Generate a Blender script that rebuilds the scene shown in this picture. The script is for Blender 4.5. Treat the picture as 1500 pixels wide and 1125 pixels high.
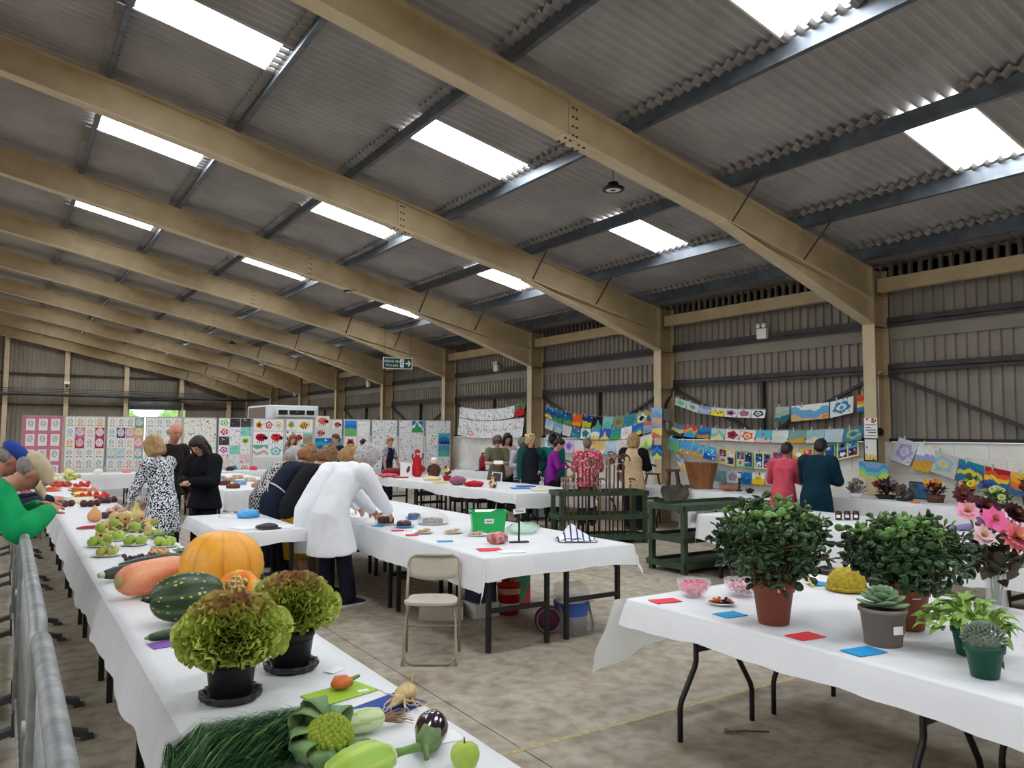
import bpy, bmesh, math, random
from mathutils import Vector, Matrix, noise as mnoise
import numpy as np

for _o in list(bpy.data.objects):
    bpy.data.objects.remove(_o, do_unlink=True)
SC = bpy.context.scene
COL = SC.collection
random.seed(7)
PI = math.pi

# ------------------------------------------------------------------ camera, world, light, exposure
cam_d = bpy.data.cameras.new('camera')
cam_d.sensor_width = 36.0
cam_d.lens = 1127.0 / 1500.0 * 36.0
cam_d.clip_start = 0.05
cam_d.clip_end = 300
cam = bpy.data.objects.new('camera', cam_d)
COL.objects.link(cam)
_yaw, _pit, _rol = 0.5794, 0.0650, 0.006
_F = Vector((math.sin(_yaw) * math.cos(_pit), math.cos(_yaw) * math.cos(_pit), math.sin(_pit)))
_R0 = Vector((math.cos(_yaw), -math.sin(_yaw), 0))
_U0 = _R0.cross(_F)
_R = _R0 * math.cos(_rol) + _U0 * math.sin(_rol)
_U = _U0 * math.cos(_rol) - _R0 * math.sin(_rol)
_M = Matrix((_R, _U, -_F)).transposed().to_4x4()
_M.translation = Vector((0, 0, 1.7))
cam.matrix_world = _M
SC.camera = cam

world = bpy.data.worlds.new('overcast_sky')
SC.world = world
world.use_nodes = True
_bg = world.node_tree.nodes['Background']
_bg.inputs[0].default_value = (0.86, 0.93, 1.0, 1)
_bg.inputs[1].default_value = 2.2
SKYLIGHT_STRENGTH = 15.0
LAMP_STRENGTH = 6.0
SC.view_settings.view_transform = 'Standard'
SC.view_settings.look = 'None'
SC.view_settings.exposure = 0.48
SC.view_settings.gamma = 1.0
SC.view_settings.use_curve_mapping = False
try:
    SC.cycles.use_denoising = True
    SC.cycles.max_bounces = 7
    SC.cycles.diffuse_bounces = 4
    SC.cycles.glossy_bounces = 3
    SC.cycles.transmission_bounces = 6
    SC.cycles.transparent_max_bounces = 8
    SC.cycles.caustics_reflective = False
    SC.cycles.caustics_refractive = False
    SC.cycles.sample_clamp_indirect = 6.0
except Exception:
    pass

# ------------------------------------------------------------------ helpers
def lin(v):
    v = v / 255.0
    return v / 12.92 if v <= 0.04045 else ((v + 0.055) / 1.055) ** 2.4

def rgb(*c):
    if len(c) == 1:
        c = c[0]
    if isinstance(c, str):
        c = c.lstrip('#')
        c = tuple(int(c[i:i + 2], 16) for i in (0, 2, 4))
    return (lin(c[0]), lin(c[1]), lin(c[2]), 1.0)

MATS = {}

def mat(name, c, rough=0.7, c2=None, scale=8.0, metal=0.0, spec=0.4, bump=0.0, bscale=None, detail=4.0,
        trans=0.0, emit=0.0, alpha=1.0, sheen=0.0, coat=0.0, subsurf=0.0, lo=0.35, hi=0.65, stretch=None, translucent=0.0):
    """procedural principled material; c/c2 = sRGB 0-255 colours mixed by noise"""
    if name in MATS:
        return MATS[name]
    m = bpy.data.materials.new(name)
    m.use_nodes = True
    nt = m.node_tree
    p = nt.nodes['Principled BSDF']
    p.inputs['Base Color'].default_value = rgb(c)
    p.inputs['Roughness'].default_value = rough
    p.inputs['Metallic'].default_value = metal
    p.inputs['Specular IOR Level'].default_value = spec
    p.inputs['Transmission Weight'].default_value = trans
    p.inputs['Alpha'].default_value = alpha
    p.inputs['Coat Weight'].default_value = coat
    p.inputs['Sheen Weight'].default_value = sheen
    if subsurf:
        p.inputs['Subsurface Weight'].default_value = subsurf
        p.inputs['Subsurface Radius'].default_value = (0.02, 0.012, 0.006)
    if emit:
        p.inputs['Emission Color'].default_value = rgb(c)
        p.inputs['Emission Strength'].default_value = emit
    if c2 is not None or bump:
        tc = nt.nodes.new('ShaderNodeTexCoord')
        vec = tc.outputs['Object']
        if stretch:
            mp = nt.nodes.new('ShaderNodeMapping')
            mp.inputs['Scale'].default_value = stretch
            nt.links.new(vec, mp.inputs['Vector'])
            vec = mp.outputs['Vector']
        if c2 is not None:
            n = nt.nodes.new('ShaderNodeTexNoise')
            n.inputs['Scale'].default_value = scale
            n.inputs['Detail'].default_value = detail
            nt.links.new(vec, n.inputs['Vector'])
            r = nt.nodes.new('ShaderNodeValToRGB')
            r.color_ramp.elements[0].position = lo
            r.color_ramp.elements[0].color = rgb(c)
            r.color_ramp.elements[1].position = hi
            r.color_ramp.elements[1].color = rgb(c2)
            nt.links.new(n.outputs['Fac'], r.inputs['Fac'])
            nt.links.new(r.outputs['Color'], p.inputs['Base Color'])
        if bump:
            n2 = nt.nodes.new('ShaderNodeTexNoise')
            n2.inputs['Scale'].default_value = bscale or scale * 3
            n2.inputs['Detail'].default_value = 5
            nt.links.new(vec, n2.inputs['Vector'])
            b = nt.nodes.new('ShaderNodeBump')
            b.inputs['Strength'].default_value = bump
            b.inputs['Distance'].default_value = 0.02
            nt.links.new(n2.outputs['Fac'], b.inputs['Height'])
            nt.links.new(b.outputs['Normal'], p.inputs['Normal'])
    if translucent:
        out = nt.nodes['Material Output']
        t = nt.nodes.new('ShaderNodeBsdfTranslucent')
        t.inputs['Color'].default_value = rgb(c)
        mx = nt.nodes.new('ShaderNodeMixShader')
        mx.inputs[0].default_value = translucent
        nt.links.new(p.outputs[0], mx.inputs[1])
        nt.links.new(t.outputs[0], mx.inputs[2])
        nt.links.new(mx.outputs[0], out.inputs['Surface'])
    MATS[name] = m
    return m

def attr_mat(name, rough=0.8, spec=0.2):
    """paint laid down per face: reads the colour attribute 'paint'"""
    if name in MATS:
        return MATS[name]
    m = bpy.data.materials.new(name)
    m.use_nodes = True
    nt = m.node_tree
    p = nt.nodes['Principled BSDF']
    a = nt.nodes.new('ShaderNodeVertexColor')
    a.layer_name = 'paint'
    nt.links.new(a.outputs['Color'], p.inputs['Base Color'])
    p.inputs['Roughness'].default_value = rough
    p.inputs['Specular IOR Level'].default_value = spec
    MATS[name] = m
    return m

class MB:
    """collects simple solids into one mesh"""
    def __init__(self):
        self.v = []; self.f = []; self.m = []; self.s = []
    def add(self, vs, fs, mi=0, smooth=False):
        b = len(self.v)
        self.v.extend([tuple(p) for p in vs])
        for f in fs:
            self.f.append([b + i for i in f]); self.m.append(mi); self.s.append(smooth)
        return self
    def box(self, x0, x1, y0, y1, z0, z1, mi=0, rot=None, ctr=None):
        vs = [(x, y, z) for x in (x0, x1) for y in (y0, y1) for z in (z0, z1)]
        if rot is not None:
            c = Vector(ctr) if ctr is not None else Vector(((x0 + x1) / 2, (y0 + y1) / 2, (z0 + z1) / 2))
            vs = [tuple(rot @ (Vector(p) - c) + c) for p in vs]
        return self.add(vs, [(0, 1, 3, 2), (4, 6, 7, 5), (0, 4, 5, 1), (2, 3, 7, 6), (0, 2, 6, 4), (1, 5, 7, 3)], mi)
    def bar(self, a, b, w, h=None, mi=0, up=(0, 0, 1)):
        """rectangular bar from a to b"""
        a = Vector(a); b = Vector(b); h = h or w
        d = (b - a).normalized(); u = Vector(up)
        if abs(d.dot(u)) > 0.98:
            u = Vector((0, 1, 0))
        s = d.cross(u).normalized() * (w / 2); u2 = s.cross(d).normalized() * (h / 2)
        vs = [a - s - u2, a + s - u2, a + s + u2, a - s + u2, b - s - u2, b + s - u2, b + s + u2, b - s + u2]
        return self.add(vs, [(0, 3, 2, 1), (4, 5, 6, 7), (0, 1, 5, 4), (1, 2, 6, 5), (2, 3, 7, 6), (3, 0, 4, 7)], mi)
    def tube(self, pts, r, n=8, mi=0, caps=True, smooth=True, flat=None):
        """tube through pts; r number or list; flat=(sx,sy) scales the section"""
        pts = [Vector(p) for p in pts]
        k = len(pts)
        rs = r if isinstance(r, (list, tuple)) else [r] * k
        rings = []
        up = None
        for i, p in enumerate(pts):
            d = (pts[min(i + 1, k - 1)] - pts[max(i - 1, 0)])
            if d.length < 1e-9:
                d = Vector((0, 0, 1))
            d.normalize()
            if up is None:
                up = Vector((0, 0, 1)) if abs(d.z) < 0.9 else Vector((1, 0, 0))
            s = d.cross(up)
            if s.length < 1e-6:
                s = d.cross(Vector((0, 1, 0)))
            s.normalize()
            up = s.cross(d).normalized()
            fx, fy = flat if flat else (1, 1)
            rings.append([p + s * (math.cos(2 * PI * j / n) * rs[i] * fx) + up * (math.sin(2 * PI * j / n) * rs[i] * fy) for j in range(n)])
        vs = [q for rg in rings for q in rg]
        fs = []
        for i in range(k - 1):
            for j in range(n):
                fs.append((i * n + j, i * n + (j + 1) % n, (i + 1) * n + (j + 1) % n, (i + 1) * n + j))
        if caps:
            fs.append(tuple(reversed(range(n))))
            fs.append(tuple((k - 1) * n + j for j in range(n)))
        return self.add(vs, fs, mi, smooth)
    def lathe(self, prof, n=20, ctr=(0, 0, 0), mi=0, smooth=True, sx=1, sy=1, rib=None, mat4=None, cap=True):
        """prof [(r,z)...]; rib(angle, t) multiplies the radius"""
        vs = []
        k = len(prof)
        for i, (r, z) in enumerate(prof):
            for j in range(n):
                a = 2 * PI * j / n
                q = r * (rib(a, i / (k - 1)) if rib else 1)
                p = Vector((q * math.cos(a) * sx, q * math.sin(a) * sy, z))
                if mat4 is not None:
                    p = mat4 @ p
                vs.append((p.x + ctr[0], p.y + ctr[1], p.z + ctr[2]))
        fs = [(i * n + j, i * n + (j + 1) % n, (i + 1) * n + (j + 1) % n, (i + 1) * n + j) for i in range(k - 1) for j in range(n)]
        if cap:
            fs.append(tuple(reversed(range(n))))
            fs.append(tuple((k - 1) * n + j for j in range(n)))
        return self.add(vs, fs, mi, smooth)
    def ball(self, c, r, n=12, m=8, mi=0, mat4=None, fn=None):
        """ellipsoid; r number or (rx,ry,rz)"""
        if not isinstance(r, (tuple, list)):
            r = (r, r, r)
        vs = []; fs = []
        for i in range(m + 1):
            t = PI * i / m
            for j in range(n):
                a = 2 * PI * j / n
                d = Vector((math.sin(t) * math.cos(a), math.sin(t) * math.sin(a), math.cos(t)))
                q = fn(d) if fn else 1.0
                p = Vector((d.x * r[0] * q, d.y * r[1] * q, d.z * r[2] * q))
                if mat4 is not None:
                    p = mat4 @ p
                vs.append((p.x + c[0], p.y + c[1], p.z + c[2]))
        for i in range(m):
            for j in range(n):
                fs.append((i * n + j, (i + 1) * n + j, (i + 1) * n + (j + 1) % n, i * n + (j + 1) % n))
        return self.add(vs, fs, mi, True)
    def mesh(self, name='mesh'):
        me = bpy.data.meshes.new(name)
        me.from_pydata(self.v, [], self.f)
        me.polygons.foreach_set('material_index', self.m)
        me.polygons.foreach_set('use_smooth', self.s)
        me.update()
        return me
    def build(self, name, mats, parent=None, loc=None, rz=0.0):
        return link(name, self.mesh(name), mats, parent, loc, rz)

def link(name, me, mats=None, parent=None, loc=None, rz=0.0):
    if mats is not None and len(me.materials) == 0:
        for m in (mats if isinstance(mats, (list, tuple)) else [mats]):
            me.materials.append(m)
    o = bpy.data.objects.new(name, me)
    COL.objects.link(o)
    if parent is not None:
        o.parent = parent
    if loc is not None:
        o.location = loc
    if rz:
        o.rotation_euler = (0, 0, rz)
    return o

def tag(o, label, cat, group=None):
    o['label'] = label; o['category'] = cat
    if group:
        o['group'] = group
    return o

def thing(name, label, cat, loc=(0, 0, 0), rz=0.0, group=None):
    o = bpy.data.objects.new(name, None)
    o.empty_display_size = 0.1
    COL.objects.link(o)
    o.location = loc
    o.rotation_euler = (0, 0, rz)
    return tag(o, label, cat, group)

def struct(o, label=None, cat=None):
    o['kind'] = 'structure'
    if label:
        o['label'] = label
    if cat:
        o['category'] = cat
    return o

def semp(name, label, cat):
    o = bpy.data.objects.new(name, None)
    o.empty_display_size = 0.1
    COL.objects.link(o)
    return struct(o, label, cat)

def dup(o, loc=None, rz=None, parent=None, label=None):
    c = o.copy()
    COL.objects.link(c)
    c.parent = parent
    if loc is not None:
        c.location = loc
    if rz is not None:
        c.rotation_euler = (0, 0, rz)
    if label:
        c['label'] = label
    for ch in o.children:
        dup(ch, parent=c)
    return c

def add_bevel(o, w=0.006, seg=2, ang=40):
    b = o.modifiers.new('bevel', 'BEVEL')
    b.width = w; b.segments = seg; b.limit_method = 'ANGLE'; b.angle_limit = math.radians(ang)
    return o

# ------------------------------------------------------------------ building measurements (metres, camera stands at x=0, y=0)
FY0, BAY = 6.5863, 4.5          # near face of the frame nearest in view, frame spacing
XCOL = 10.77                    # hall-side flange of the right-hand columns
XWALL = 11.22                   # cladding plane on the right
RIDGE = -2.2
SLOPE = 0.213
YEND, YBACK = 43.2, -12.0
XLEFT = 2 * RIDGE - XWALL
def rtop(x):                    # top of the rafters
    return 4.22 + SLOPE * (XCOL - x)

M_TAN = mat('tan_painted_steel', (190, 170, 134), 0.5, (178, 157, 121), 3.0, spec=0.35, bump=0.05, bscale=30)
M_TANP = mat('pale_tan_flange', (206, 190, 158), 0.5, (196, 178, 145), 3.0, spec=0.35)
M_GALV = mat('galvanised_purlin', (104, 110, 116), 0.42, (84, 90, 97), 5.0, metal=0.55, spec=0.5)
M_RAIL = mat('dark_steel_rail', (70, 69, 66), 0.55, (56, 55, 53), 4.0, metal=0.3)
M_ROOF = mat('fibre_cement_sheet', (172, 168, 165), 0.85, (154, 150, 147), 1.3, spec=0.15, bump=0.1, bscale=40)
M_CLAD = mat('grey_box_profile_cladding', (146, 138, 127), 0.6, (128, 121, 111), 1.1, spec=0.3)
M_CLADE = mat('beige_box_profile_cladding', (150, 141, 128), 0.6, (132, 124, 112), 1.1, spec=0.3)
M_BLOCK = mat('white_painted_block', (240, 238, 231), 0.7, (232, 230, 222), 5.0, bump=0.08, bscale=40)
M_MORTAR = mat('painted_mortar', (222, 219, 211), 0.8)
M_DARK = mat('black_steel', (26, 26, 27), 0.5, spec=0.4)
M_GREYM = mat('roller_shutter_grey', (92, 92, 90), 0.5, (76, 76, 75), 3.0, metal=0.3)

def floor_material():
    m = bpy.data.materials.new('worn_concrete')
    m.use_nodes = True
    nt = m.node_tree
    p = nt.nodes['Principled BSDF']
    tc = nt.nodes.new('ShaderNodeTexCoord')
    def noise(s, d, vec=tc.outputs['Object']):
        n = nt.nodes.new('ShaderNodeTexNoise')
        n.inputs['Scale'].default_value = s; n.inputs['Detail'].default_value = d
        nt.links.new(vec, n.inputs['Vector'])
        return n.outputs['Fac']
    def ramp(f, a, b, pa, pb):
        r = nt.nodes.new('ShaderNodeValToRGB')
        r.color_ramp.elements[0].position = pa; r.color_ramp.elements[0].color = a
        r.color_ramp.elements[1].position = pb; r.color_ramp.elements[1].color = b
        nt.links.new(f, r.inputs['Fac'])
        return r.outputs['Color']
    def mixc(t, f, a, b):
        x = nt.nodes.new('ShaderNodeMixRGB'); x.blend_type = t
        if isinstance(f, float):
            x.inputs[0].default_value = f
        else:
            nt.links.new(f, x.inputs[0])
        nt.links.new(a, x.inputs[1]); nt.links.new(b, x.inputs[2])
        return x.outputs[0]
    mp = nt.nodes.new('ShaderNodeMapping')
    mp.inputs['Scale'].default_value = (1, 0.25, 1)
    mp.inputs['Rotation'].default_value = (0, 0, 0.9)
    nt.links.new(tc.outputs['Object'], mp.inputs['Vector'])
    base = ramp(noise(0.6, 6), rgb(163, 154, 140), rgb(184, 175, 160), 0.35, 0.68)
    fine = ramp(noise(9, 8), rgb(196, 190, 178), rgb(255, 255, 255), 0.3, 0.6)
    c = mixc('MULTIPLY', 0.8, base, fine)
    sweep = ramp(noise(5, 5, mp.outputs['Vector']), rgb(236, 231, 222), rgb(255, 255, 255), 0.35, 0.6)
    c = mixc('MULTIPLY', 0.7, c, sweep)
    stain = ramp(noise(1.7, 9), rgb(190, 180, 166), rgb(255, 255, 255), 0.30, 0.42)
    c = mixc('MULTIPLY', 0.6, c, stain)
    straw = ramp(noise(38, 6), (0, 0, 0, 1), (1, 1, 1, 1), 0.70, 0.73)
    s2 = nt.nodes.new('ShaderNodeRGB'); s2.outputs[0].default_value = rgb(206, 192, 150)
    c = mixc('MIX', straw, c, s2.outputs[0])
    nt.links.new(c, p.inputs['Base Color'])
    p.inputs['Roughness'].default_value = 0.62
    p.inputs['Specular IOR Level'].default_value = 0.3
    b = nt.nodes.new('ShaderNodeBump'); b.inputs['Strength'].default_value = 0.12; b.inputs['Distance'].default_value = 0.01
    nt.links.new(noise(25, 6), b.inputs['Height'])
    nt.links.new(b.outputs['Normal'], p.inputs['Normal'])
    return m

# floor: concrete bays with saw-cut joints
flo = semp('floor', 'worn beige-grey concrete floor of the hall', 'floor')
M_FLOOR = floor_material()
M_JOINT = mat('joint_filler', (92, 84, 72), 0.9)
_b = MB().box(XLEFT, XWALL, YBACK, YEND, -0.2, -0.012)
_b.build('joint_bed', M_JOINT, flo)
xs = [XLEFT, -12, -8.4, -4.8, -1.2, 2.4, 6.0, 9.6, XWALL]
ys = [YBACK, -7.0, -2.6, 1.9, 6.4, 10.9, 15.4, 19.9, 24.4, 28.9, 33.4, 37.9, YEND]
for i in range(len(xs) - 1):
    for j in range(len(ys) - 1):
        MB().box(xs[i] + 0.004, xs[i + 1] - 0.004, ys[j] + 0.004, ys[j + 1] - 0.004, -0.15, 0).build('concrete_slab', M_FLOOR, flo)
M_YEL = mat('worn_yellow_line', (186, 172, 112), 0.8, (166, 152, 122), 22.0, lo=0.4, hi=0.52)
struct(MB().box(2.2, 5.65, 3.52, 3.56, 0, 0.0015).build('trim_1', M_YEL), 'faded yellow line painted across the concrete under the plant table', 'line')
struct(MB().box(5.67, 5.71, 3.6, 16.0, 0, 0.0015).build('trim_2', M_YEL), 'faded yellow line painted along the concrete past the green racks', 'line')

# corrugated sheets -------------------------------------------------
def corrugated(L, W, pitch, amp, box=False, along='v'):
    """sheet in local u (corrugated, 0..L) and v (0..W) -> verts/faces with height h"""
    us = []
    n = max(1, round(L / pitch))
    pt = L / n
    for k in range(n):
        if box:
            for t, h in ((0, 0), (0.52, 0), (0.6, amp), (0.92, amp)):
                us.append(((k + t) * pt, h))
        else:
            for t in range(6):
                us.append(((k + t / 6) * pt, amp * 0.5 * (1 - math.cos(2 * PI * t / 6))))
    us.append((L, 0))
    return us

def sheet_mesh(name, us, W, place, mats, smooth=False):
    vs = []; fs = []
    for (u, h) in us:
        vs.append(place(u, 0, h)); vs.append(place(u, W, h))
    for i in range(len(us) - 1):
        fs.append((2 * i, 2 * i + 1, 2 * i + 3, 2 * i + 2))
    mb = MB(); mb.add(vs, fs, 0, smooth)
    me = mb.mesh(name)
    me.materials.append(mats)
    return me

PURL = [11.0, 10.5, 9.15, 7.7, 6.03, 4.3, 2.6, 0.95, -0.75, RIDGE]
SKYGAP = {2: None, 4: None, 6: None}           # gaps (index of upper edge) holding a rooflight
SKYREL = {-1: 1.66, 0: 2.07, 1: 1.76, 2: 2.22}
ceil = semp('ceiling', 'grey corrugated sheet roof on steel purlins over the hall', 'ceiling')
M_SKY = mat('daylit_rooflight', (246, 250, 255), 0.5, emit=SKYLIGHT_STRENGTH)
M_GRP = mat('rooflight_edge', (214, 216, 206), 0.5)
BAYS = list(range(-5, 9))
def zsheet(x):
    return rtop(x) + 0.2
_cache = {}
def roof_piece(x1, x0, y, ln):
    """sheet from the low edge x1 to the high edge x0"""
    k = (x1, x0, round(ln, 3))
    if k not in _cache:
        us = corrugated(ln, 1, 0.1406, 0.062)
        w = x1 - x0 + 0.24
        _cache[k] = sheet_mesh('roof_sheet', us, w, lambda u, v, h, w=w: (0.12 - v, u, SLOPE * (v - 0.12) + h + 0.06 * (0.5 - v / w)), M_ROOF, True)
    link('roof_sheet', _cache[k], None, ceil, (x1, y, zsheet(x1)))
WN = 0
_purl = {}
for b in BAYS:
    ys0 = FY0 + b * BAY
    y1 = ys0 + BAY
    if b == BAYS[0]:
        ys0 = YBACK
    if b == 8:
        y1 = YEND + 0.1
    xe = [XWALL + 0.25] + PURL[1:]
    for g in range(len(xe) - 1):
        x1, x0 = xe[g], xe[g + 1]
        if g in SKYGAP and b != 8 and b != BAYS[0]:
            r = SKYREL.get(b, 2.0)
            roof_piece(x1, x0, ys0, r)
            roof_piece(x1, x0, ys0 + r + 0.76, BAY - r - 0.76)
            WN += 1
            xt = x0 + (0.03 if g == 6 else 0.10)
            a = [(x1 - 0.02, ys0 + r + 0.01), (xt, ys0 + r + 0.01), (xt, ys0 + r + 0.75), (x1 - 0.02, ys0 + r + 0.75)]
            mb = MB()
            vs = [(x, y, zsheet(x) + 0.02) for x, y in a] + [(x, y, zsheet(x) + 0.045) for x, y in a]
            mb.add(vs, [(3, 2, 1, 0), (4, 5, 6, 7), (0, 1, 5, 4), (1, 2, 6, 5), (2, 3, 7, 6), (3, 0, 4, 7)])
            w = struct(mb.build('window_%d' % WN, M_SKY), 'bright white translucent rooflight panel, roof bay %d, %s row' % (b + 6, {2: 'eaves', 4: 'middle', 6: 'ridge'}[g]), 'rooflight')
            e = MB()
            for yy in (ys0 + r - 0.005, ys0 + r + 0.75):
                e.add([(x1, yy, zsheet(x1) - 0.01), (x0, yy, zsheet(x0) - 0.01), (x0, yy + 0.025, zsheet(x0) - 0.01), (x1, yy + 0.025, zsheet(x1) - 0.01),
                       (x1, yy, zsheet(x1) + 0.05), (x0, yy, zsheet(x0) + 0.05), (x0, yy + 0.025, zsheet(x0) + 0.05), (x1, yy + 0.025, zsheet(x1) + 0.05)],
                      [(0, 3, 2, 1), (4, 5, 6, 7), (0, 1, 5, 4), (1, 2, 6, 5), (2, 3, 7, 6), (3, 0, 4, 7)])
            e.build('window_frame', M_GRP, w)
        else:
            roof_piece(x1, x0, ys0, y1 - ys0)
    # purlins: Z section 0.2 deep
    for i, x in enumerate(PURL[1:-1]):
        k = round(y1 - ys0, 3)
        if k not in _purl:
            mb = MB()
            L = y1 - ys0
            mb.box(-0.004, 0.004, 0, L, 0.0, 0.2)
            mb.box(-0.062, 0.0, 0, L, 0.0, 0.006)
            mb.box(0.0, 0.062, 0, L, 0.19, 0.198)
            mb.box(-0.064, -0.058, 0, L, 0.0, 0.022)
            me = mb.mesh('purlin'); me.materials.append(M_GALV)
            _purl[k] = me
        link('purlin', _purl[k], None, ceil, (x, ys0, rtop(x)))
    # far slope, out of view, with its own rooflights
    for (xa, xb2) in ((RIDGE, RIDGE - 4.3), (RIDGE - 4.3, RIDGE - 9.0), (RIDGE - 9.0, XLEFT - 0.25)):
        def zl(x):
            return rtop(2 * RIDGE - x) + 0.2
        us = corrugated(y1 - ys0, 1, 0.28, 0.05)
        me = sheet_mesh('roof_sheet', us, abs(xb2 - xa), lambda u, v, h: (-v, u, -SLOPE * v + h), M_ROOF, True)
        link('roof_sheet', me, None, ceil, (xa, ys0, zl(xa)))
    if b not in (8, BAYS[0]):
        for xa in (RIDGE - 3.2, RIDGE - 6.6, RIDGE - 10.2):
            WN += 1
            mb = MB()
            a = [(xa, ys0 + 2), (xa - 1.65, ys0 + 2), (xa - 1.65, ys0 + 2.75), (xa, ys0 + 2.75)]
            vs = [(x, y, zl(x) - 0.03) for x, y in a] + [(x, y, zl(x) - 0.005) for x, y in a]
            mb.add(vs, [(0, 1, 2, 3), (7, 6, 5, 4), (0, 4, 5, 1), (1, 5, 6, 2), (2, 6, 7, 3), (3, 7, 4, 0)])
            struct(mb.build('window_%d' % WN, M_SKY), 'bright white translucent rooflight panel on the far roof slope', 'rooflight')

# portal frames ------------------------------------------------------
HW = 0.097
def frame_proto():
    root = semp('portal_frame', 'tan painted steel portal frame', 'frame')
    root.location = (0, 0, 0)
    def col(xf, sgn):
        mb = MB()
        a, b2 = sorted((xf, xf + sgn * 0.016)); mb.box(a, b2, 0, 2 * HW, 0, 4.22, 1)
        a, b2 = sorted((xf + sgn * 0.016, xf + sgn * 0.36)); mb.box(a, b2, HW - 0.006, HW + 0.006, 0, 4.22)
        a, b2 = sorted((xf + sgn * 0.36, xf + sgn * 0.376)); mb.box(a, b2, 0, 2 * HW, 0, 4.22)
        for z in (3.36, 3.78, 3.30, 2.62):
            a, b2 = sorted((xf + sgn * 0.016, xf + sgn * 0.36))
            mb.box(a, b2, 0.01, 2 * HW - 0.01, z, z + 0.012)
        mb.build('column', [M_TAN, M_TANP], root)
    def raft(sgn):
        def X(x):
            return x if sgn > 0 else 2 * RIDGE - x
        def prism(mb, pts, y0, y1, mi=0):
            n = len(pts)
            vs = [(X(x), y0, z) for x, z in pts] + [(X(x), y1, z) for x, z in pts]
            fs = [tuple(range(n)), tuple(reversed(range(n, 2 * n)))] + [(i, i + n, (i + 1) % n + n, (i + 1) % n) for i in range(n)]
            mb.add(vs, fs, mi)
        xe = XCOL - 0.001
        D = 0.46
        mb = MB()
        prism(mb, [(xe, rtop(xe)), (xe, rtop(xe) - 0.016), (RIDGE, rtop(RIDGE) - 0.016), (RIDGE, rtop(RIDGE))], 0, 2 * HW)
        prism(mb, [(xe, rtop(xe) - D + 0.016), (xe, rtop(xe) - D), (RIDGE, rtop(RIDGE) - D), (RIDGE, rtop(RIDGE) - D + 0.016)], 0, 2 * HW, 1)
        prism(mb, [(xe, rtop(xe) - 0.016), (xe, rtop(xe) - D + 0.016), (RIDGE, rtop(RIDGE) - D + 0.016), (RIDGE, rtop(RIDGE) - 0.016)], HW - 0.005, HW + 0.005)
        mb.build('rafter', [M_TAN, M_TANP], root)
        hx = 7.55
        mb = MB()
        zb = lambda x: rtop(x) - D
        prism(mb, [(xe, zb(xe)), (xe, 3.38), (hx, zb(hx))], HW - 0.005, HW + 0.005)
        prism(mb, [(xe, 3.396), (xe, 3.38), (hx, zb(hx) - 0.016), (hx, zb(hx))], 0, 2 * HW, 1)
        mb.box(*sorted((X(xe), X(xe - 0.02))), 0, 2 * HW, 3.38, rtop(xe))
        mb.build('haunch', [M_TAN, M_TANP], root)
        mb = MB()
        sx = 5.15
        prism(mb, [(sx + 0.09, rtop(sx + 0.09) - 0.02), (sx + 0.09, rtop(sx + 0.09) - D + 0.02), (sx - 0.05, rtop(sx - 0.05) - D + 0.02), (sx - 0.05, rtop(sx - 0.05) - 0.02)], HW - 0.022, HW + 0.022)
        prism(mb, [(sx + 0.2, zb(sx + 0.2)), (sx + 0.2, zb(sx + 0.2) - 0.014), (sx - 0.2, zb(sx - 0.2) - 0.014), (sx - 0.2, zb(sx - 0.2))], 0.01, 2 * HW - 0.01, 1)
        mb.build('splice_plate', [M_TAN, M_TANP], root)
        mb = MB()
        for dx in (0.0, 0.05):
            for k in range(4):
                x = sx + dx; z = rtop(x) - 0.07 - k * 0.105
                mb.box(X(x) - 0.011, X(x) + 0.011, HW - 0.036, HW - 0.02, z - 0.011, z + 0.011)
        for dx in (-0.13, -0.06, 0.06, 0.13):
            for yy in (0.03, 0.15):
                z = zb(sx + dx) - 0.03
                mb.box(X(sx + dx) - 0.012, X(sx + dx) + 0.012, yy, yy + 0.024, z, z + 0.018)
        o = mb.build('bolts', mat('rusty_bolt', (96, 76, 54), 0.7), root)
        for px_ in (7.7, 9.15):
            mb = MB()
            mb.bar((X(px_), -0.42, rtop(px_) + 0.03), (X(px_ - 0.02), 0.015, zb(px_) - 0.0 + 0.02), 0.03, 0.006, 0)
            mb.build('fly_brace', mat('dark_brace', (58, 55, 50), 0.6), root)
    col(XCOL, 1); raft(1)
    col(2 * RIDGE - XCOL, -1); raft(-1)
    return root
fp = frame_proto()
order = ['nearest in view', 'second', 'third', 'fourth', 'fifth', 'sixth', 'seventh', 'eighth', 'ninth, at the end wall']
for i in range(-3, 9):
    lab = 'tan steel portal frame of column and rafter, %s' % (order[i] if i >= 0 else 'behind the viewpoint')
    if i == 0:
        fp.location = (0, FY0, 0); fp['label'] = lab
    else:
        dup(fp, (0, FY0 + i * BAY, 0), label=lab)

# right wall: painted blocks below, cladding above --------------------
wr = semp('wall_right', 'right wall of white painted blocks below grey profiled cladding', 'wall')
ZB = 1.62
MB().box(XCOL + 0.36, XWALL + 0.2, YBACK, YEND, 0, ZB - 0.005).build('mortar_bed', M_MORTAR, wr)
mb = MB(); mb.box(-0.006, 0.05, 0.003, 0.447, 0.003, 0.2285)
bm_ = mb.mesh('block'); bm_.materials.append(M_BLOCK)
cnt = 0
for r in range(7):
    off = 0.225 if r % 2 else 0
    for k in range(42):
        y = 1.6 + k * 0.45 + off
        if y > 20.2:
            continue
        link('block', bm_, None, wr, (XCOL + 0.352, y, r * 0.2314))
        cnt += 1
far = MB()
for r in range(7):
    for k in range(52):
        y = 20.5 + k * 0.45 + (0.225 if r % 2 else 0)
        if y + 0.45 < YEND:
            far.box(XCOL + 0.332, XCOL + 0.4, y + 0.004, y + 0.446, r * 0.2314 + 0.004, r * 0.2314 + 0.2275)
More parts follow.
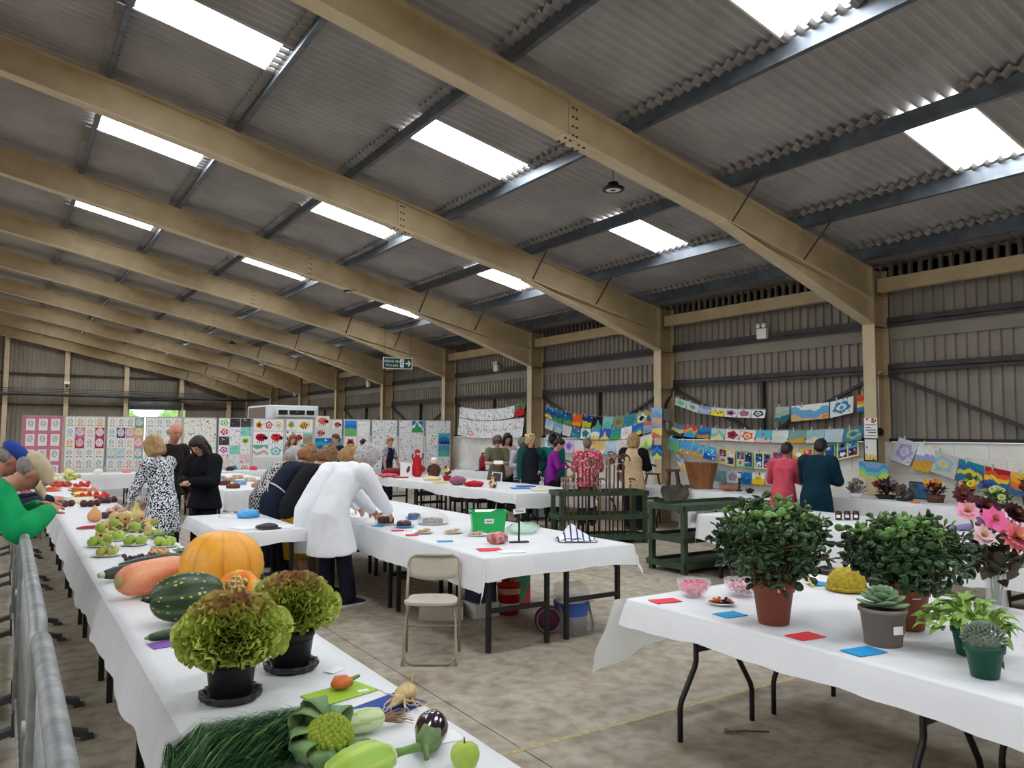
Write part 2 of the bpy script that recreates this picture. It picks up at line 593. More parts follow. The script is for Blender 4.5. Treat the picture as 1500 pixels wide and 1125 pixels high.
o = far.build('far_blocks', M_BLOCK, wr); o['kind'] = 'stuff'
us = corrugated(0.9, 1, 0.15, 0.035, True)
mclad = sheet_mesh('cladding_sheet', us, 4.34 - ZB, lambda u, v, h: (-h, u, v), M_CLAD)
MB().box(XWALL, XWALL + 0.3, YBACK, YEND, 4.0, 4.30).build('eaves_closer', M_RAIL, wr)
y = YBACK
while y < YEND - 0.5:
    link('cladding_sheet', mclad, None, wr, (XWALL, y, ZB))
    y += 0.9
for b in range(-3, 9):
    ya = FY0 + b * BAY + 2 * HW; yb = FY0 + (b + 1) * BAY
    if b == 8:
        yb = YEND
    x0, x1 = XWALL - 0.12, XWALL - 0.04
    for z in (2.70, 3.40):
        mb = MB(); mb.box(x0, x1, ya, yb, z, z + 0.012); mb.box(x0, x0 + 0.006, ya, yb, z - 0.05, z + 0.09); mb.build('sheeting_rail', M_RAIL, wr)
    MB().box(XWALL - 0.06, XWALL - 0.04, ya, yb, 3.16, 3.36).build('lap_flashing', M_CLAD, wr)
    MB().box(XWALL - 0.14, XWALL + 0.02, ya, yb, ZB, ZB + 0.05).build('sill_angle', M_DARK, wr)
    ym = (ya + yb) / 2
    MB().box(x0 + 0.01, x1, ym - 0.03, ym + 0.03, ZB, 2.7).build('mid_post', M_RAIL, wr)
    for yy in (ya, yb):
        MB().bar((x0 + 0.02, yy, 2.62), (x0 + 0.02, ym, ZB + 0.06), 0.05, 0.05).build('diagonal_brace', M_RAIL, wr)
    mb = MB(); mb.box(XCOL + 0.10, XCOL + 0.22, ya, yb, 3.86, 4.06); mb.build('eaves_beam', M_TAN, wr)
    MB().box(XWALL - 0.16, XWALL - 0.02, ya, yb, 3.98, 4.10).build('eaves_purlin', M_RAIL, wr)

# end wall -------------------------------------------------------------
we = semp('wall_end', 'far end wall of beige profiled cladding with tan posts', 'wall')
DX0, DX1, DZ = 5.1, 7.45, 2.84
us9 = corrugated(0.9, 1, 0.18, 0.03, True)
x = XLEFT
while x < XWALL:
    xc = x + 0.45
    hi = (rtop(xc) if xc > RIDGE else rtop(2 * RIDGE - xc)) + 0.35
    lo = DZ if DX0 - 0.3 < xc < DX1 + 0.1 else 0.0
    me = sheet_mesh('cladding_sheet', us9, hi - lo, lambda u, v, h: (u, -h, v), M_CLADE)
    link('cladding_sheet', me, None, we, (x, YEND, lo))
    x += 0.9
for px_ in (-10.2, -7.7, -5.2, -2.7, -0.15, 2.32, 4.93, 7.52, 9.9):
    hz = (rtop(px_) if px_ > RIDGE else rtop(2 * RIDGE - px_))
    mb = MB(); mb.box(px_ - 0.1, px_ + 0.1, YEND - 0.34, YEND - 0.32, 0, hz); mb.box(px_ - 0.006, px_ + 0.006, YEND - 0.32, YEND - 0.06, 0, hz); mb.box(px_ - 0.1, px_ + 0.1, YEND - 0.06, YEND - 0.04, 0, hz)
    mb.build('end_post', [M_TANP], we)
for z in (4.40, 2.93):
    MB().box(XLEFT, DX0 - 0.25 if z < 3 else 8.6, YEND - 0.16, YEND - 0.06, z, z + 0.07).build('sheeting_rail', M_RAIL, we)
MB().box(DX1 + 0.2, XWALL, YEND - 0.16, YEND - 0.06, 2.93, 3.0).build('sheeting_rail', M_RAIL, we)
mb = MB(); mb.box(XLEFT, XWALL - 0.1, YEND - 0.62, YEND - 0.36, 3.38, 3.42); mb.box(XLEFT, XWALL - 0.1, YEND - 0.62, YEND - 0.60, 3.38, 3.5); mb.box(XLEFT, XWALL - 0.1, YEND - 0.38, YEND - 0.36, 3.38, 3.5)
mb.build('cable_tray', M_GREYM, we)
for k, z in enumerate((3.56, 3.64, 3.74)):
    MB().tube([(XLEFT, YEND - 0.5 + k * 0.04, z), (XWALL - 0.2, YEND - 0.5 + k * 0.04, z - 0.03)], 0.014, 6).build('conduit', M_RAIL, we)
d = semp('door_1', 'dark roller shutter door half raised in the far end wall', 'door')
mb = MB(); mb.lathe([(0.26, 0), (0.26, DX1 - DX0 + 0.1)], 18, mat4=Matrix.Rotation(PI / 2, 4, 'Y'), ctr=(DX0 - 0.05, YEND - 0.32, 3.08)); mb.build('shutter_roll', M_GREYM, d)
for k in range(3):
    MB().box(DX0, DX1, YEND - 0.1, YEND - 0.07, DZ - 0.0 + k * 0.08, DZ + 0.07 + k * 0.08).build('shutter_slat', M_GREYM, d)
for xx in (DX0 - 0.08, DX1):
    MB().box(xx, xx + 0.08, YEND - 0.14, YEND - 0.02, 0, DZ + 0.5).build('guide_rail', M_TANP, d)
# walls out of view
wl = semp('wall_left', 'left wall of the hall, out of view', 'wall')
MB().box(XLEFT - 0.2, XLEFT, YBACK, YEND, 0, 4.4).build('cladding_panel', M_CLAD, wl)
wb = semp('wall_back', 'wall behind the viewpoint, out of view', 'wall')
mb = MB(); n = [(XLEFT, 0), (XWALL + .2, 0), (XWALL + .2, 4.3), (RIDGE, rtop(RIDGE) + .3), (XLEFT, 4.3)]
mb.add([(a, YBACK, b2) for a, b2 in n] + [(a, YBACK - 0.1, b2) for a, b2 in n], [(0, 1, 2, 3, 4), (9, 8, 7, 6, 5)] + [(i, (i + 1) % 5, (i + 1) % 5 + 5, i + 5) for i in range(5)])
mb.build('cladding_panel', M_CLAD, wb)
# outdoors beyond the shutter
gr = MB().box(-30, 40, YEND + 0.2, YEND + 60, -0.25, -0.05).build('ground_outside', mat('yard', (150, 150, 140), 0.9, (120, 130, 105), 1.5))
struct(gr, 'pale yard outside the raised shutter', 'ground')

# ------------------------------------------------------------------ trestle tables and cloths
M_TOP = mat('table_laminate', (206, 198, 184), 0.6)
M_LEG = mat('black_table_leg', (24, 24, 26), 0.45, spec=0.45)
M_CLOTH = mat('white_banquet_cloth', (230, 231, 233), 0.5, (221, 222, 225), 2.2, spec=0.35, bump=0.4, bscale=6)
M_FILM = mat('thin_plastic_cloth', (236, 237, 234), 0.4, spec=0.4, bump=0.25, bscale=7, translucent=0.45)

def table_proto(L, W, legs, inset):
    r = thing('folding_table', 'x', 'table')
    mb = MB(); mb.box(-W / 2, W / 2, -L / 2, L / 2, 0.705, 0.735); o = mb.build('tabletop', M_TOP, r)
    for s in (-1, 1):
        y = s * (L / 2 - inset)
        hx = W / 2 - 0.1
        if legs == 'straight':
            for sx in (-1, 1):
                MB().box(sx * hx - 0.017, sx * hx + 0.017, y - 0.017, y + 0.017, 0, 0.705).build('leg', M_LEG, r)
                MB().bar((sx * hx, y, 0.52), (sx * hx, y - s * 0.2, 0.70), 0.014, 0.014).build('strut', M_LEG, r)
            MB().box(-hx, hx, y - 0.014, y + 0.014, 0.30, 0.335).build('crossbar', M_LEG, r)
        else:
            for sx in (-1, 1):
                tx = sx * (hx - 0.13); bx_ = sx * hx
                pts = [(tx, y, 0.705), (tx, y, 0.42), (tx + sx * 0.012, y, 0.385), (bx_ - sx * 0.012, y, 0.22), (bx_, y, 0.18), (bx_, y, 0.0)]
                MB().tube(pts, 0.0155, 8).build('leg', M_LEG, r)
                MB().bar((tx, y, 0.52), (tx, y - s * 0.24, 0.70), 0.014, 0.014).build('strut', M_LEG, r)
            MB().box(-(hx - 0.13), hx - 0.13, y - 0.014, y + 0.014, 0.47, 0.505).build('crossbar', M_LEG, r)
    return r
T_STR = table_proto(1.82, 0.76, 'straight', 0.25)
T_END = table_proto(1.82, 0.76, 'straight', 0.085)
T_WISH = table_proto(1.82, 0.8, 'wish', 0.26)
_used = {}
def place_table(proto, x, y, label, group, rz=0.0):
    if proto.name not in _used:
        _used[proto.name] = 1
        o = proto
        o.location = (x, y, 0); o.rotation_euler = (0, 0, rz)
    else:
        o = dup(proto, (x, y, 0), rz)
    o['label'] = label; o['group'] = group; o.scale = (1, 1, 1)
    return o

def cloth(name, label, x0, x1, y0, y1, hl, hr, hf, hb, m=None, seed=1, z=0.744, wav=0.012, step=0.06, flare=0.12, group=None, scallop=0.04, top_wr=0.0035, corner=1.15):
    """draped cloth over the rectangle; hl,hr,hf,hb = drop at -x,+x,-y,+y sides"""
    m = m or M_CLOTH
    rnd = random.Random(seed)
    def axis(a, b, ha, hb_, st):
        pts = []
        if ha > 0:
            n = max(3, int(ha / 0.05)); pts += [(a, (n - i) / n * ha, -1) for i in range(n)] + [(a, 0.012, -1), (a, 0.004, -1)]
        k = max(2, int((b - a) / st)); pts += [(a + (b - a) * i / k, 0.0, 0) for i in range(k + 1)]
        if hb_ > 0:
            n = max(3, int(hb_ / 0.05)); pts += [(b, 0.004, 1), (b, 0.012, 1)] + [(b, (i + 1) / n * hb_, 1) for i in range(n)]
        return pts
    ax = axis(x0, x1, hl, hr, step); ay = axis(y0, y1, hf, hb, step)
    ph = [rnd.uniform(0, 6.28) for _ in range(12)]
    def wave(t, k0=0):
        return (math.sin(t * 5.1 + ph[k0]) + 0.7 * math.sin(t * 9.7 + ph[k0 + 1]) + 0.5 * math.sin(t * 17.3 + ph[k0 + 2])) / 2.2
    vs = []
    for (px_, dx, sx) in ax:
        for (py_, dy, sy) in ay:
            x, y, zz = px_, py_, z
            if dx == 0 and dy == 0:
                nz = mnoise.noise(Vector((x * 1.7 + seed * 3.1, y * 1.3, 0.3))) + 0.6 * mnoise.noise(Vector((x * 5 + seed, y * 4, 7)))
                zz += 0.0025 + top_wr * nz
            else:
                hm = max(hl if sx < 0 else hr, 1e-6) if dx else max(hf if sy < 0 else hb, 1e-6)
                if dx and dy:
                    d = max(dx, dy); e = min(dx, dy)
                    drop = d + e * (corner - 1) * 1.0
                    x += sx * (flare * d * 0.6 + e * 0.35); y += sy * (flare * d * 0.6 + e * 0.35)
                    if dx > dy:
                        y -= sy * 0.05 * dx
                    else:
                        x -= sx * 0.05 * dy
                else:
                    d = dx or dy
                    t = y if dx else x
                    drop = d * (1 + (scallop * wave(t * 0.31, 4) + 0.25 * scallop * wave(t * 1.7, 5)) / max(hm, 0.1) * 0.7)
                    amp = wav * (d / 0.25) * wave(t, 0 if dx else 3)
                    r0 = min(1.0, d / 0.04)
                    if dx:
                        x += sx * (0.008 * r0 + flare * d + amp)
                    else:
                        y += sy * (0.008 * r0 + flare * d + amp)
                zz -= drop
            vs.append((x, y, zz))
    n = len(ay); fs = []
    for i in range(len(ax) - 1):
        for j in range(n - 1):
            fs.append((i * n + j, (i + 1) * n + j, (i + 1) * n + j + 1, i * n + j + 1))
    mb = MB(); mb.add(vs, fs, 0, True)
    o = mb.build(name, m)
    tag(o, label, 'tablecloth', group)
    return o

ordn = ['first', 'second', 'third', 'fourth', 'fifth', 'sixth', 'seventh', 'eighth', 'ninth', 'tenth', 'eleventh', 'twelfth']
# A: produce table
for k in range(10):
    place_table(T_STR, 0.885, 0.3 + 0.915 + 1.83 * k, 'black-legged folding table under the long vegetable cloth, %s from the near end' % ordn[k], 'tables under the vegetable cloth')
cloth('tablecloth', 'long white cloth covering the vegetable and fruit tables', 0.5, 1.27, 0.28, 18.62, 0.22, 0.16, 0.2, 0.25, seed=3, wav=0.02, scallop=0.055, flare=0.18)
# B: baking table, two rows
for k in range(3):
    for j in range(2):
        place_table(T_END, 3.48 + 0.76 * j, 5.12 + 0.91 + 1.84 * k, 'black-legged folding table under the baking cloth, %s, %s' % (['near end', 'middle', 'far end'][k], ['side with the folding chair', 'side towards the green racks'][j]), 'tables under the baking cloth')
cloth('tablecloth', 'large white cloth over the baking table with cakes and green tub', 3.1, 4.62, 5.1, 10.7, 0.24, 0.18, 0.17, 0.25, seed=5, wav=0.01, scallop=0.05, flare=0.2, corner=1.75)
# C: judges' small table
place_table(T_END, 2.14, 8.52, 'small folding table behind the big pumpkin, under a white cloth', 'judges table')
cloth('tablecloth', 'white cloth on the small table behind the big orange pumpkin', 1.75, 2.53, 7.6, 9.44, 0.12, 0.1, 0.14, 0.1, seed=9, wav=0.012, scallop=0.06, flare=0.25)
# F
for k in range(3):
    for j in range(2):
        place_table(T_STR, 3.42 + 0.77 * j, 13.2 + 0.91 + 1.83 * k, 'folding table under the distant cake cloth behind the judges, %s %s' % (['near', 'middle', 'far'][k], ['left', 'right'][j]), 'tables under the distant cake cloth')
cloth('tablecloth', 'white cloth on the cake table behind the stooping judges', 3.03, 4.58, 13.15, 18.7, 0.25, 0.2, 0.3, 0.2, seed=11, wav=0.02, scallop=0.1)
# D
for k in range(3):
    for j in range(2):
        place_table(T_END, 7.24 + 0.77 * j, 10.35 + 0.91 + 1.84 * k, 'folding table under the craft cloth, %s %s row' % (['near', 'middle', 'far'][k], ['front', 'back'][j]), 'tables under the craft cloth')
cloth('tablecloth', 'white cloth on the craft table of cushions and toys', 6.84, 8.4, 10.3, 16.5, 0.16, 0.14, 0.24, 0.2, seed=13, wav=0.012, scallop=0.06)
# E
for k in range(3):
    place_table(T_STR, 1.7 + 1.84 * k, 20.0, 'folding table in front of the picture boards, %s from the left' % ordn[k], 'tables by the picture boards', PI / 2)
cloth('tablecloth', 'white cloth on the far table before the picture boards', 0.75, 6.33, 19.61, 20.38, 0.1, 0.1, 0.33, 0.03, seed=17, wav=0.01)
# G
for k, y in enumerate((2.27, 4.12, 5.98, 7.95, 9.79, 11.63, 13.57, 15.41, 17.25)):
    _t = place_table(T_WISH, 10.32, y, 'folding table against the right wall, %s from the flower end' % ordn[k], 'tables along the right wall')
    _t.scale = (1, 1, 1.109 if k < 3 else 1)
cloth('tablecloth', 'white cloth on the far wall table with extinguisher and bag', 9.92, 10.72, 12.64, 18.2, 0.42, 0.03, 0.02, 0.1, seed=19, wav=0.014)
cloth('tablecloth', 'white cloth on the wall table with small chair and bucket', 9.92, 10.72, 7.02, 12.56, 0.24, 0.03, 0.03, 0.02, seed=21, wav=0.03, scallop=0.12)
cloth('tablecloth', 'grey-white cloth hanging long in front of the floral baskets', 9.92, 10.72, 1.3, 6.93, 0.44, 0.03, 0.4, 0.02, seed=23, wav=0.016, z=0.824)
# H
for k in range(3):
    for j in range(2):
        place_table(T_STR, 7.47 + 0.77 * j, 6.66 - 0.91 - 1.84 * k, 'folding table under the jam jar cloth, %s %s' % (['far', 'middle', 'near'][k], ['front', 'back'][j]), 'tables under the jam jar cloth')
cloth('tablecloth', 'white cloth on the jam jar table behind the potted plants', 7.07, 8.65, 1.1, 6.66, 0.34, 0.3, 0.3, 0.02, seed=25, wav=0.02, scallop=0.1, corner=1.4)
# I
for k in range(2):
    for j in range(2):
        place_table(T_WISH, 3.5 + 0.8 * j, 3.42 - 0.91 - 1.84 * k, 'folding table with bent black legs under the potted plants, %s %s' % (['far', 'near'][k], ['front', 'back'][j]), 'tables under the potted plants')
cloth('tablecloth', 'white cloth on the foreground table of potted plants', 3.06, 4.74, -0.25, 3.44, 0.13, 0.2, 0.2, 0.0, seed=27, wav=0.008, scallop=0.05, flare=0.45, step=0.05)
def film():
    vs = []; fs = []; n = 34; k = 9
    for i in range(n + 1):
        x = 2.99 + 1.8 * i / n
        for j in range(k + 1):
            t = j / k
            drop = (0.42 + 0.06 * math.sin(x * 3.1) - 0.12 * (i / n)) * t
            vs.append((x - 0.10 * t * (1 - i / n) ** 2 + 0.02 * math.sin(j + x * 8) * t, 3.447 + 0.02 + 0.10 * t + 0.03 * t * math.sin(x * 9.0 + 1) + 0.015 * t * math.sin(x * 21), 0.744 - drop))
    for i in range(n):
        for j in range(k):
            a = i * (k + 1) + j
            fs.append((a, a + 1, a + k + 2, a + k + 1))
    mb = MB(); mb.add(vs, fs, 0, True)
    tag(mb.build('plastic_sheet', M_FILM), 'thin translucent plastic sheet hanging at the end of the plant table', 'plastic sheet')
film()

# ------------------------------------------------------------------ crowd barriers along the vegetable table
M_ZINC = mat('weathered_galvanised', (160, 164, 164), 0.5, (128, 132, 133), 14.0, metal=0.55, bump=0.08, bscale=60)
M_FOOT = mat('barrier_foot', (84, 86, 88), 0.55, metal=0.5)
def barrier():
    r = thing('crowd_barrier', 'x', 'barrier')
    L = 2.3; h = L / 2
    pts = [(0, -h, 0.12), (0, -h, 0.96), (0, -h + 0.02, 1.03), (0, -h + 0.07, 1.075), (0, -h + 0.14, 1.085), (0, h - 0.14, 1.085), (0, h - 0.07, 1.075), (0, h - 0.02, 1.03), (0, h, 0.96), (0, h, 0.12)]
    MB().tube(pts, 0.027, 12).build('frame', M_ZINC, r)
    MB().tube([(0, -h, 0.2), (0, h, 0.2)], 0.018, 8).build('bottom_rail', M_ZINC, r)
    me = MB().tube([(0, 0, 0.2), (0, 0, 1.075)], 0.009, 6).mesh('bar'); me.materials.append(M_ZINC)
    for k in range(1, 19):
        link('bar', me, None, r, (0, -h + L * k / 19, 0))
    for s in (-1, 1):
        y = s * (h - 0.25)
        mb = MB(); mb.bar((0, y, 0.12), (0.33, y, 0.03), 0.06, 0.035); mb.bar((0, y, 0.12), (-0.33, y, 0.03), 0.06, 0.035)
        mb.box(-0.36, -0.30, y - 0.03, y + 0.03, 0, 0.02); mb.box(0.30, 0.36, y - 0.03, y + 0.03, 0, 0.02); mb.box(-0.03, 0.03, y - 0.03, y + 0.03, 0.085, 0.21)
        mb.build('foot', M_FOOT, r)
    MB().tube([(0, -h - 0.03, 0.75), (0, -h - 0.03, 0.80)], 0.038, 10).build('coupling', M_ZINC, r)
    return r
bp = barrier()
for k, y in enumerate((1.66, 4.06, 6.46, 8.86, 11.26, 13.66, 16.06)):
    lab = 'galvanised crowd barrier beside the vegetable table, %s from the camera' % ordn[k]
    if k == 0:
        bp.location = (0.11, y, 0); bp['label'] = lab; bp['group'] = 'crowd barriers'
    else:
        o = dup(bp, (0.11, y, 0), label=lab)

# ------------------------------------------------------------------ folding chair
M_CHB = mat('beige_chair_metal', (158, 150, 130), 0.45, metal=0.2)
M_CHS = mat('beige_chair_plastic', (186, 180, 164), 0.5)
def folding_chair():
    r = thing('folding_chair', 'beige metal folding chair standing beside the baking table', 'chair', (2.75, 5.30, 0), math.atan2(-0.85, -0.52) - PI / 2)
    w = 0.205
    for s in (-1, 1):
        MB().tube([(s * w, -0.2, 0), (s * w * 1.0, -0.185, 0.45), (s * (w - 0.005), -0.225, 0.65)], 0.011, 8).build('rear_leg', M_CHB, r)
    pts = [(-w + 0.005, -0.225, 0.63), (-w + 0.005, -0.235, 0.67), (-w + 0.02, -0.243, 0.715), (-w + 0.06, -0.247, 0.735), (w - 0.06, -0.247, 0.735), (w - 0.02, -0.243, 0.715), (w - 0.005, -0.235, 0.67), (w - 0.005, -0.225, 0.63)]
    MB().tube(pts, 0.012, 8).build('back_rail', M_CHB, r)
    vs = []; fs = []
    for i in range(13):
        u = -1 + 2 * i / 12
        for j in range(5):
            v = j / 4
            zz = 0.575 + 0.15 * v - (0.035 * (1 - u * u) * (1 - v)) * 1.0
            vs.append((u * (w - 0.012), -0.217 - 0.03 * v - 0.022 * (1 - u * u), zz))
    for i in range(12):
        for j in range(4):
            a = i * 5 + j; fs.append((a, a + 5, a + 6, a + 1))
    mb = MB(); mb.add(vs, fs, 0, True); o = mb.build('backrest', M_CHS, r)
    sd = o.modifiers.new('s', 'SOLIDIFY'); sd.thickness = 0.012
    vs = []; n = 28
    for k in range(n):
        a = 2 * PI * k / n
        ca, sa = math.cos(a), math.sin(a)
        x = 0.2 * math.copysign(abs(ca) ** 0.5, ca); y = 0.2 * math.copysign(abs(sa) ** 0.5, sa)
        x *= 1.0 if y > 0 else 0.92
        vs.append((x, y, 0.43 + 0.012 * (y > 0) - 0.01))
    top = [(x, y, z + 0.028) for x, y, z in vs]
    inner = [(x * 0.8, y * 0.8, z + 0.022) for x, y, z in vs]
    mb = MB(); mb.add(vs + top + inner, [tuple(reversed(range(n))), tuple(range(2 * n, 3 * n))] + [(i, (i + 1) % n, (i + 1) % n + n, i + n) for i in range(n)] + [(i + n, (i + 1) % n + n, (i + 1) % n + 2 * n, i + 2 * n) for i in range(n)], 0, True)
    add_bevel(mb.build('seat', M_CHS, r), 0.006)
    for s in (-1, 1):
        MB().tube([(s * 0.14, -0.02, 0.42), (s * 0.165, 0.03, 0.395), (s * 0.185, 0.08, 0.3), (s * 0.192, 0.13, 0.15), (s * 0.195, 0.165, 0.05), (s * 0.2, 0.185, 0.0)], 0.011, 8).build('front_leg', M_CHB, r)
    MB().tube([(-0.185, 0.17, 0.06), (-0.165, 0.18, 0.025), (-0.13, 0.183, 0.013), (0.13, 0.183, 0.013), (0.165, 0.18, 0.025), (0.185, 0.17, 0.06)], 0.01, 8).build('floor_bar', M_CHB, r)
    MB().tube([(-w, -0.19, 0.2), (w, -0.19, 0.2)], 0.008, 8).build('stretcher', M_CHB, r)
    return r
folding_chair()

# ------------------------------------------------------------------ green timber racks
M_GREEN = mat('dark_green_painted_wood', (62, 80, 58), 0.6, (48, 64, 46), 6.0, bump=0.1, bscale=30)
def rack(label, loc, rz, L, W, H, hollow_top):
    r = thing('timber_rack', label, 'rack', loc, rz)
    for x in (0, L):
        for y in (0, W):
            MB().box(x - 0.032, x + 0.032, y - 0.032, y + 0.032, 0, H).build('post', M_GREEN, r)
    zs = (0.06, 0.38, H - 0.075)
    for zi, z in enumerate(zs):
        for y in (-0.045, W + 0.033):
            MB().box(-0.05, L + 0.05, y, y + 0.022, z, z + 0.075).build('rail', M_GREEN, r)
        for x in (-0.056, L + 0.034):
            MB().box(x, x + 0.022, -0.045, W + 0.055, z, z + 0.075).build('rail', M_GREEN, r)
        if zi == 0 or (zi == 2 and not hollow_top) or (zi == 1 and not hollow_top):
            n = 5
            for k in range(n):
                y = W * k / n
                MB().box(-0.03, L + 0.03, y + 0.004, y + W / n - 0.004, z + 0.02, z + 0.036).build('shelf_board', M_GREEN, r)
    return r
_rz1 = math.atan2(-0.45, 1.3)
rack('green timber rack holding the walking sticks', (7.2, 9.58, 0), _rz1, 1.38, 0.46, 0.82, True)
rack('empty green timber rack behind the jam jar table', (6.98, 6.8, 0), 0.0, 1.5, 0.56, 0.84, False)

# walking sticks in the rack: each its own thing
STICKC = [((96, 60, 36), 'brown'), ((60, 36, 24), 'dark'), ((132, 92, 56), 'tan'), ((108, 64, 40), 'reddish'), ((78, 48, 30), 'umber')]
def stick(k, lx, ly, ht, style, hz, ci):
    ht = _rs.choice([1.08, 1.16, 1.22, 0.88, 1.26, 1.14, 1.3, 1.2])
    cc, cn = STICKC[ci]
    m = mat('stick_' + cn, cc, 0.4, tuple(int(v * 0.8) for v in cc), 20.0, spec=0.5, stretch=(1, 1, 0.1))
    lean = random.Random(k * 7).uniform(-0.035, 0.035)
    c, s = math.cos(_rz1), math.sin(_rz1)
    x = 7.2 + lx * c - ly * s; y = 9.58 + lx * s + ly * c
    r = thing('walking_stick', 'x', 'walking stick', (x, y, 0.1), hz)
    top = Vector((lean, 0, ht))
    MB().tube([(0, 0, 0), (lean * 0.5, 0, ht * 0.5), tuple(top)], [0.010, 0.013, 0.014], 7).build('shaft', m, r)
    if style == 'crook':
        R = 0.055
        pts = [(top.x + R - R * math.cos(a), 0, top.z + R * math.sin(a) * 1.15) for a in [PI * 1.15 * i / 10 for i in range(11)]]
        MB().tube([tuple(top - Vector((0, 0, 0.01)))] + pts, 0.013, 7).build('crook', mat('horn_handle_' + cn, tuple(min(255, int(v * 1.25)) for v in cc), 0.3, spec=0.6), r)
    elif style == 'derby':
        MB().tube([(top.x - 0.03, 0, top.z + 0.012), (top.x + 0.0, 0, top.z + 0.026), (top.x + 0.05, 0, top.z + 0.022), (top.x + 0.095, 0, top.z - 0.004)], [0.01, 0.016, 0.014, 0.009], 7).build('handle', m, r)
    else:
        mb = MB(); mb.tube([(top.x, 0, top.z - 0.01), (top.x - 0.03, 0, top.z + 0.1)], 0.009, 6); mb.tube([(top.x, 0, top.z - 0.01), (top.x + 0.035, 0, top.z + 0.1)], 0.009, 6)
        mb.build('thumb_fork', m, r)
    MB().tube([(lean * 0.93, 0, ht * 0.93), (lean * 0.955, 0, ht * 0.955)], 0.0145, 8).build('collar', mat('horn_collar', (222, 214, 190), 0.4), r)
    r['label'] = '%s walking stick with %s, %s from the left in the rack' % (cn, {'crook': 'a curved crook', 'derby': 'a derby handle', 'fork': 'a forked thumb rest'}[style], NST[k])
    r['group'] = 'walking sticks in the green rack'
_rs = random.Random(4)
sty = ['derby', 'crook', 'crook', 'derby', 'crook', 'fork']
NST = ['first', 'second', 'third', 'fourth', 'fifth', 'sixth', 'seventh', 'eighth', 'ninth', 'tenth', 'eleventh', 'twelfth', 'thirteenth', 'fourteenth', 'fifteenth', 'sixteenth', 'seventeenth', 'eighteenth', 'nineteenth', 'twentieth', 'twenty-first', 'twenty-second', 'twenty-third', 'twenty-fourth']
for k in range(24):
    lx = 0.08 + 1.08 * k / 23 + _rs.uniform(-0.012, 0.012)
    stick(k, lx, 0.05 + 0.36 * _rs.random(), 0.0, sty[_rs.randrange(6)], _rs.uniform(-0.7, 0.7) + _rz1, _rs.randrange(5))

# ------------------------------------------------------------------ children's pictures: flat paint laid on paper cell by cell
M_PAINT = attr_mat('painted_paper', 0.85, 0.15)
def canvas(w, h, bg):
    a = np.empty((h, w, 3)); a[:] = np.array(bg) / 255.0
    return a
def uv(a):
    h, w, _ = a.shape
    u, v = np.meshgrid((np.arange(w) + 0.5) / w, (np.arange(h) + 0.5) / h)
    return u, v
def disc(a, cx, cy, rx, ry, col, pet=0, k=8, ph=0.0):
    u, v = uv(a)
    dx, dy = (u - cx) / rx, (v - cy) / ry
    r = np.hypot(dx, dy); t = np.arctan2(dy, dx)
    a[r < 1 + pet * np.cos(k * t + ph)] = np.array(col) / 255.0
def rect(a, x0, y0, x1, y1, col):
    u, v = uv(a)
    a[(u > x0) & (u < x1) & (v > y0) & (v < y1)] = np.array(col) / 255.0
def line(a, x0, y0, x1, y1, w, col):
    u, v = uv(a)
    d = np.array([x1 - x0, y1 - y0]); L = np.hypot(*d) + 1e-9; d = d / L
    t = np.clip((u - x0) * d[0] + (v - y0) * d[1], 0, L)
    a[np.hypot(u - x0 - t * d[0], v - y0 - t * d[1]) < w] = np.array(col) / 255.0
def speck(a, n, cols, rng, r=(0.02, 0.06), box=(0, 0, 1, 1)):
    for _ in range(n):
        q = rng.uniform(*r)
        disc(a, rng.uniform(box[0], box[2]), rng.uniform(box[1], box[3]), q, q * rng.uniform(0.6, 1.4), rng.choice(cols))
def bands(a, cols, rng, wav=0.05):
    u, v = uv(a)
    n = len(cols); ph = rng.uniform(0, 6)
    w = v + wav * np.sin(u * rng.uniform(4, 9) + ph) + 0.4 * wav * np.sin(u * 17 + ph * 2)
    idx = np.clip((w * n).astype(int), 0, n - 1)
    a[:] = (np.array(cols)[idx]) / 255.0
    a *= (1 + 0.025 * np.sin(u * 19 + v * 29 + ph))[..., None]
def strokes(a, n, cols, rng, w=0.02, box=(0.05, 0.05, 0.95, 0.95), L=0.15):
    for _ in range(n):
        x = rng.uniform(box[0], box[2]); y = rng.uniform(box[1], box[3]); t = rng.uniform(0, 6.28); q = rng.uniform(0.3, 1) * L
        line(a, x, y, x + q * math.cos(t), y + q * math.sin(t), w, rng.choice(cols))

WHITE = (240, 240, 238)
def p_face(rng, bg=WHITE, ring=(200, 120, 120), inner=None, leaf=True):
    a = canvas(16, 20, bg)
    if inner:
        disc(a, 0.5, 0.56, 0.42, 0.40, inner)
    disc(a, 0.5, 0.6, 0.30, 0.26, ring, 0.14, 8, rng.uniform(0, 3))
    disc(a, 0.5, 0.6, 0.22, 0.19, inner or WHITE)
    for s in (-1, 1):
        rect(a, 0.5 + s * 0.09 - 0.035, 0.62, 0.5 + s * 0.09 + 0.035, 0.68, (50, 50, 60))
    rect(a, 0.40, 0.50, 0.60, 0.545, ring)
    if leaf:
        g = rng.choice([(90, 140, 80), (150, 160, 150), (120, 150, 110)])
        disc(a, 0.32, 0.2, 0.14, 0.06, g); disc(a, 0.68, 0.2, 0.14, 0.06, g); rect(a, 0.47, 0.14, 0.53, 0.35, g)
    return a
def p_bug(rng, c=(214, 34, 52), bg=WHITE):
    a = canvas(20, 16, bg)
    disc(a, 0.5, 0.55, 0.36, 0.3, c); disc(a, 0.84, 0.5, 0.12, 0.16, (25, 25, 30))
    speck(a, 6, [(25, 20, 25)], rng, (0.04, 0.06), (0.25, 0.4, 0.7, 0.75))
    for k in range(4):
        line(a, 0.3 + k * 0.13, 0.3, 0.28 + k * 0.14, 0.1, 0.02, (25, 25, 30))
    return a
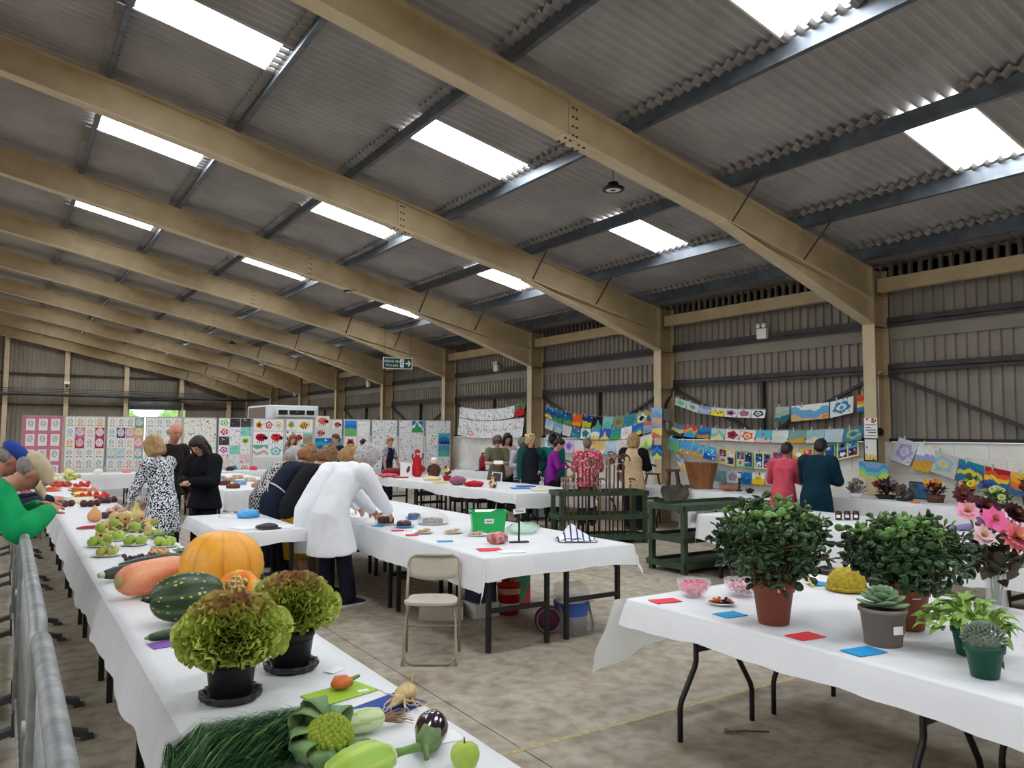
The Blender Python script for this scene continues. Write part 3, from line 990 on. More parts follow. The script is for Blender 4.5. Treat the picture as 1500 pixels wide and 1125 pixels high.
def p_bee(rng):
    a = canvas(20, 16, WHITE)
    disc(a, 0.6, 0.62, 0.24, 0.22, (236, 190, 40)); disc(a, 0.38, 0.5, 0.22, 0.18, (236, 190, 40))
    for k in range(3):
        line(a, 0.3 + k * 0.14, 0.3, 0.4 + k * 0.14, 0.78, 0.03, (25, 25, 25))
    disc(a, 0.7, 0.8, 0.16, 0.1, (225, 215, 180))
    return a
def p_sea(rng, cols=None):
    a = canvas(22, 18, WHITE)
    cols = cols or rng.choice([[(206, 168, 90), (30, 110, 170), (60, 150, 205), (120, 190, 220)], [(30, 60, 130), (40, 120, 180), (70, 170, 190)], [(70, 150, 70), (40, 120, 160), (120, 190, 215)], [(225, 200, 90), (40, 90, 160), (30, 70, 140), (90, 160, 200)]])
    bands(a, cols, rng, 0.07)
    speck(a, rng.randint(3, 8), rng.choice([[(240, 240, 235)], [(240, 200, 60), (240, 240, 235)], [(220, 90, 60), (240, 230, 90)], [(40, 60, 110), (110, 200, 190)]]), rng, (0.03, 0.07))
    return a
def p_bands(rng, cols, wav=0.05, n=0, sc=None):
    a = canvas(22, 18, WHITE); bands(a, cols, rng, wav)
    if n:
        speck(a, n, sc, rng, (0.03, 0.08))
    return a
def p_scrib(rng, n=10, cols=None, w=26, h=18, bg=WHITE, lw=0.018):
    a = canvas(w, h, bg)
    strokes(a, n, cols or [(90, 90, 95), (60, 60, 70), (150, 150, 155)], rng, lw)
    return a
def p_blob(rng, c1, c2, bg=WHITE):
    a = canvas(22, 18, bg)
    disc(a, 0.5, 0.5, 0.36, 0.34, c1, 0.12, 5, rng.uniform(0, 6)); disc(a, 0.5, 0.5, 0.22, 0.2, bg if rng.random() < 0.5 else c2); disc(a, 0.5, 0.48, 0.1, 0.12, c2)
    strokes(a, 4, [c2, c1], rng)
    return a
def p_grid(rng, frame=(226, 206, 120), cells=None):
    a = canvas(26, 22, frame)
    for i in range(2):
        for j in range(2):
            bgc = rng.choice(cells or [(240, 236, 228), (200, 225, 200), (40, 60, 120), (150, 200, 220), (225, 200, 190)])
            x0, y0 = 0.06 + i * 0.46, 0.07 + j * 0.45
            rect(a, x0, y0, x0 + 0.42, y0 + 0.41, bgc)
            disc(a, x0 + 0.21, y0 + 0.2, 0.13, 0.12, rng.choice([(60, 40, 50), (200, 90, 140), (60, 130, 160), (220, 90, 60), (240, 240, 240)]), 0.2, 5, rng.uniform(0, 6))
            speck(a, 3, [(40, 30, 40), (200, 60, 80), (250, 240, 230)], rng, (0.025, 0.05), (x0 + .05, y0 + .05, x0 + 0.37, y0 + 0.36))
    return a

def paper(name, label, cat, arr, org, ux, uz, group=None, curl=0.0, nrm=None, thick=0.0015, sway=0.0):
    """org = top-left corner seen from the front, ux = vector along the top, uz = vector down the side"""
    h, w, _ = arr.shape
    org = Vector(org); ux = Vector(ux); uz = Vector(uz)
    n = ux.cross(uz).normalized() * -1.0 if nrm is None else Vector(nrm)
    vs = []
    for j in range(h + 1):
        t = j / h
        for i in range(w + 1):
            s = i / w
            p = org + ux * s + uz * t + n * (curl * (t ** 2) * (1 + sway * (s - 0.5) * 2) + 0.25 * curl * math.sin(s * PI) * (1 - t))
            vs.append(tuple(p))
    nv = len(vs)
    fs = []; cl = []
    for j in range(h):
        for i in range(w):
            a = j * (w + 1) + i
            fs.append((a, a + w + 1, a + w + 2, a + 1))
            c = arr[h - 1 - j, i]
            cl.append([lin(255 * float(min(1, max(0, q)))) for q in c])
    back = [tuple(Vector(v) - n * thick) for v in (vs[0], vs[w], vs[h * (w + 1)], vs[h * (w + 1) + w])]
    mb = MB(); mb.add(vs, fs, 0, curl != 0)
    me = mb.mesh(name)
    ca = me.color_attributes.new('paint', 'FLOAT_COLOR', 'CORNER')
    buf = np.ones((len(fs) * 4, 4), dtype=np.float32)
    buf[:, :3] = np.repeat(np.array(cl, dtype=np.float32), 4, axis=0)
    ca.data.foreach_set('color', buf.ravel())
    o = link(name, me, M_PAINT)
    tag(o, label, cat, group)
    return o

# ---- display boards across the hall
M_BOARD = mat('display_board_felt', (222, 223, 222), 0.9, (212, 213, 213), 3.0)
M_BPINK = mat('pink_backing_paper', (214, 130, 152), 0.85, (204, 118, 142), 2.5)
M_ALU = mat('aluminium_frame', (178, 182, 184), 0.4, metal=0.6)
BX = [0.29, 1.16, 2.06, 2.905, 3.755, 4.575, 5.40, 6.21, 6.94, 7.70, 8.45, 9.19, 9.94, 10.70]
bname = ['pink', 'second', 'third', 'fourth', 'fifth', 'sixth', 'seventh', 'eighth', 'ninth', 'tenth', 'eleventh', 'twelfth', 'last']
def bline(x):
    return 21.9 - 0.23 * (x - 0.4)
ang = math.atan(-0.23)
BU = Vector((math.cos(ang), math.sin(ang), 0)); BN = Vector((math.sin(ang), -math.cos(ang), 0))   # along, towards the viewer
BZ = 2.08
def on_board(k, s, z, out=0.017):
    x = BX[k] + 0.02 + (BX[k + 1] - BX[k] - 0.04) * s
    return Vector((x, bline(x), z)) + BN * out
for k in range(13):
    w = (BX[k + 1] - BX[k] - 0.03) / math.cos(ang)
    lab = 'tall display board with pink backing at the left end' if k == 0 else ('tall white display board of drawings, %s from the left' % bname[k] if k < 12 else 'tall white display board nearest the right wall')
    r = thing('display_board', lab, 'display board', (BX[k] + 0.01, bline(BX[k] + 0.01), 0), ang, 'display boards')
    MB().box(0.012, w - 0.012, -0.012, 0.012, 0.1, BZ - 0.012).build('panel', M_BPINK if k == 0 else M_BOARD, r)
    mb = MB()
    mb.box(0, 0.014, -0.015, 0.015, 0, BZ); mb.box(w - 0.014, w, -0.015, 0.015, 0, BZ); mb.box(0, w, -0.015, 0.015, BZ - 0.014, BZ + 0.002)
    mb.build('frame', M_ALU, r)
    for xx in (0.02, w - 0.04):
        MB().box(xx, xx + 0.02, -0.12, 0.12, 0, 0.02).build('foot', M_ALU, r)
rng = random.Random(21)
rown = ['top', 'second', 'third', 'fourth', 'fifth', 'sixth', 'lowest']
coln = ['first', 'second', 'third', 'fourth']
def pin(k, s0, s1, z1, z0, arr, label, cat='drawing', group=None):
    a = on_board(k, s0, z1); b = on_board(k, s1, z1)
    paper('drawing', label, cat, arr, a, b - a, (0, 0, z0 - z1), group, nrm=BN)
PAST = [(226, 120, 110), (226, 150, 90), (200, 130, 150), (150, 160, 180), (140, 170, 120), (230, 190, 110), (170, 170, 175)]
for r_ in range(4):
    for c in range(3):
        pin(0, 0.08 + c * 0.31, 0.30 + c * 0.31, 2.0 - r_ * 0.37, 1.72 - r_ * 0.37, p_face(rng, ring=(150, 150, 158), leaf=False), 'white flower face drawing on pink board, %s row, %s column' % (rown[r_], coln[c]), group='flower face drawings on pink board')
spec = {
 1: {(1, 1): ((226, 100, 160), (238, 225, 240)), (2, 1): ((190, 40, 100), (240, 200, 190)), (1, 3): ((190, 40, 100), (245, 240, 240)), (2, 3): ((170, 40, 100), (245, 235, 240)), (0, 3): ((250, 225, 190), None), (0, 1): ((250, 235, 200), None), (2, 0): ((245, 240, 200), None)},
 2: {(1, 1): ((50, 70, 110), (225, 230, 245)), (1, 2): ((226, 150, 150), (245, 235, 230)), (0, 3): ((120, 150, 140), (225, 230, 235)), (1, 3): ((235, 180, 90), (225, 240, 220)), (2, 3): ((226, 140, 150), (245, 225, 230)), (3, 0): ((170, 210, 215), (235, 240, 242)), (3, 1): ((190, 215, 220), (238, 240, 242)), (3, 3): ((110, 190, 180), (238, 240, 240))},
 3: {}}
for k in (1, 2, 3):
    for r_ in range(5):
        for c in range(4):
            bgc, inn = spec[k].get((r_, c), (WHITE, None))
            ring = rng.choice(PAST)
            pin(k, 0.015 + c * 0.245, 0.235 + c * 0.245, 2.05 - r_ * 0.255, 1.80 - r_ * 0.255, p_face(rng, bgc, ring, inn), 'flower face drawing on the %s board from the left, %s row, %s column' % (bname[k], rown[r_], coln[c]), group='flower face drawings on the %s board' % bname[k])
    for c in range(2):
        pin(k, 0.05 + c * 0.48, 0.5 + c * 0.46, 0.62, 0.36, p_face(rng, WHITE, rng.choice(PAST)), 'flower drawing low on the %s board beneath the table, %s column' % (bname[k], coln[c]), group='low drawings')
# fifth board: dark fish scattered on cream
for r_ in range(4):
    for c in range(3):
        a = p_scrib(rng, 9, [(50, 45, 50), (120, 110, 90), (180, 170, 150)] if (r_, c) not in ((1, 1), (1, 2)) else [(60, 20, 70), (200, 30, 90), (70, 30, 80)], 18, 16, (236, 234, 222), 0.03)
        pin(4, 0.02 + c * 0.32, 0.32 + c * 0.32, 2.05 - r_ * 0.33, 1.73 - r_ * 0.33, a, 'cream drawing of small creatures on the fifth board, %s row, %s column' % (rown[r_], coln[c]), group='cream drawings on the fifth board')
six = [[(150, 200, 60), (60, 60, 62), (70, 70, 75)], [(220, 30, 60), (235, 235, 238), (130, 215, 200)], [(70, 68, 66), (235, 235, 235), (170, 210, 60)], [(200, 60, 170), (130, 210, 190), (235, 235, 235)], [(235, 225, 215), (235, 235, 235), (236, 200, 200)], [(225, 230, 232), (120, 180, 215), (240, 150, 150)]]
for r_ in range(6):
    for c in range(3):
        cc = six[r_][c]
        bgc = cc if sum(cc) > 560 or (r_, c) in ((0, 1), (0, 2), (2, 0), (3, 1), (1, 2)) else WHITE
        a = p_scrib(rng, 8, [(40, 40, 45), (220, 60, 90), (240, 240, 240), (110, 110, 115)], 16, 14, bgc, 0.035) if bgc is not WHITE else p_blob(rng, cc, tuple(int(q * 0.6) for q in cc))
        pin(5, 0.02 + c * 0.325, 0.33 + c * 0.325, 2.06 - r_ * 0.235, 1.84 - r_ * 0.235, a, 'bold coloured print on the sixth board, %s row, %s column' % (rown[r_], coln[c]), 'print', group='prints on the sixth board')
# seventh board: ladybirds and animals
seven = [('p', (226, 180, 60), 'yellow leaf'), ('p', (200, 60, 60), 'red figure'), ('p', (220, 190, 120), 'pale fish')]
for c in range(3):
    pin(6, 0.04 + c * 0.32, 0.34 + c * 0.31, 2.04, 1.76, p_blob(rng, seven[c][1], (120, 60, 50)), 'drawing of a %s along the top of the seventh board' % seven[c][2])
pin(6, 0.02, 0.49, 1.72, 1.40, p_bug(rng, (170, 20, 44)), 'dark red ladybird drawing, left of the pair')
pin(6, 0.51, 0.98, 1.72, 1.40, p_bug(rng, (222, 36, 56)), 'bright red ladybird drawing, right of the pair')
pin(6, 0.02, 0.49, 1.37, 1.05, p_bands(rng, [(236, 236, 234), (205, 170, 160), (236, 236, 234), (110, 170, 140)], 0.1), 'green caterpillar drawing below the dark red ladybird')
pin(6, 0.51, 0.98, 1.37, 1.05, p_blob(rng, (120, 190, 190), (150, 150, 200)), 'pale blue swirl drawing below the bright red ladybird')
# eighth board
for (s0, s1, z1, z0, a, lb) in [
    (0.03, 0.36, 2.05, 1.78, p_blob(rng, (190, 190, 120), (120, 130, 80)), 'small olive insect drawing at the top of the eighth board'),
    (0.38, 0.98, 2.05, 1.72, p_bee(rng), 'yellow and black bee drawing on the eighth board'),
    (0.02, 0.34, 1.74, 1.44, p_scrib(rng, 9, [(25, 25, 30)], 16, 14, WHITE, 0.06), 'black beetle print on the eighth board'),
    (0.36, 0.62, 1.70, 1.42, p_bug(rng), 'small ladybird drawing in the middle of the eighth board'),
    (0.64, 0.98, 1.68, 1.40, p_bands(rng, [(120, 170, 140), (200, 120, 90), (110, 190, 180)], 0.1), 'green and brown striped drawing on the eighth board'),
    (0.55, 0.98, 1.38, 1.12, p_bands(rng, [(200, 190, 220), (240, 200, 150), (90, 170, 130)], 0.1), 'pastel striped drawing low on the eighth board')]:
    pin(7, s0, s1, z1, z0, a, lb)
for (s0, s1, z1, z0, a, lb) in [
    (0.05, 0.52, 2.16, 1.86, p_bug(rng, (226, 120, 110), (236, 232, 214)), 'pink spotted ladybird drawing poking above the ninth board'),
    (0.66, 0.97, 2.04, 1.80, p_bug(rng, (200, 100, 120)), 'small pink ladybird drawing on the ninth board'),
    (0.05, 0.38, 1.80, 1.58, p_bug(rng, (220, 90, 110), (190, 210, 200)), 'ladybird on grey drawing at the left of the ninth board'),
    (0.03, 0.97, 1.56, 1.10, p_sea(rng, [(40, 150, 160), (30, 110, 170), (50, 170, 190), (40, 120, 180)]), 'wide turquoise sea painting on the ninth board')]:
    pin(8, s0, s1, z1, z0, a, lb)
for (s0, s1, z1, z0, a, lb) in [
    (0.03, 0.48, 2.04, 1.62, p_bands(rng, [(110, 190, 110), (120, 180, 120), (40, 120, 200), (50, 140, 215)], 0.04), 'blue sky over green field painting on the tenth board'),
    (0.52, 0.97, 2.02, 1.62, p_scrib(rng, 5), 'faint pencil drawing on the tenth board'),
    (0.06, 0.46, 1.60, 1.26, p_blob(rng, (196, 60, 90), (60, 40, 50)), 'round crimson ladybird drawing on the tenth board'),
    (0.55, 0.92, 1.60, 1.30, p_blob(rng, (110, 90, 100), (50, 45, 50)), 'round grey ladybird drawing on the tenth board'),
    (0.2, 0.46, 1.22, 0.95, p_blob(rng, (150, 80, 90), (60, 40, 45)), 'small maroon ladybird drawing low on the tenth board'),
    (0.6, 0.9, 1.20, 0.95, p_scrib(rng, 4, [(30, 80, 60)]), 'tiny green tree drawing on the tenth board')]:
    pin(9, s0, s1, z1, z0, a, lb)
for k, nm in ((10, 'eleventh'), (11, 'twelfth'), (12, 'last')):
    for r_ in range(4):
        for c in range(2):
            extra = {(11, 0, 1): p_bands(rng, [(70, 160, 90), (60, 150, 100), (235, 238, 238), (30, 120, 190)], 0.3), (12, 1, 0): p_scrib(rng, 9, [(190, 30, 50), (150, 20, 40)], 22, 16, WHITE, 0.03), (12, 1, 1): p_sea(rng), (12, 2, 1): p_sea(rng, [(90, 180, 160), (80, 150, 190)])}.get((k, r_, c))
            a = extra if extra is not None else p_scrib(rng, rng.randint(6, 16), [(50, 50, 56), (90, 90, 96), (40, 40, 44)], 24, 18, (234, 236, 238), 0.02)
            pin(k, 0.03 + c * 0.48, 0.48 + c * 0.48, 2.05 - r_ * 0.34, 1.73 - r_ * 0.34, a, 'ink drawing on the %s board, %s row, %s side' % (nm, rown[r_], ['left', 'right'][c]), group='ink drawings on the %s board' % nm)

# ---- paintings pegged along the right wall
XP = 11.03
M_PEG = mat('wooden_peg', (196, 206, 200), 0.6)
M_CORD = mat('hanging_cord', (170, 165, 155), 0.8)
def hang(label, arr, y0, y1, zt0, zt1, h, curl=0.05, group=None, x=XP, pegs=True, cat='painting', sk=0.0):
    """y0 far (left in view) to y1 near; zt0, zt1 top heights"""
    o = paper('painting', label, cat, arr, (x, y0, zt0), (0, y1 - y0, zt1 - zt0), (0, sk, -h), group, curl=curl, nrm=(-1, 0, 0), sway=0.3)
    if pegs:
        for s in (0.3,):
            yy = y0 + (y1 - y0) * s; zz = zt0 + (zt1 - zt0) * s
            mb = MB(); mb.box(x - 0.016, x + 0.006, yy - 0.009, yy + 0.009, zz - 0.03, zz + 0.045)
            p = mb.build('peg', M_PEG, o)
    return o
def curve(pts):
    def f(y):
        for (a, za), (b, zb) in zip(pts, pts[1:]):
            if b <= y <= a:
                return za + (zb - za) * (a - y) / (a - b)
        return pts[0][1] if y > pts[0][0] else pts[-1][1]
    return f
def row(fn, ya, yb, arrs, labels, h, group, curl=0.05, gap=0.02, x=XP, sk=0.0):
    n = len(arrs)
    for i in range(n):
        y0 = ya + (yb - ya) * i / n; y1 = ya + (yb - ya) * (i + 1) / n + 0.006
        hang(labels[i], arrs[i], y0, y1, fn(y0), fn(y1), h, curl, group, x, sk=sk)
    pts = [(x + 0.004, ya + (yb - ya) * i / 24, fn(ya + (yb - ya) * i / 24) + 0.012) for i in range(25)]
    o = MB().tube(pts, 0.004, 5).build('hanging_cord', M_CORD)
    tag(o, 'thin cord carrying the %s' % group, 'cord')
R = random.Random(5)
# between third and fourth columns: three rows of ink drawings
for j, (zt, hh, nm) in enumerate(((2.45, 0.30, 'top'), (2.13, 0.28, 'middle'), (1.86, 0.21, 'bottom'))):
    f = curve([(19.75, zt + 0.03), (18.6, zt - 0.07), (17.4, zt - 0.07), (16.15, zt + (0.06 if j == 0 else 0.0))])
    n = 7
    arrs = [p_scrib(R, R.randint(10, 20), [(70, 70, 76), (110, 110, 116), (190, 120, 140) if R.random() < .3 else (90, 90, 95)], 24, 18, (238, 239, 240), 0.016) for _ in range(n)]
    if j == 0:
        arrs[-1] = p_bands(R, [(200, 40, 60), (200, 50, 60), (70, 150, 90)], 0.2)
    if j == 2:
        arrs[1] = p_blob(R, (226, 110, 140), (235, 150, 170))
    row(f, 19.7, 16.3, arrs, ['ink drawing on white paper, %s of seven in the %s row beyond the third column' % (ordn[i], nm) for i in range(n)], hh, '%s row of ink drawings' % nm, 0.02, x=11.07 - 0.03 * j)
# between second and third columns: three rows of colourful paintings
f1 = curve([(15.4, 2.42), (15.0, 2.31), (14.3, 2.18), (13.4, 2.10), (12.8, 2.09), (12.1, 2.15), (11.3, 2.30)])
c1 = [('blue and yellow wave', p_sea(R)), ('dark blue fish', p_sea(R, [(50, 150, 60), (30, 80, 140), (40, 110, 150)])), ('deep blue seabed', p_sea(R, [(60, 160, 60), (30, 90, 150), (30, 80, 140)])), ('bright orange', p_bands(R, [(225, 150, 60), (230, 90, 30), (226, 96, 30)], 0.05, 4, [(240, 190, 120)])), ('navy sky over yellow hill', p_bands(R, [(190, 180, 40), (200, 190, 50), (30, 60, 110), (30, 60, 120)], 0.06, 3, [(240, 240, 230)])),
      ('black and green', p_bands(R, [(80, 160, 140), (30, 30, 34), (30, 30, 34)], 0.3)), ('pale turquoise', p_bands(R, [(110, 185, 180), (130, 195, 190)], 0.1)), ('pink and green garden', p_blob(R, (170, 120, 110), (80, 130, 90), (110, 160, 110))), ('turquoise turtle', p_blob(R, (60, 130, 120), (40, 120, 170), (60, 150, 180))), ('white ghosts on green', p_blob(R, (235, 235, 225), (40, 40, 50), (150, 185, 120))), ('sunset boat', p_bands(R, [(60, 110, 170), (230, 150, 60), (50, 110, 170)], 0.2))]
row(f1, 15.4, 11.4, [a for _, a in c1], ['%s painting, %s in the top row behind the walking sticks' % (n_, ordn[i]) for i, (n_, a) in enumerate(c1)], 0.27, 'top row of paintings behind the sticks', x=11.07)
f2 = curve([(15.4, 2.12), (14.9, 2.0), (14.2, 1.86), (13.4, 1.82), (12.4, 1.84), (11.9, 1.95), (11.3, 2.02)])
c2 = [('pale blue wash', p_bands(R, [(190, 200, 205), (150, 185, 210)], 0.2)), ('grey blue rain', p_sea(R, [(150, 180, 195), (120, 165, 195)])), ('pink cloud', p_blob(R, (225, 180, 195), (170, 200, 215), (200, 215, 220))), ('blue fish shoal', p_sea(R, [(50, 130, 150), (40, 110, 160)])), ('green splashes', p_blob(R, (60, 140, 110), (50, 120, 160), (220, 228, 222))), ('white surf', p_sea(R, [(220, 200, 120), (225, 230, 230), (80, 160, 200)])),
      ('royal blue tent', p_bands(R, [(225, 205, 110), (60, 90, 190), (60, 100, 200)], 0.3)), ('green hill lake', p_bands(R, [(70, 170, 70), (60, 150, 150), (60, 140, 180)], 0.2)), ('white and pink', p_blob(R, (230, 215, 225), (220, 150, 170))), ('blue beach', p_bands(R, [(225, 205, 90), (60, 130, 190), (40, 110, 180)], 0.08)), ('purple sunset', p_bands(R, [(120, 150, 200), (170, 170, 200), (210, 110, 80)], 0.06))]
row(f2, 15.3, 11.5, [a for _, a in c2], ['%s painting, %s in the middle row behind the walking sticks' % (n_, ordn[i]) for i, (n_, a) in enumerate(c2)], 0.235, 'middle row of paintings behind the sticks', x=11.01)
f3 = curve([(15.4, 1.72), (14.6, 1.58), (13.4, 1.55), (12.4, 1.58), (11.9, 1.65), (11.3, 1.78)])
c3 = [('blue swirl', p_blob(R, (60, 120, 190), (80, 180, 140), (225, 230, 230))), ('lilac wash', p_bands(R, [(190, 170, 215), (205, 180, 220)], 0.2)), ('violet print', p_blob(R, (180, 140, 205), (120, 90, 170), (215, 200, 228))), ('cream', p_bands(R, [(230, 222, 200), (225, 225, 220)], 0.1)), ('sandy beach', p_bands(R, [(222, 170, 80), (110, 150, 185), (225, 190, 120), (220, 160, 90)], 0.05)), ('sand and pencils', p_bands(R, [(225, 220, 215), (225, 190, 110), (222, 186, 110)], 0.05)), ('pale blue', p_bands(R, [(175, 200, 228), (190, 212, 232)], 0.1)), ('pale pink', p_blob(R, (235, 190, 195), (170, 205, 215), (225, 225, 222))), ('pale yellow', p_bands(R, [(235, 230, 200), (215, 228, 230)], 0.1)), ('yellow meadow', p_bands(R, [(120, 190, 120), (235, 225, 130), (225, 228, 225)], 0.2))]
row(f3, 15.2, 11.5, [a for _, a in c3], ['%s painting, %s in the lowest row behind the walking sticks' % (n_, ordn[i]) for i, (n_, a) in enumerate(c3)], 0.29, 'lowest row of paintings behind the sticks', x=10.95)
# on the second column and its flange
for i, (z, cs, n_) in enumerate(((2.24, [(120, 170, 215), (150, 195, 225)], 'pale blue sky'), (2.04, [(160, 170, 200), (220, 180, 140)], 'dusky beach'), (1.85, [(220, 110, 80), (230, 215, 120), (225, 220, 130)], 'yellow trees'), (1.50, [(235, 220, 90), (40, 110, 180), (60, 140, 200), (30, 80, 150)], 'blue striped sea'))):
    hang('%s painting taped to the second column, %s down' % (n_, ordn[i]), p_bands(R, cs, 0.15), FY0 + BAY + 0.26, FY0 + BAY - 0.03, z, z, 0.2 if i < 3 else 0.27, 0.0, 'paintings on the second column', x=XCOL - 0.004, pegs=False)
# between first and second columns
f4 = curve([(10.95, 2.45), (10.3, 2.26), (9.6, 2.18), (8.7, 2.15)])
c4 = [('pale green pot', p_blob(R, (160, 200, 180), (130, 180, 160), (190, 215, 205))), ('pale mint boat', p_blob(R, (200, 205, 200), (120, 150, 140), (205, 222, 215))), ('lilac streaks', p_bands(R, [(150, 180, 215), (190, 190, 215), (130, 165, 210)], 0.1)), ('yellow digger', p_bands(R, [(240, 220, 60), (230, 210, 70), (225, 225, 220)], 0.05, 4, [(60, 60, 70)])), ('rainbow house', p_blob(R, (200, 130, 150), (60, 50, 80), (228, 230, 236))), ('pink tree', p_blob(R, (150, 110, 140), (190, 110, 120), (228, 230, 234))), ('dark tower', p_blob(R, (40, 50, 66), (120, 80, 100), (232, 234, 228)))]
row(f4, 10.95, 8.78, [a for _, a in c4], ['%s painting, %s in the high row left of the rainbow' % (n_, ordn[i]) for i, (n_, a) in enumerate(c4)], 0.15, 'high row of small paintings', 0.03)
f5 = curve([(8.6, 2.19), (7.9, 2.20), (7.4, 2.26), (6.8, 2.40)])
hang('grey and teal painting hanging left of the seaside panorama', p_bands(R, [(40, 110, 120), (160, 180, 160), (170, 190, 185)], 0.1), 8.58, 8.3, f5(8.58), f5(8.3), 0.25)
hang('wide seaside panorama painting with an orange sun', p_bands(R, [(210, 180, 120), (120, 160, 215), (100, 180, 215), (232, 234, 230)], 0.15, 2, [(214, 130, 50)]), 8.26, 7.55, f5(8.26), f5(7.55), 0.26, 0.02)
hang('white painting of a blue globe fish beside the panorama', p_blob(R, (60, 140, 190), (90, 160, 190), (232, 234, 230)), 7.53, 7.12, f5(7.53), f5(7.12), 0.26, 0.02)
hang('vivid rainbow stripe painting beside the nearest column', p_bands(R, [(40, 120, 170), (60, 140, 180), (240, 215, 110), (236, 160, 60), (226, 70, 50), (220, 90, 60)], 0.06), 7.06, 6.72, f5(7.06), f5(6.72), 0.28, 0.02)
f6 = curve([(11.2, 1.93), (10.5, 1.87), (9.8, 1.82), (8.9, 1.79), (8.0, 1.79), (7.2, 1.82), (6.8, 1.88)])
c6 = [('dusk island', p_bands(R, [(70, 80, 60), (220, 205, 130), (90, 130, 175)], 0.1)), ('red sunset', p_bands(R, [(70, 150, 200), (80, 160, 205), (235, 180, 80), (222, 60, 50)], 0.15)), ('blue and ochre', p_bands(R, [(200, 140, 50), (40, 100, 170), (50, 130, 190)], 0.06)), ('pale green sea', p_bands(R, [(225, 215, 160), (130, 190, 175), (190, 210, 205)], 0.15)), ('maroon shield', p_blob(R, (170, 50, 80), (120, 40, 60), (230, 228, 228))), ('orange starfish', p_blob(R, (224, 100, 40), (220, 120, 60), (234, 230, 222))), ('turquoise with shells', p_bands(R, [(225, 190, 190), (80, 190, 210), (90, 195, 215)], 0.05, 5, [(210, 80, 110)])), ('pale grey', p_bands(R, [(200, 210, 205), (215, 225, 220)], 0.1)), ('gold seabed', p_bands(R, [(210, 160, 50), (120, 160, 150), (130, 165, 160)], 0.1)), ('sandy shore', p_bands(R, [(225, 205, 170), (150, 190, 195), (160, 195, 200)], 0.1)), ('pale sky', p_bands(R, [(180, 205, 215), (190, 210, 218)], 0.1)), ('teal submarine', p_blob(R, (170, 190, 150), (60, 120, 140), (80, 140, 160)))]
row(f6, 11.05, 6.95, [a for _, a in c6], ['%s painting, %s in the long row at block top height' % (n_, ordn[i]) for i, (n_, a) in enumerate(c6)], 0.21, 'long row of paintings at block top height', 0.06)
f7 = curve([(11.1, 1.69), (10.7, 1.60), (9.9, 1.48), (9.3, 1.41), (8.5, 1.41), (7.8, 1.52), (7.0, 1.70)])
for i, (n_, a) in enumerate([('green turtle', p_bands(R, [(90, 170, 110), (100, 170, 120), (90, 160, 200)], 0.1)), ('red fish', p_sea(R, [(205, 150, 60), (70, 160, 210), (80, 170, 215)])), ('sea blue', p_sea(R, [(205, 150, 60), (60, 150, 205), (90, 180, 215)])), ('bright turquoise', p_sea(R, [(30, 90, 170), (50, 150, 210), (80, 180, 220)]))]):
    y0 = 11.05 - i * 0.31
    hang('%s painting, %s in the sagging row above the wooden bucket' % (n_, ordn[i]), a, y0, y0 - 0.30, f7(y0), f7(y0 - 0.3), 0.24, 0.05, 'sagging row above the bucket', x=10.93)
g7 = [('yellow framed collage of shells', p_grid(R, (232, 214, 130))), ('green framed collage of fish', p_grid(R, (130, 180, 120))), ('navy and red collage', p_grid(R, (230, 215, 140), [(40, 50, 120), (60, 130, 190), (200, 50, 80), (225, 225, 230)])), ('green and maroon collage', p_grid(R, (150, 60, 80), [(90, 170, 60), (160, 40, 70), (50, 50, 90)])), ('red and yellow collage', p_grid(R, (226, 200, 90), [(210, 50, 80), (225, 190, 80)])), ('lime edged blue collage', p_grid(R, (120, 190, 110), [(50, 70, 150), (70, 140, 190)])), ('dark blue night collage', p_grid(R, (228, 218, 150), [(34, 46, 110), (40, 50, 120), (90, 170, 205)]))]
for i, (n_, a) in enumerate(g7):
    y0 = 9.86 - i * 0.405
    hang('%s, %s in the row behind the two visitors' % (n_, ordn[i]), a, y0, y0 - 0.385, f7(y0), f7(y0 - 0.385), 0.29, 0.01, 'collage row behind the two visitors', cat='collage')
for i, (n_, a) in enumerate([('grey sea', p_sea(R, [(90, 150, 150), (110, 160, 175)])), ('pink starfish', p_blob(R, (200, 110, 140), (120, 170, 180), (190, 215, 215))), ('deep blue wave', p_sea(R, [(30, 90, 160), (40, 120, 180)])), ('yellow submarine', p_bands(R, [(225, 195, 40), (226, 196, 40), (235, 235, 235)], 0.2, 3, [(40, 40, 50)])), ('pink and green patches', p_grid(R, (215, 160, 180), [(150, 190, 160), (225, 170, 190)]))]):
    y0 = 9.95 - i * 0.285
    hang('small %s painting, %s in the lowest row behind the lamp' % (n_, ordn[i]), a, y0, y0 - 0.27, 1.05, 1.045, 0.2, 0.03, 'lowest row behind the lamp')
hang('yellow and white sunburst painting tilted beside the second column', p_bands(R, [(235, 215, 70), (235, 235, 232), (150, 165, 200), (230, 232, 230)], 0.25), 11.02, 10.72, 1.42, 1.22, 0.28, 0.02, sk=-0.12)
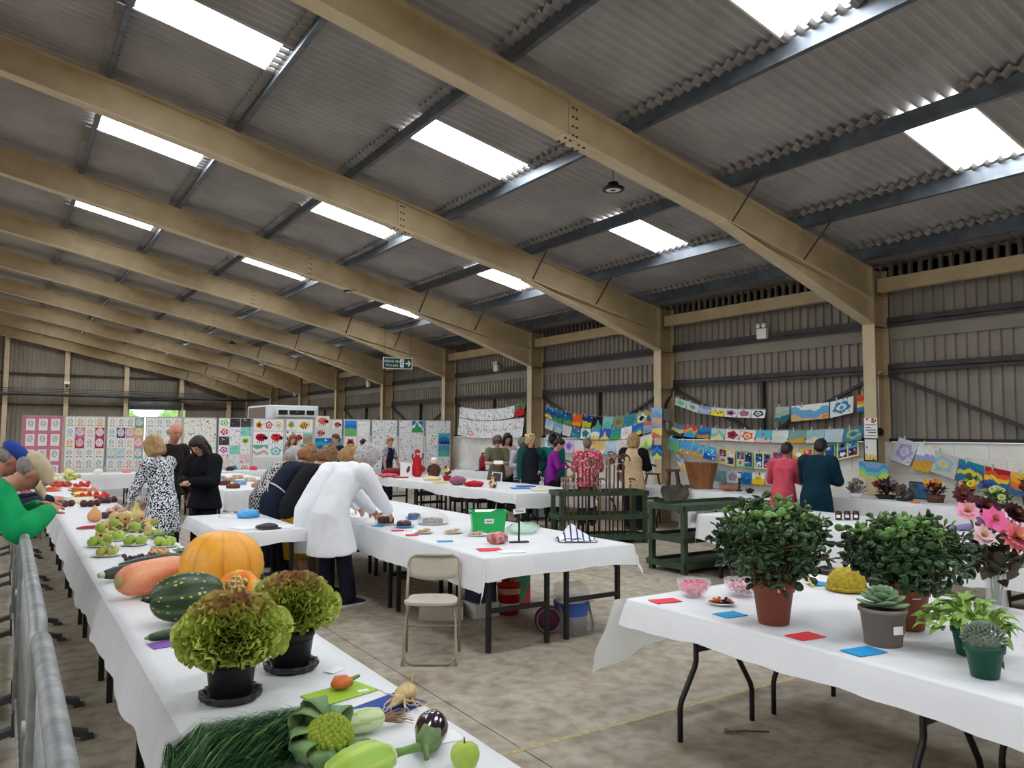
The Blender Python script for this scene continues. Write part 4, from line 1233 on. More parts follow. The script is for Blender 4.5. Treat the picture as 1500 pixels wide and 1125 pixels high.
# on the first column
hang('white poster of orange butterflies and handwriting on the nearest column', (lambda a: (speck(a, 5, [(196, 90, 30), (120, 60, 30)], R, (0.06, 0.1), (0.2, 0.78, 0.95, 0.95)), [line(a, 0.12, 0.66 - k * 0.13, 0.88, 0.66 - k * 0.13 + 0.01 * (k % 2), 0.016, (70, 74, 90)) for k in range(5)], a)[-1])(canvas(20, 26, (238, 238, 236))), FY0 + 0.20, FY0 - 0.01, 1.97, 1.97, 0.30, 0.0, x=XCOL - 0.005, pegs=False, cat='poster')
o = thing('framed_picture', 'small black framed flower picture on the nearest column', 'picture', (XCOL - 0.012, FY0 + 0.095, 1.50), 0)
mb = MB()
for (a0, a1, b0, b1) in ((-0.11, 0.11, -0.17, -0.155), (-0.11, 0.11, 0.155, 0.17), (-0.11, -0.097, -0.17, 0.17), (0.097, 0.11, -0.17, 0.17)):
    mb.box(-0.008, 0.01, a0, a1, b0, b1)
mb.build('frame', M_DARK, o)
a = p_bands(R, [(226, 205, 110), (232, 232, 228), (234, 234, 230), (232, 232, 230)], 0.02, 5, [(110, 60, 100), (50, 50, 60)])
pp = paper('print', 'x', 'x', a, (0.0, 0.097, 0.155), (0, -0.194, 0), (0, 0, -0.31), nrm=(-1, 0, 0))
for kx in ('label', 'category'):
    del pp[kx]
pp.parent = o
hang('blue and lime watercolour taped low on the nearest column', p_bands(R, [(190, 215, 90), (110, 195, 190), (90, 150, 200), (130, 170, 205)], 0.15), FY0 + 0.30, FY0 - 0.16, 1.33, 1.30, 0.24, 0.0, x=XCOL - 0.007, pegs=False)
# right of the first column
for (n_, a, y0, y1, z0, z1, h, sk) in [
    ('lilac scribble painting tilted', p_blob(R, (170, 160, 200), (190, 180, 210), (208, 208, 220)), 6.40, 6.10, 1.69, 1.60, 0.33, 0.14),
    ('beach and sun painting tilted', p_bands(R, [(214, 165, 60), (210, 160, 60), (150, 165, 215), (230, 230, 222), (230, 230, 222)], 0.06, 1, [(236, 200, 70)]), 6.10, 5.84, 1.61, 1.55, 0.37, 0.12),
    ('grey kite painting', p_blob(R, (150, 190, 200), (220, 200, 60), (200, 200, 190)), 5.92, 5.55, 1.52, 1.41, 0.30, 0.06),
    ('blue sea with yellow band painting', p_bands(R, [(50, 130, 190), (40, 120, 180), (220, 205, 50), (50, 110, 180), (40, 140, 150)], 0.07), 5.55, 5.22, 1.40, 1.31, 0.30, 0.05),
    ('red and yellow sunset painting', p_bands(R, [(40, 70, 130), (50, 100, 160), (240, 200, 70), (230, 90, 50), (180, 40, 60)], 0.06), 5.21, 4.90, 1.31, 1.25, 0.29, 0.04),
    ('golden sunset painting', p_bands(R, [(60, 110, 170), (226, 120, 50), (240, 170, 50), (240, 190, 70)], 0.06), 4.89, 4.55, 1.25, 1.20, 0.29, 0.03)]:
    hang('%s on the wall above the flower baskets' % n_, a, y0, y1, z0, z1, h, 0.03, 'paintings above the flower baskets', sk=sk)

# ------------------------------------------------------------------ people
M_SKIN = mat('skin', (214, 165, 140), 0.55, (204, 150, 126), 6.0, spec=0.35, subsurf=0.15)
M_SKINR = mat('ruddy_skin', (208, 146, 122), 0.5, (196, 130, 108), 6.0, spec=0.4, subsurf=0.15)
M_SKIND = mat('tanned_skin', (176, 124, 98), 0.55, (164, 112, 88), 6.0, spec=0.35, subsurf=0.1)
M_EYE = mat('eye', (60, 46, 38), 0.2, spec=0.6)
M_LIP = mat('lips', (178, 96, 88), 0.5)

def eloft(mb, pts, rx, ry, side=Vector((1, 0, 0)), n=14, round_ends=True):
    pts = [Vector(p) for p in pts]
    P, RX, RY = list(pts), list(rx), list(ry)
    if round_ends:
        for e in (0, 1):
            if e == 0:
                d = (P[0] - P[1]).normalized(); p0, a, b = P[0], RX[0], RY[0]
            else:
                d = (P[-1] - P[-2]).normalized(); p0, a, b = P[-1], RX[-1], RY[-1]
            ex = [(p0 + d * min(a, b) * math.sin(t), a * math.cos(t), b * math.cos(t)) for t in (0.5, 1.0, 1.4)]
            if e == 0:
                for q in ex:
                    P.insert(0, q[0]); RX.insert(0, q[1]); RY.insert(0, q[2])
            else:
                for q in ex:
                    P.append(q[0]); RX.append(q[1]); RY.append(q[2])
    vs = []; k = len(P)
    for i in range(k):
        d = (P[min(i + 1, k - 1)] - P[max(i - 1, 0)]).normalized()
        s = side - d * side.dot(d)
        if s.length < 0.05:
            s = Vector((0, 1, 0)) - d * d.y
        s.normalize(); t = s.cross(d)
        for j in range(n):
            a = 2 * PI * j / n
            vs.append(P[i] + s * (RX[i] * math.cos(a)) + t * (RY[i] * math.sin(a)))
    fs = [(i * n + j, (i + 1) * n + j, (i + 1) * n + (j + 1) % n, i * n + (j + 1) % n) for i in range(k - 1) for j in range(n)]
    fs.append(tuple(range(n))); fs.append(tuple(reversed([(k - 1) * n + j for j in range(n)])))
    mb.add(vs, fs, 0, True)

def remesh(mb, voxel, smooth=4, disp=None):
    me = mb.mesh('tmp')
    bm = bmesh.new(); bm.from_mesh(me); bmesh.ops.recalc_face_normals(bm, faces=bm.faces); bm.to_mesh(me); bm.free()
    o = bpy.data.objects.new('tmp', me); COL.objects.link(o)
    r = o.modifiers.new('r', 'REMESH'); r.mode = 'VOXEL'; r.voxel_size = voxel; r.use_smooth_shade = True
    if smooth:
        s = o.modifiers.new('s', 'SMOOTH'); s.iterations = smooth; s.factor = 0.5
    dg = bpy.context.evaluated_depsgraph_get()
    out = bpy.data.meshes.new_from_object(o.evaluated_get(dg))
    bpy.data.objects.remove(o, do_unlink=True); bpy.data.meshes.remove(me)
    if disp:
        nv = len(out.vertices)
        co = np.empty(nv * 3); out.vertices.foreach_get('co', co); co = co.reshape(-1, 3)
        no = np.empty(nv * 3); out.vertex_normals.foreach_get('vector', no); no = no.reshape(-1, 3)
        d = np.array([disp(Vector(c)) for c in co])
        co += no * d[:, None]
        out.vertices.foreach_set('co', co.ravel()); out.update()
    out.polygons.foreach_set('use_smooth', [True] * len(out.polygons))
    return out

def ik(a, t, l1, l2, pole):
    a = Vector(a); t = Vector(t); d = t - a
    L = min(d.length, (l1 + l2) * 0.995)
    d.normalize(); t = a + d * L
    x = (l1 * l1 - l2 * l2 + L * L) / (2 * L)
    h = math.sqrt(max(0, l1 * l1 - x * x))
    p = Vector(pole) - d * Vector(pole).dot(d); p.normalize()
    return a + d * x + p * h, t

def hand_mesh(mb, wrist, d, palm_n, k, curl=0.5, right=True):
    """palm, four unequal bent fingers and a thumb"""
    d = Vector(d).normalized(); n = Vector(palm_n); n = (n - d * n.dot(d)).normalized(); s = d.cross(n) * (1 if right else -1)
    w = Vector(wrist)
    eloft(mb, [w, w + d * 0.04 * k, w + d * 0.08 * k], [0.026 * k, 0.038 * k, 0.038 * k], [0.018 * k, 0.015 * k, 0.012 * k], side=s, n=10)
    for i, (off, L) in enumerate(((-0.028, 0.062), (-0.010, 0.074), (0.010, 0.07), (0.028, 0.054))):
        b = w + d * 0.078 * k + s * off * k
        p = [b]; dd = d.copy()
        for seg in (0.45, 0.32, 0.23):
            dd = (dd * math.cos(curl * 0.8) + n * math.sin(curl * 0.8)).normalized()
            p.append(p[-1] + dd * L * seg * k)
        mb.tube(p, [0.0085 * k, 0.0085 * k, 0.0078 * k, 0.006 * k], 7)
    b = w + d * 0.025 * k - s * 0.03 * k
    p = [b, b + (d * 0.6 - s * 0.7 + n * 0.3).normalized() * 0.035 * k]
    p.append(p[-1] + (d * 0.85 - s * 0.25 + n * 0.45).normalized() * 0.03 * k)
    mb.tube(p, [0.011 * k, 0.0095 * k, 0.007 * k], 7)

def hair_disp(amp, sc, seed):
    return lambda c: amp * (mnoise.noise(c * sc + Vector((seed, 0, 0))) + 0.6 * mnoise.noise(c * sc * 2.3 + Vector((0, seed, 0))))

def person(label, loc, face, h=1.65, lean=5, head=0, turn=0, build=1.0, hands=('down', 'down'), skin=None, top=None, topm=None, legm=None, hem=None, hemw=1.0,
           sleeve='long', slm=None, hair='short', hairm=None, shoem=None, vox=0.016, inflate=0.02, under=None, stance=0.1, cap=None, apron=None, hood=False, skirt=None, collar=None, tilt=0, coat_name='jacket', stride=0.0):
    rz = math.atan2(face[1], face[0]) - PI / 2
    root = thing('person', label, 'person', (loc[0], loc[1], 0), rz)
    k = h / 1.65
    skin = skin or M_SKIN
    th = math.radians(lean)
    def dr(a):
        return Vector((0, math.sin(a), math.cos(a)))
    pel = Vector((0, -0.10 * math.sin(th) * k * 1.6, 0.535 * h))
    waist = pel + dr(th * 0.55) * 0.115 * h
    chest = waist + dr(th * 0.95) * 0.115 * h
    nb = chest + dr(th * 1.1) * 0.075 * h
    hp = th + math.radians(head)
    hc = nb + dr((th + hp) / 2) * 0.055 * h + dr(hp) * 0.062 * h
    sh = chest + dr(th) * 0.045 * h
    sw = 0.108 * h * build
    b = build
    body = MB()
    tor = ([pel - dr(0) * 0.03 * h, pel, waist, chest, sh], [0.145 * k * b, 0.155 * k * b, 0.132 * k * b, 0.15 * k * b, 0.135 * k * b], [0.105 * k * b, 0.112 * k * b, 0.098 * k * b, 0.108 * k * b, 0.085 * k * b])
    eloft(body, *tor)
    eloft(body, [sh, nb, nb + (hc - nb) * 0.5], [0.085 * k, 0.054 * k, 0.05 * k], [0.07 * k, 0.052 * k, 0.052 * k])
    # head
    ty = math.radians(turn)
    f = dr(hp + PI / 2); u = dr(hp)
    rt = Vector((1, 0, 0))
    tl = math.radians(tilt)
    u = (u * math.cos(tl) + rt * math.sin(tl)); rt = (rt * math.cos(tl) - dr(hp) * math.sin(tl))
    f2 = f * math.cos(ty) + rt * math.sin(ty); r2 = rt * math.cos(ty) - f * math.sin(ty)
    HM = Matrix((r2, f2, u)).transposed()
    def H(x, y, z):
        return hc + HM @ Vector((x * k, y * k, z * k))
    HM4 = HM.to_4x4()
    def hball(mb, c, r, n=14, m=10):
        mb.ball(H(*c), tuple(q * k for q in r), n, m, mat4=HM4)
    hball(body, (0, -0.008, 0.025), (0.076, 0.096, 0.088), 18, 12)
    hball(body, (0, 0.018, -0.03), (0.063, 0.072, 0.085), 16, 12)
    hball(body, (0, 0.05, -0.085), (0.034, 0.03, 0.024))
    hball(body, (0, 0.055, 0.04), (0.055, 0.04, 0.018))
    eloft(body, [H(0, 0.084, 0.03), H(0, 0.104, -0.012), H(0, 0.094, -0.024)], [0.009 * k, 0.015 * k, 0.014 * k], [0.009 * k, 0.012 * k, 0.009 * k], side=r2, n=8)
    for s in (-1, 1):
        hball(body, (s * 0.078, -0.006, -0.005), (0.009, 0.02, 0.032), 8, 6)
    # limbs
    armsk = []
    for si, s in enumerate((-1, 1)):
        a = sh + Vector((s * sw, 0, 0)) + dr(th) * 0.012 * h
        t = hands[si]
        if t == 'down':
            t = (s * (0.165 * k * b + 0.05), sh.y * 0.75 + 0.05, 0.46 * h)
        elif t == 'hip':
            t = (s * 0.17 * k * b, 0.06, 0.60 * h)
        elif t == 'front':
            t = (s * 0.06, chest.y + 0.27 * k, 0.665 * h)
        elif t == 'table':
            t = (s * 0.12, sh.y + 0.28 * k, 0.80 if False else 0.78)
        pole = (s * 0.9, -0.5, -0.6) if hands[si] != 'hip' else (s * 1.0, -0.9, 0.1)
        e, w = ik(a, t, 0.172 * h, 0.150 * h, pole)
        fd = (w - e).normalized()
        armsk.append((a, e, w, fd, s))
        eloft(body, [a, a + (e - a) * 0.5, e], [0.042 * k * b, 0.042 * k * b, 0.036 * k * b], [0.042 * k * b, 0.042 * k * b, 0.036 * k * b], n=10)
        eloft(body, [e, e + (w - e) * 0.35, w], [0.038 * k * b, 0.038 * k * b, 0.026 * k], [0.038 * k * b, 0.038 * k * b, 0.022 * k], n=10)
    legsk = []
    for s in (-1, 1):
        hj = pel + Vector((s * 0.075 * k * b, 0, -0.01 * h))
        an = Vector((s * stance, stride * s, 0.05 * h))
        kn = hj + (an - hj) * 0.5 + Vector((0, 0.025 * k, 0))
        legsk.append((hj, kn, an, s))
        eloft(body, [hj, hj + (kn - hj) * 0.5, kn], [0.086 * k * b, 0.075 * k * b, 0.055 * k], [0.09 * k * b, 0.078 * k * b, 0.056 * k], n=12)
        eloft(body, [kn, kn + (an - kn) * 0.35, an], [0.054 * k, 0.054 * k, 0.035 * k], [0.055 * k, 0.058 * k, 0.037 * k], n=12)
        eloft(body, [an + Vector((0, -0.03 * k, -0.02 * k)), an + Vector((0, 0.13 * k, -0.045 * k))], [0.033 * k, 0.036 * k], [0.03 * k, 0.02 * k], n=10)
    bm_ = remesh(body, vox, 2)
    hb = MB()
    for (a, e, w, fd, s) in armsk:
        hand_mesh(hb, w - fd * 0.01, fd, Vector((-s * 0.5, 0.1, -0.85)), k * 1.02, 0.55, s > 0)
    hme = hb.mesh('h')
    bmx = bmesh.new(); bmx.from_mesh(bm_); bmx.from_mesh(hme); bmx.to_mesh(bm_); bmx.free()
    bpy.data.meshes.remove(hme)
    bm_.polygons.foreach_set('use_smooth', [True] * len(bm_.polygons))
    link('body', bm_, skin, root)
    for s in (-1, 1):
        m_ = MB(); m_.ball(H(s * 0.03, 0.083, 0.014), (0.012 * k, 0.008 * k, 0.007 * k), 8, 6, mat4=HM4); m_.build('eye', M_EYE, root)
    m_ = MB(); m_.ball(H(0, 0.088, -0.052), (0.022 * k, 0.008 * k, 0.006 * k), 8, 6, mat4=HM4); m_.build('mouth', M_LIP, root)
    # upper garment
    g = inflate
    t_ = MB()
    P, RX, RY = tor
    if hem is None:
        eloft(t_, [pel - Vector((0, 0, 0.05 * h))] + P[1:], [RX[0] + g * 1.3] + [q + g for q in RX[1:]], [RY[0] + g * 1.3] + [q + g for q in RY[1:]], n=20)
    else:
        hz = Vector((0, pel.y * 0.7 - 0.02 + 0.02, hem))
        mid = (hz + pel) * 0.5
        eloft(t_, [hz, mid, pel] + P[2:], [(RX[0] + 0.05 + g) * hemw, (RX[0] + 0.03 + g) * (1 + (hemw - 1) * 0.6), RX[1] + g + 0.01] + [q + g for q in RX[2:]],
              [(RY[0] + 0.06 + g) * hemw, (RY[0] + 0.045 + g) * (1 + (hemw - 1) * 0.6), RY[1] + g + 0.02] + [q + g for q in RY[2:]], n=24, round_ends=False)
        eloft(t_, [P[3], sh], [RX[3] + g, RX[4] + g], [RY[3] + g, RY[4] + g], n=20)
    eloft(t_, [sh - dr(th) * 0.02, sh + dr(th) * 0.035 * h, nb - dr(th) * 0.01 * h], [0.13 * k * b + g * .6, 0.085 * k + g * .6, 0.058 * k + g * .5], [0.085 * k * b + g * .6, 0.07 * k + g * .6, 0.056 * k + g * .5])
    if hood:
        eloft(t_, [nb + Vector((-0.07 * k, -0.06 * k, -0.01)), nb + Vector((0, -0.11 * k, -0.02)), nb + Vector((0.07 * k, -0.06 * k, -0.01))], [0.045 * k] * 3, [0.045 * k] * 3, side=Vector((0, 0, 1)))
    sl = MB()
    sleeve_tgt = t_ if slm is None else sl
    if sleeve != 'none':
        for (a, e, w, fd, s) in armsk:
            gg = g * 0.95
            sleeve_tgt.ball(a - Vector((s * 0.02, 0, 0)), 0.066 * k * b + gg, 14, 10)
            eloft(sleeve_tgt, [a, a + (e - a) * 0.5, e if sleeve == 'long' else a + (e - a) * 0.72], [0.063 * k * b + gg, 0.05 * k * b + gg, 0.042 * k * b + gg], [0.063 * k * b + gg, 0.05 * k * b + gg, 0.043 * k * b + gg], n=12)
            if sleeve == 'long':
                eloft(sleeve_tgt, [e, e + (w - e) * 0.5, w - fd * 0.012], [0.042 * k * b + gg, 0.04 * k * b + gg, 0.032 * k + gg * .8], [0.043 * k * b + gg, 0.04 * k * b + gg, 0.032 * k + gg * .8], n=12)
    fold = lambda c: 0.006 * mnoise.noise(Vector((c.x * 9, c.y * 9, c.z * 5 + h * 7))) + 0.004 * mnoise.noise(Vector((c.x * 22, c.y * 22, c.z * 9)))
    link(coat_name, remesh(t_, vox * 1.15, 3, fold), topm, root)
    if slm is not None and sleeve != 'none':
        link('sleeves', remesh(sl, vox * 1.15, 3, fold), slm, root)
    # legs / skirt
    if skirt is not None:
        s_ = MB(); eloft(s_, [Vector((0, 0, skirt)), (Vector((0, 0, skirt)) + pel) * 0.5, pel], [RX[0] + 0.06, RX[0] + 0.04, RX[1] + 0.012], [RY[0] + 0.07, RY[0] + 0.05, RY[1] + 0.012], n=20, round_ends=False)
        link('skirt', remesh(s_, vox * 1.15, 3, fold), legm, root)
    else:
        l_ = MB()
        eloft(l_, [pel - Vector((0, 0, 0.03)), pel + dr(th * .5) * 0.05], [RX[0] + 0.01, RX[1] + 0.006], [RY[0] + 0.012, RY[1] + 0.008])
        for (hj, kn, an, s) in legsk:
            eloft(l_, [hj, hj + (kn - hj) * 0.5, kn, kn + (an - kn) * 0.5, an + Vector((0, 0, 0.0))], [0.09 * k * b + .008, 0.08 * k * b + .01, 0.065 * k + .012, 0.062 * k + .014, 0.058 * k + .014], [0.094 * k * b + .008, 0.083 * k * b + .01, 0.067 * k + .012, 0.066 * k + .014, 0.064 * k + .014], n=14)
        link('trousers', remesh(l_, vox * 1.2, 3, fold), legm, root)
    if under is not None:
        u_ = MB(); eloft(u_, [Vector((0, pel.y + 0.02, under[1])), pel], [RX[0] + 0.035, RX[1]], [RY[0] + 0.05, RY[1]], n=18, round_ends=False); u_.build('apron_skirt', under[0], root)
    for (hj, kn, an, s) in legsk:
        sm = MB(); fx, fy = an.x, an.y
        prof = [(-0.075, 0.030, 0.075), (-0.04, 0.038, 0.085), (0.03, 0.042, 0.08), (0.1, 0.047, 0.058), (0.15, 0.044, 0.045), (0.185, 0.025, 0.03)]
        vs = []; n = 12
        for (yy, wx, hh) in prof:
            for j in range(n):
                a = 2 * PI * j / n
                vs.append((fx + wx * k * math.cos(a), fy + yy * k, max(0.012, (hh / 2 + hh / 2 * math.sin(a)) * k + 0.01)))
        q = len(prof)
        sm.add(vs, [(i * n + j, i * n + (j + 1) % n, (i + 1) * n + (j + 1) % n, (i + 1) * n + j) for i in range(q - 1) for j in range(n)] + [tuple(range(n)), tuple((q - 1) * n + j for j in range(n))], 0, True)
        so = sm.build('shoe', shoem or mat('black_shoe', (24, 24, 26), 0.5), root)
        so2 = MB(); pts = [(-0.08, 0.03), (-0.05, 0.042), (0.06, 0.044), (0.13, 0.05), (0.175, 0.036), (0.195, 0.012)]
        poly = [(fx - w_ * k, fy + y_ * k) for y_, w_ in pts] + [(fx + w_ * k, fy + y_ * k) for y_, w_ in reversed(pts)]
        n2 = len(poly)
        so2.add([(x_, y_, 0.0) for x_, y_ in poly] + [(x_, y_, 0.022) for x_, y_ in poly], [tuple(range(n2)), tuple(range(n2, 2 * n2))] + [(i, (i + 1) % n2, (i + 1) % n2 + n2, i + n2) for i in range(n2)])
        so2.build('sole', mat('white_sole', (225, 225, 225), 0.6) if shoem else mat('dark_sole', (30, 28, 26), 0.7), so)
    # hair
    hm = hairm
    hmb = MB()
    hv = vox * 0.75
    sd = h * 13.7
    if hair in ('short', 'curly', 'bob', 'long', 'bun'):
        thick = {'short': 0.010, 'curly': 0.026, 'bob': 0.016, 'long': 0.012, 'bun': 0.010}[hair]
        hball(hmb, (0, -0.022, 0.036), (0.079 + thick, 0.092 + thick, 0.086 + thick), 18, 12)
        hball(hmb, (0, 0.015, 0.075), (0.07 + thick * .6, 0.072 + thick * .5, 0.045 + thick), 14, 10)
        hball(hmb, (0, -0.06, -0.01), (0.07 + thick, 0.055 + thick, 0.075 + thick), 14, 10)
        if hair == 'curly':
            rr = random.Random(int(sd * 100))
            for _ in range(26):
                a_, z_ = rr.uniform(0, 2 * PI), rr.uniform(-0.05, 0.11)
                if math.sin(a_) > 0.55 and z_ < 0.06:
                    continue
                q = 0.95
                hball(hmb, (0.09 * math.cos(a_) * q, -0.02 + 0.1 * math.sin(a_) * q, z_), (0.03, 0.03, 0.03), 8, 6)
        if hair == 'bob':
            eloft(hmb, [H(0, -0.05, 0.05), H(0, -0.055, -0.05), H(0, -0.05, -0.125)], [0.09 * k, 0.108 * k, 0.1 * k], [0.065 * k, 0.066 * k, 0.05 * k], side=r2, round_ends=False)
            for s in (-1, 1):
                eloft(hmb, [H(s * 0.08, 0.01, 0.06), H(s * 0.092, 0.0, -0.03), H(s * 0.085, -0.005, -0.115)], [0.022 * k, 0.024 * k, 0.018 * k], [0.05 * k, 0.05 * k, 0.04 * k], side=r2)
        if hair == 'long':
            eloft(hmb, [H(0, -0.05, 0.05), H(0, -0.07, -0.08), nb + Vector((0, -0.1 * k, -0.02)), chest + Vector((0, -0.10 * k, 0.0))], [0.09 * k, 0.095 * k, 0.09 * k, 0.05 * k], [0.06 * k, 0.055 * k, 0.045 * k, 0.03 * k], side=r2)
            for s in (-1, 1):
                eloft(hmb, [H(s * 0.075, 0.02, 0.07), H(s * 0.09, 0.015, -0.04), H(s * 0.09, 0.02, -0.15), H(s * 0.085, 0.03, -0.27)], [0.025 * k, 0.026 * k, 0.03 * k, 0.018 * k], [0.04 * k, 0.045 * k, 0.04 * k, 0.02 * k], side=r2)
        if hair == 'bun':
            hball(hmb, (0, -0.09, 0.1), (0.045, 0.045, 0.04))
        amp, sc = {'short': (0.006, 40), 'curly': (0.014, 34), 'bob': (0.006, 45), 'long': (0.006, 40), 'bun': (0.004, 40)}[hair]
        link('hair', remesh(hmb, hv, 1, hair_disp(amp, sc, sd)), hm, root)
    elif hair == 'fringe':       # bald on top
        for s in (-1, 1):
            hball(hmb, (s * 0.068, -0.035, -0.01), (0.016, 0.05, 0.04), 10, 8)
        hball(hmb, (0, -0.085, -0.02), (0.065, 0.022, 0.04), 12, 8)
        link('hair', remesh(hmb, hv, 1, hair_disp(0.003, 50, sd)), hm, root)
    elif hair == 'capped':
        hball(hmb, (0, -0.03, 0.0), (0.085, 0.09, 0.06), 14, 10)
        link('hair', remesh(hmb, hv, 1, hair_disp(0.004, 50, sd)), hm, root)
        cm = MB()
        hball(cm, (0, -0.012, 0.062), (0.094, 0.118, 0.062), 20, 12)
        hball(cm, (0, 0.03, 0.05), (0.085, 0.09, 0.045), 18, 10)
        c_o = link('cap', remesh(cm, hv, 2, lambda c: 0.004 * mnoise.noise(c * 25)), cap, root)
        pk = MB(); vs = []; n = 14
        for i in range(n + 1):
            a = PI * (0.12 + 0.76 * i / n)
            for (r_, z_) in ((0.085, 0.035), (0.135, 0.012), (0.165, -0.012)):
                vs.append(H(0.086 * math.cos(a) * (r_ / 0.105), 0.02 + r_ * math.sin(a), z_ - 0.012 * abs(math.cos(a))))
        pk.add(vs, [(i * 3 + j, (i + 1) * 3 + j, (i + 1) * 3 + j + 1, i * 3 + j + 1) for i in range(n) for j in range(2)], 0, True)
        po = pk.build('peak', cap, c_o); sdm = po.modifiers.new('s', 'SOLIDIFY'); sdm.thickness = 0.006
    if collar is not None:
        cl = MB(); eloft(cl, [nb - dr(th) * 0.02 * k, nb + dr(th) * 0.028 * k], [0.07 * k, 0.064 * k], [0.068 * k, 0.064 * k], round_ends=False); cl.build('collar', collar, root)
    if apron is not None:
        ap = MB()
        w0 = waist - dr(th) * 0.03 * h
        ring = []
        for j in range(21):
            a = 2 * PI * j / 20
            ring.append(w0 + Vector((1, 0, 0)) * ((0.142 * k * b + g) * math.cos(a)) + dr(th + PI / 2) * ((0.108 * k * b + g) * math.sin(a)))
        ap.tube(ring, 0.008, 6)
        ap.build('apron_tie', apron, root)
        bw = MB(); bc = w0 - dr(th + PI / 2) * (0.125 * k * b + g)
        for s in (-1, 1):
            bw.tube([bc, bc + Vector((s * 0.05, -0.015, 0.02)), bc + Vector((s * 0.07, -0.02, -0.01)), bc + Vector((s * 0.02, -0.012, -0.01))], 0.007, 6)
            bw.tube([bc, bc + Vector((s * 0.03, -0.02, -0.08)), bc + Vector((s * 0.05, -0.02, -0.16))], 0.006, 6)
        bw.build('apron_bow', apron, root)
    return root

def speckle(name, c, c2, scale, lo, hi, rough=0.8):
    return mat(name, c, rough, c2, scale, lo=lo, hi=hi, detail=1.0, spec=0.2)
def checks(name, c, c2, s):
    m = bpy.data.materials.new(name); m.use_nodes = True; nt = m.node_tree; p = nt.nodes['Principled BSDF']
    tc = nt.nodes.new('ShaderNodeTexCoord'); ch = nt.nodes.new('ShaderNodeTexChecker')
    ch.inputs['Scale'].default_value = s; ch.inputs['Color1'].default_value = rgb(c); ch.inputs['Color2'].default_value = rgb(c2)
    nt.links.new(tc.outputs['Object'], ch.inputs['Vector']); nt.links.new(ch.outputs['Color'], p.inputs['Base Color']); p.inputs['Roughness'].default_value = 0.85
    return m
def cl_(name, c, rough=0.85):
    if c is None:
        return MATS['cloth_' + name]
    return mat('cloth_' + name, c, rough, tuple(int(v * 0.88) for v in c), 9.0, spec=0.15, bump=0.15, bscale=22)
HB = lambda n, c: MATS['hair_' + n] if c is None else mat('hair_' + n, c, 0.55, tuple(int(v * 0.68) for v in c), 60.0, spec=0.4, stretch=(1, 1, 0.25), lo=0.3, hi=0.7)
blk = cl_('black', (30, 30, 34)); navy = cl_('navy', (34, 40, 60)); dkt = cl_('dark_trouser', (34, 34, 40)); whitec = mat('white_coat_cotton', (244, 246, 250), 0.7, (236, 238, 244), 6.0, spec=0.2, bump=0.2, bscale=14)
train = mat('dark_trainer', (38, 42, 58), 0.6)

# leaning over the barrier on the left
person('man in green hooded top and beige flat cap leaning over the barrier', (-0.18, 5.80), (1, 0.06), 1.66, 36, 26, 0, 1.1, hands=((-0.16, 0.38, 1.2), (0.2, 0.40, 1.2)), skin=M_SKINR, topm=cl_('green', (22, 164, 96)), legm=cl_('olive_trouser', (74, 82, 76)), hair='capped', hairm=HB('grey', (150, 142, 134)), cap=mat('beige_cap', (206, 190, 160), 0.85, (190, 174, 142), 10.0, bump=0.15), vox=0.011, hood=True, inflate=0.032, shoem=None)
person('man in blue cap and dark jacket bending behind the green hooded man', (-0.26, 6.75), (1, 0.1), 1.68, 34, 14, 0, 1.05, hands=((-0.12, 0.5, 1.19), (0.16, 0.52, 1.19)), skin=M_SKINR, topm=navy, legm=dkt, hair='capped', hairm=HB('grey', (150, 142, 134)), cap=mat('blue_cap', (36, 62, 150), 0.8), vox=0.013, inflate=0.028)
# trio beyond the squashes
person('woman with blonde bob in black and white speckled dress', (1.52, 9.75), (-0.55, 0.62), 1.63, 12, 12, 25, 1.05, hands=((-0.1, 0.36, 0.86), (0.16, 0.34, 0.86)), topm=speckle('speckled_dress', (20, 22, 30), (232, 236, 242), 62.0, 0.49, 0.51), legm=speckle('speckled_dress', None, None, 0, 0, 0), hem=0.55, hemw=1.05, hair='bob', hairm=HB('dark_blonde', (196, 160, 108)), vox=0.013, coat_name='dress')
person('bald man in dark suit jacket behind the woman in speckled dress', (1.80, 11.0), (0.55, -0.75), 1.78, 8, 10, 25, 1.08, skin=M_SKINR, topm=cl_('dark_suit', (44, 38, 36)), legm=dkt, hair='fringe', hairm=HB('grey', (150, 142, 134)), vox=0.013, hem=0.86, hands=((-0.26, 0.10, 0.86), (0.24, 0.16, 0.84)))
person('woman with long dark hair in black padded jacket looking down', (2.12, 10.35), (-0.72, -0.55), 1.63, 6, 34, 0, 0.98, hands=('front', 'front'), topm=cl_('black_padded', (26, 27, 32)), legm=blk, hair='long', hairm=HB('dark_brown', (56, 40, 34)), vox=0.013, inflate=0.04, hood=True, hem=0.74)
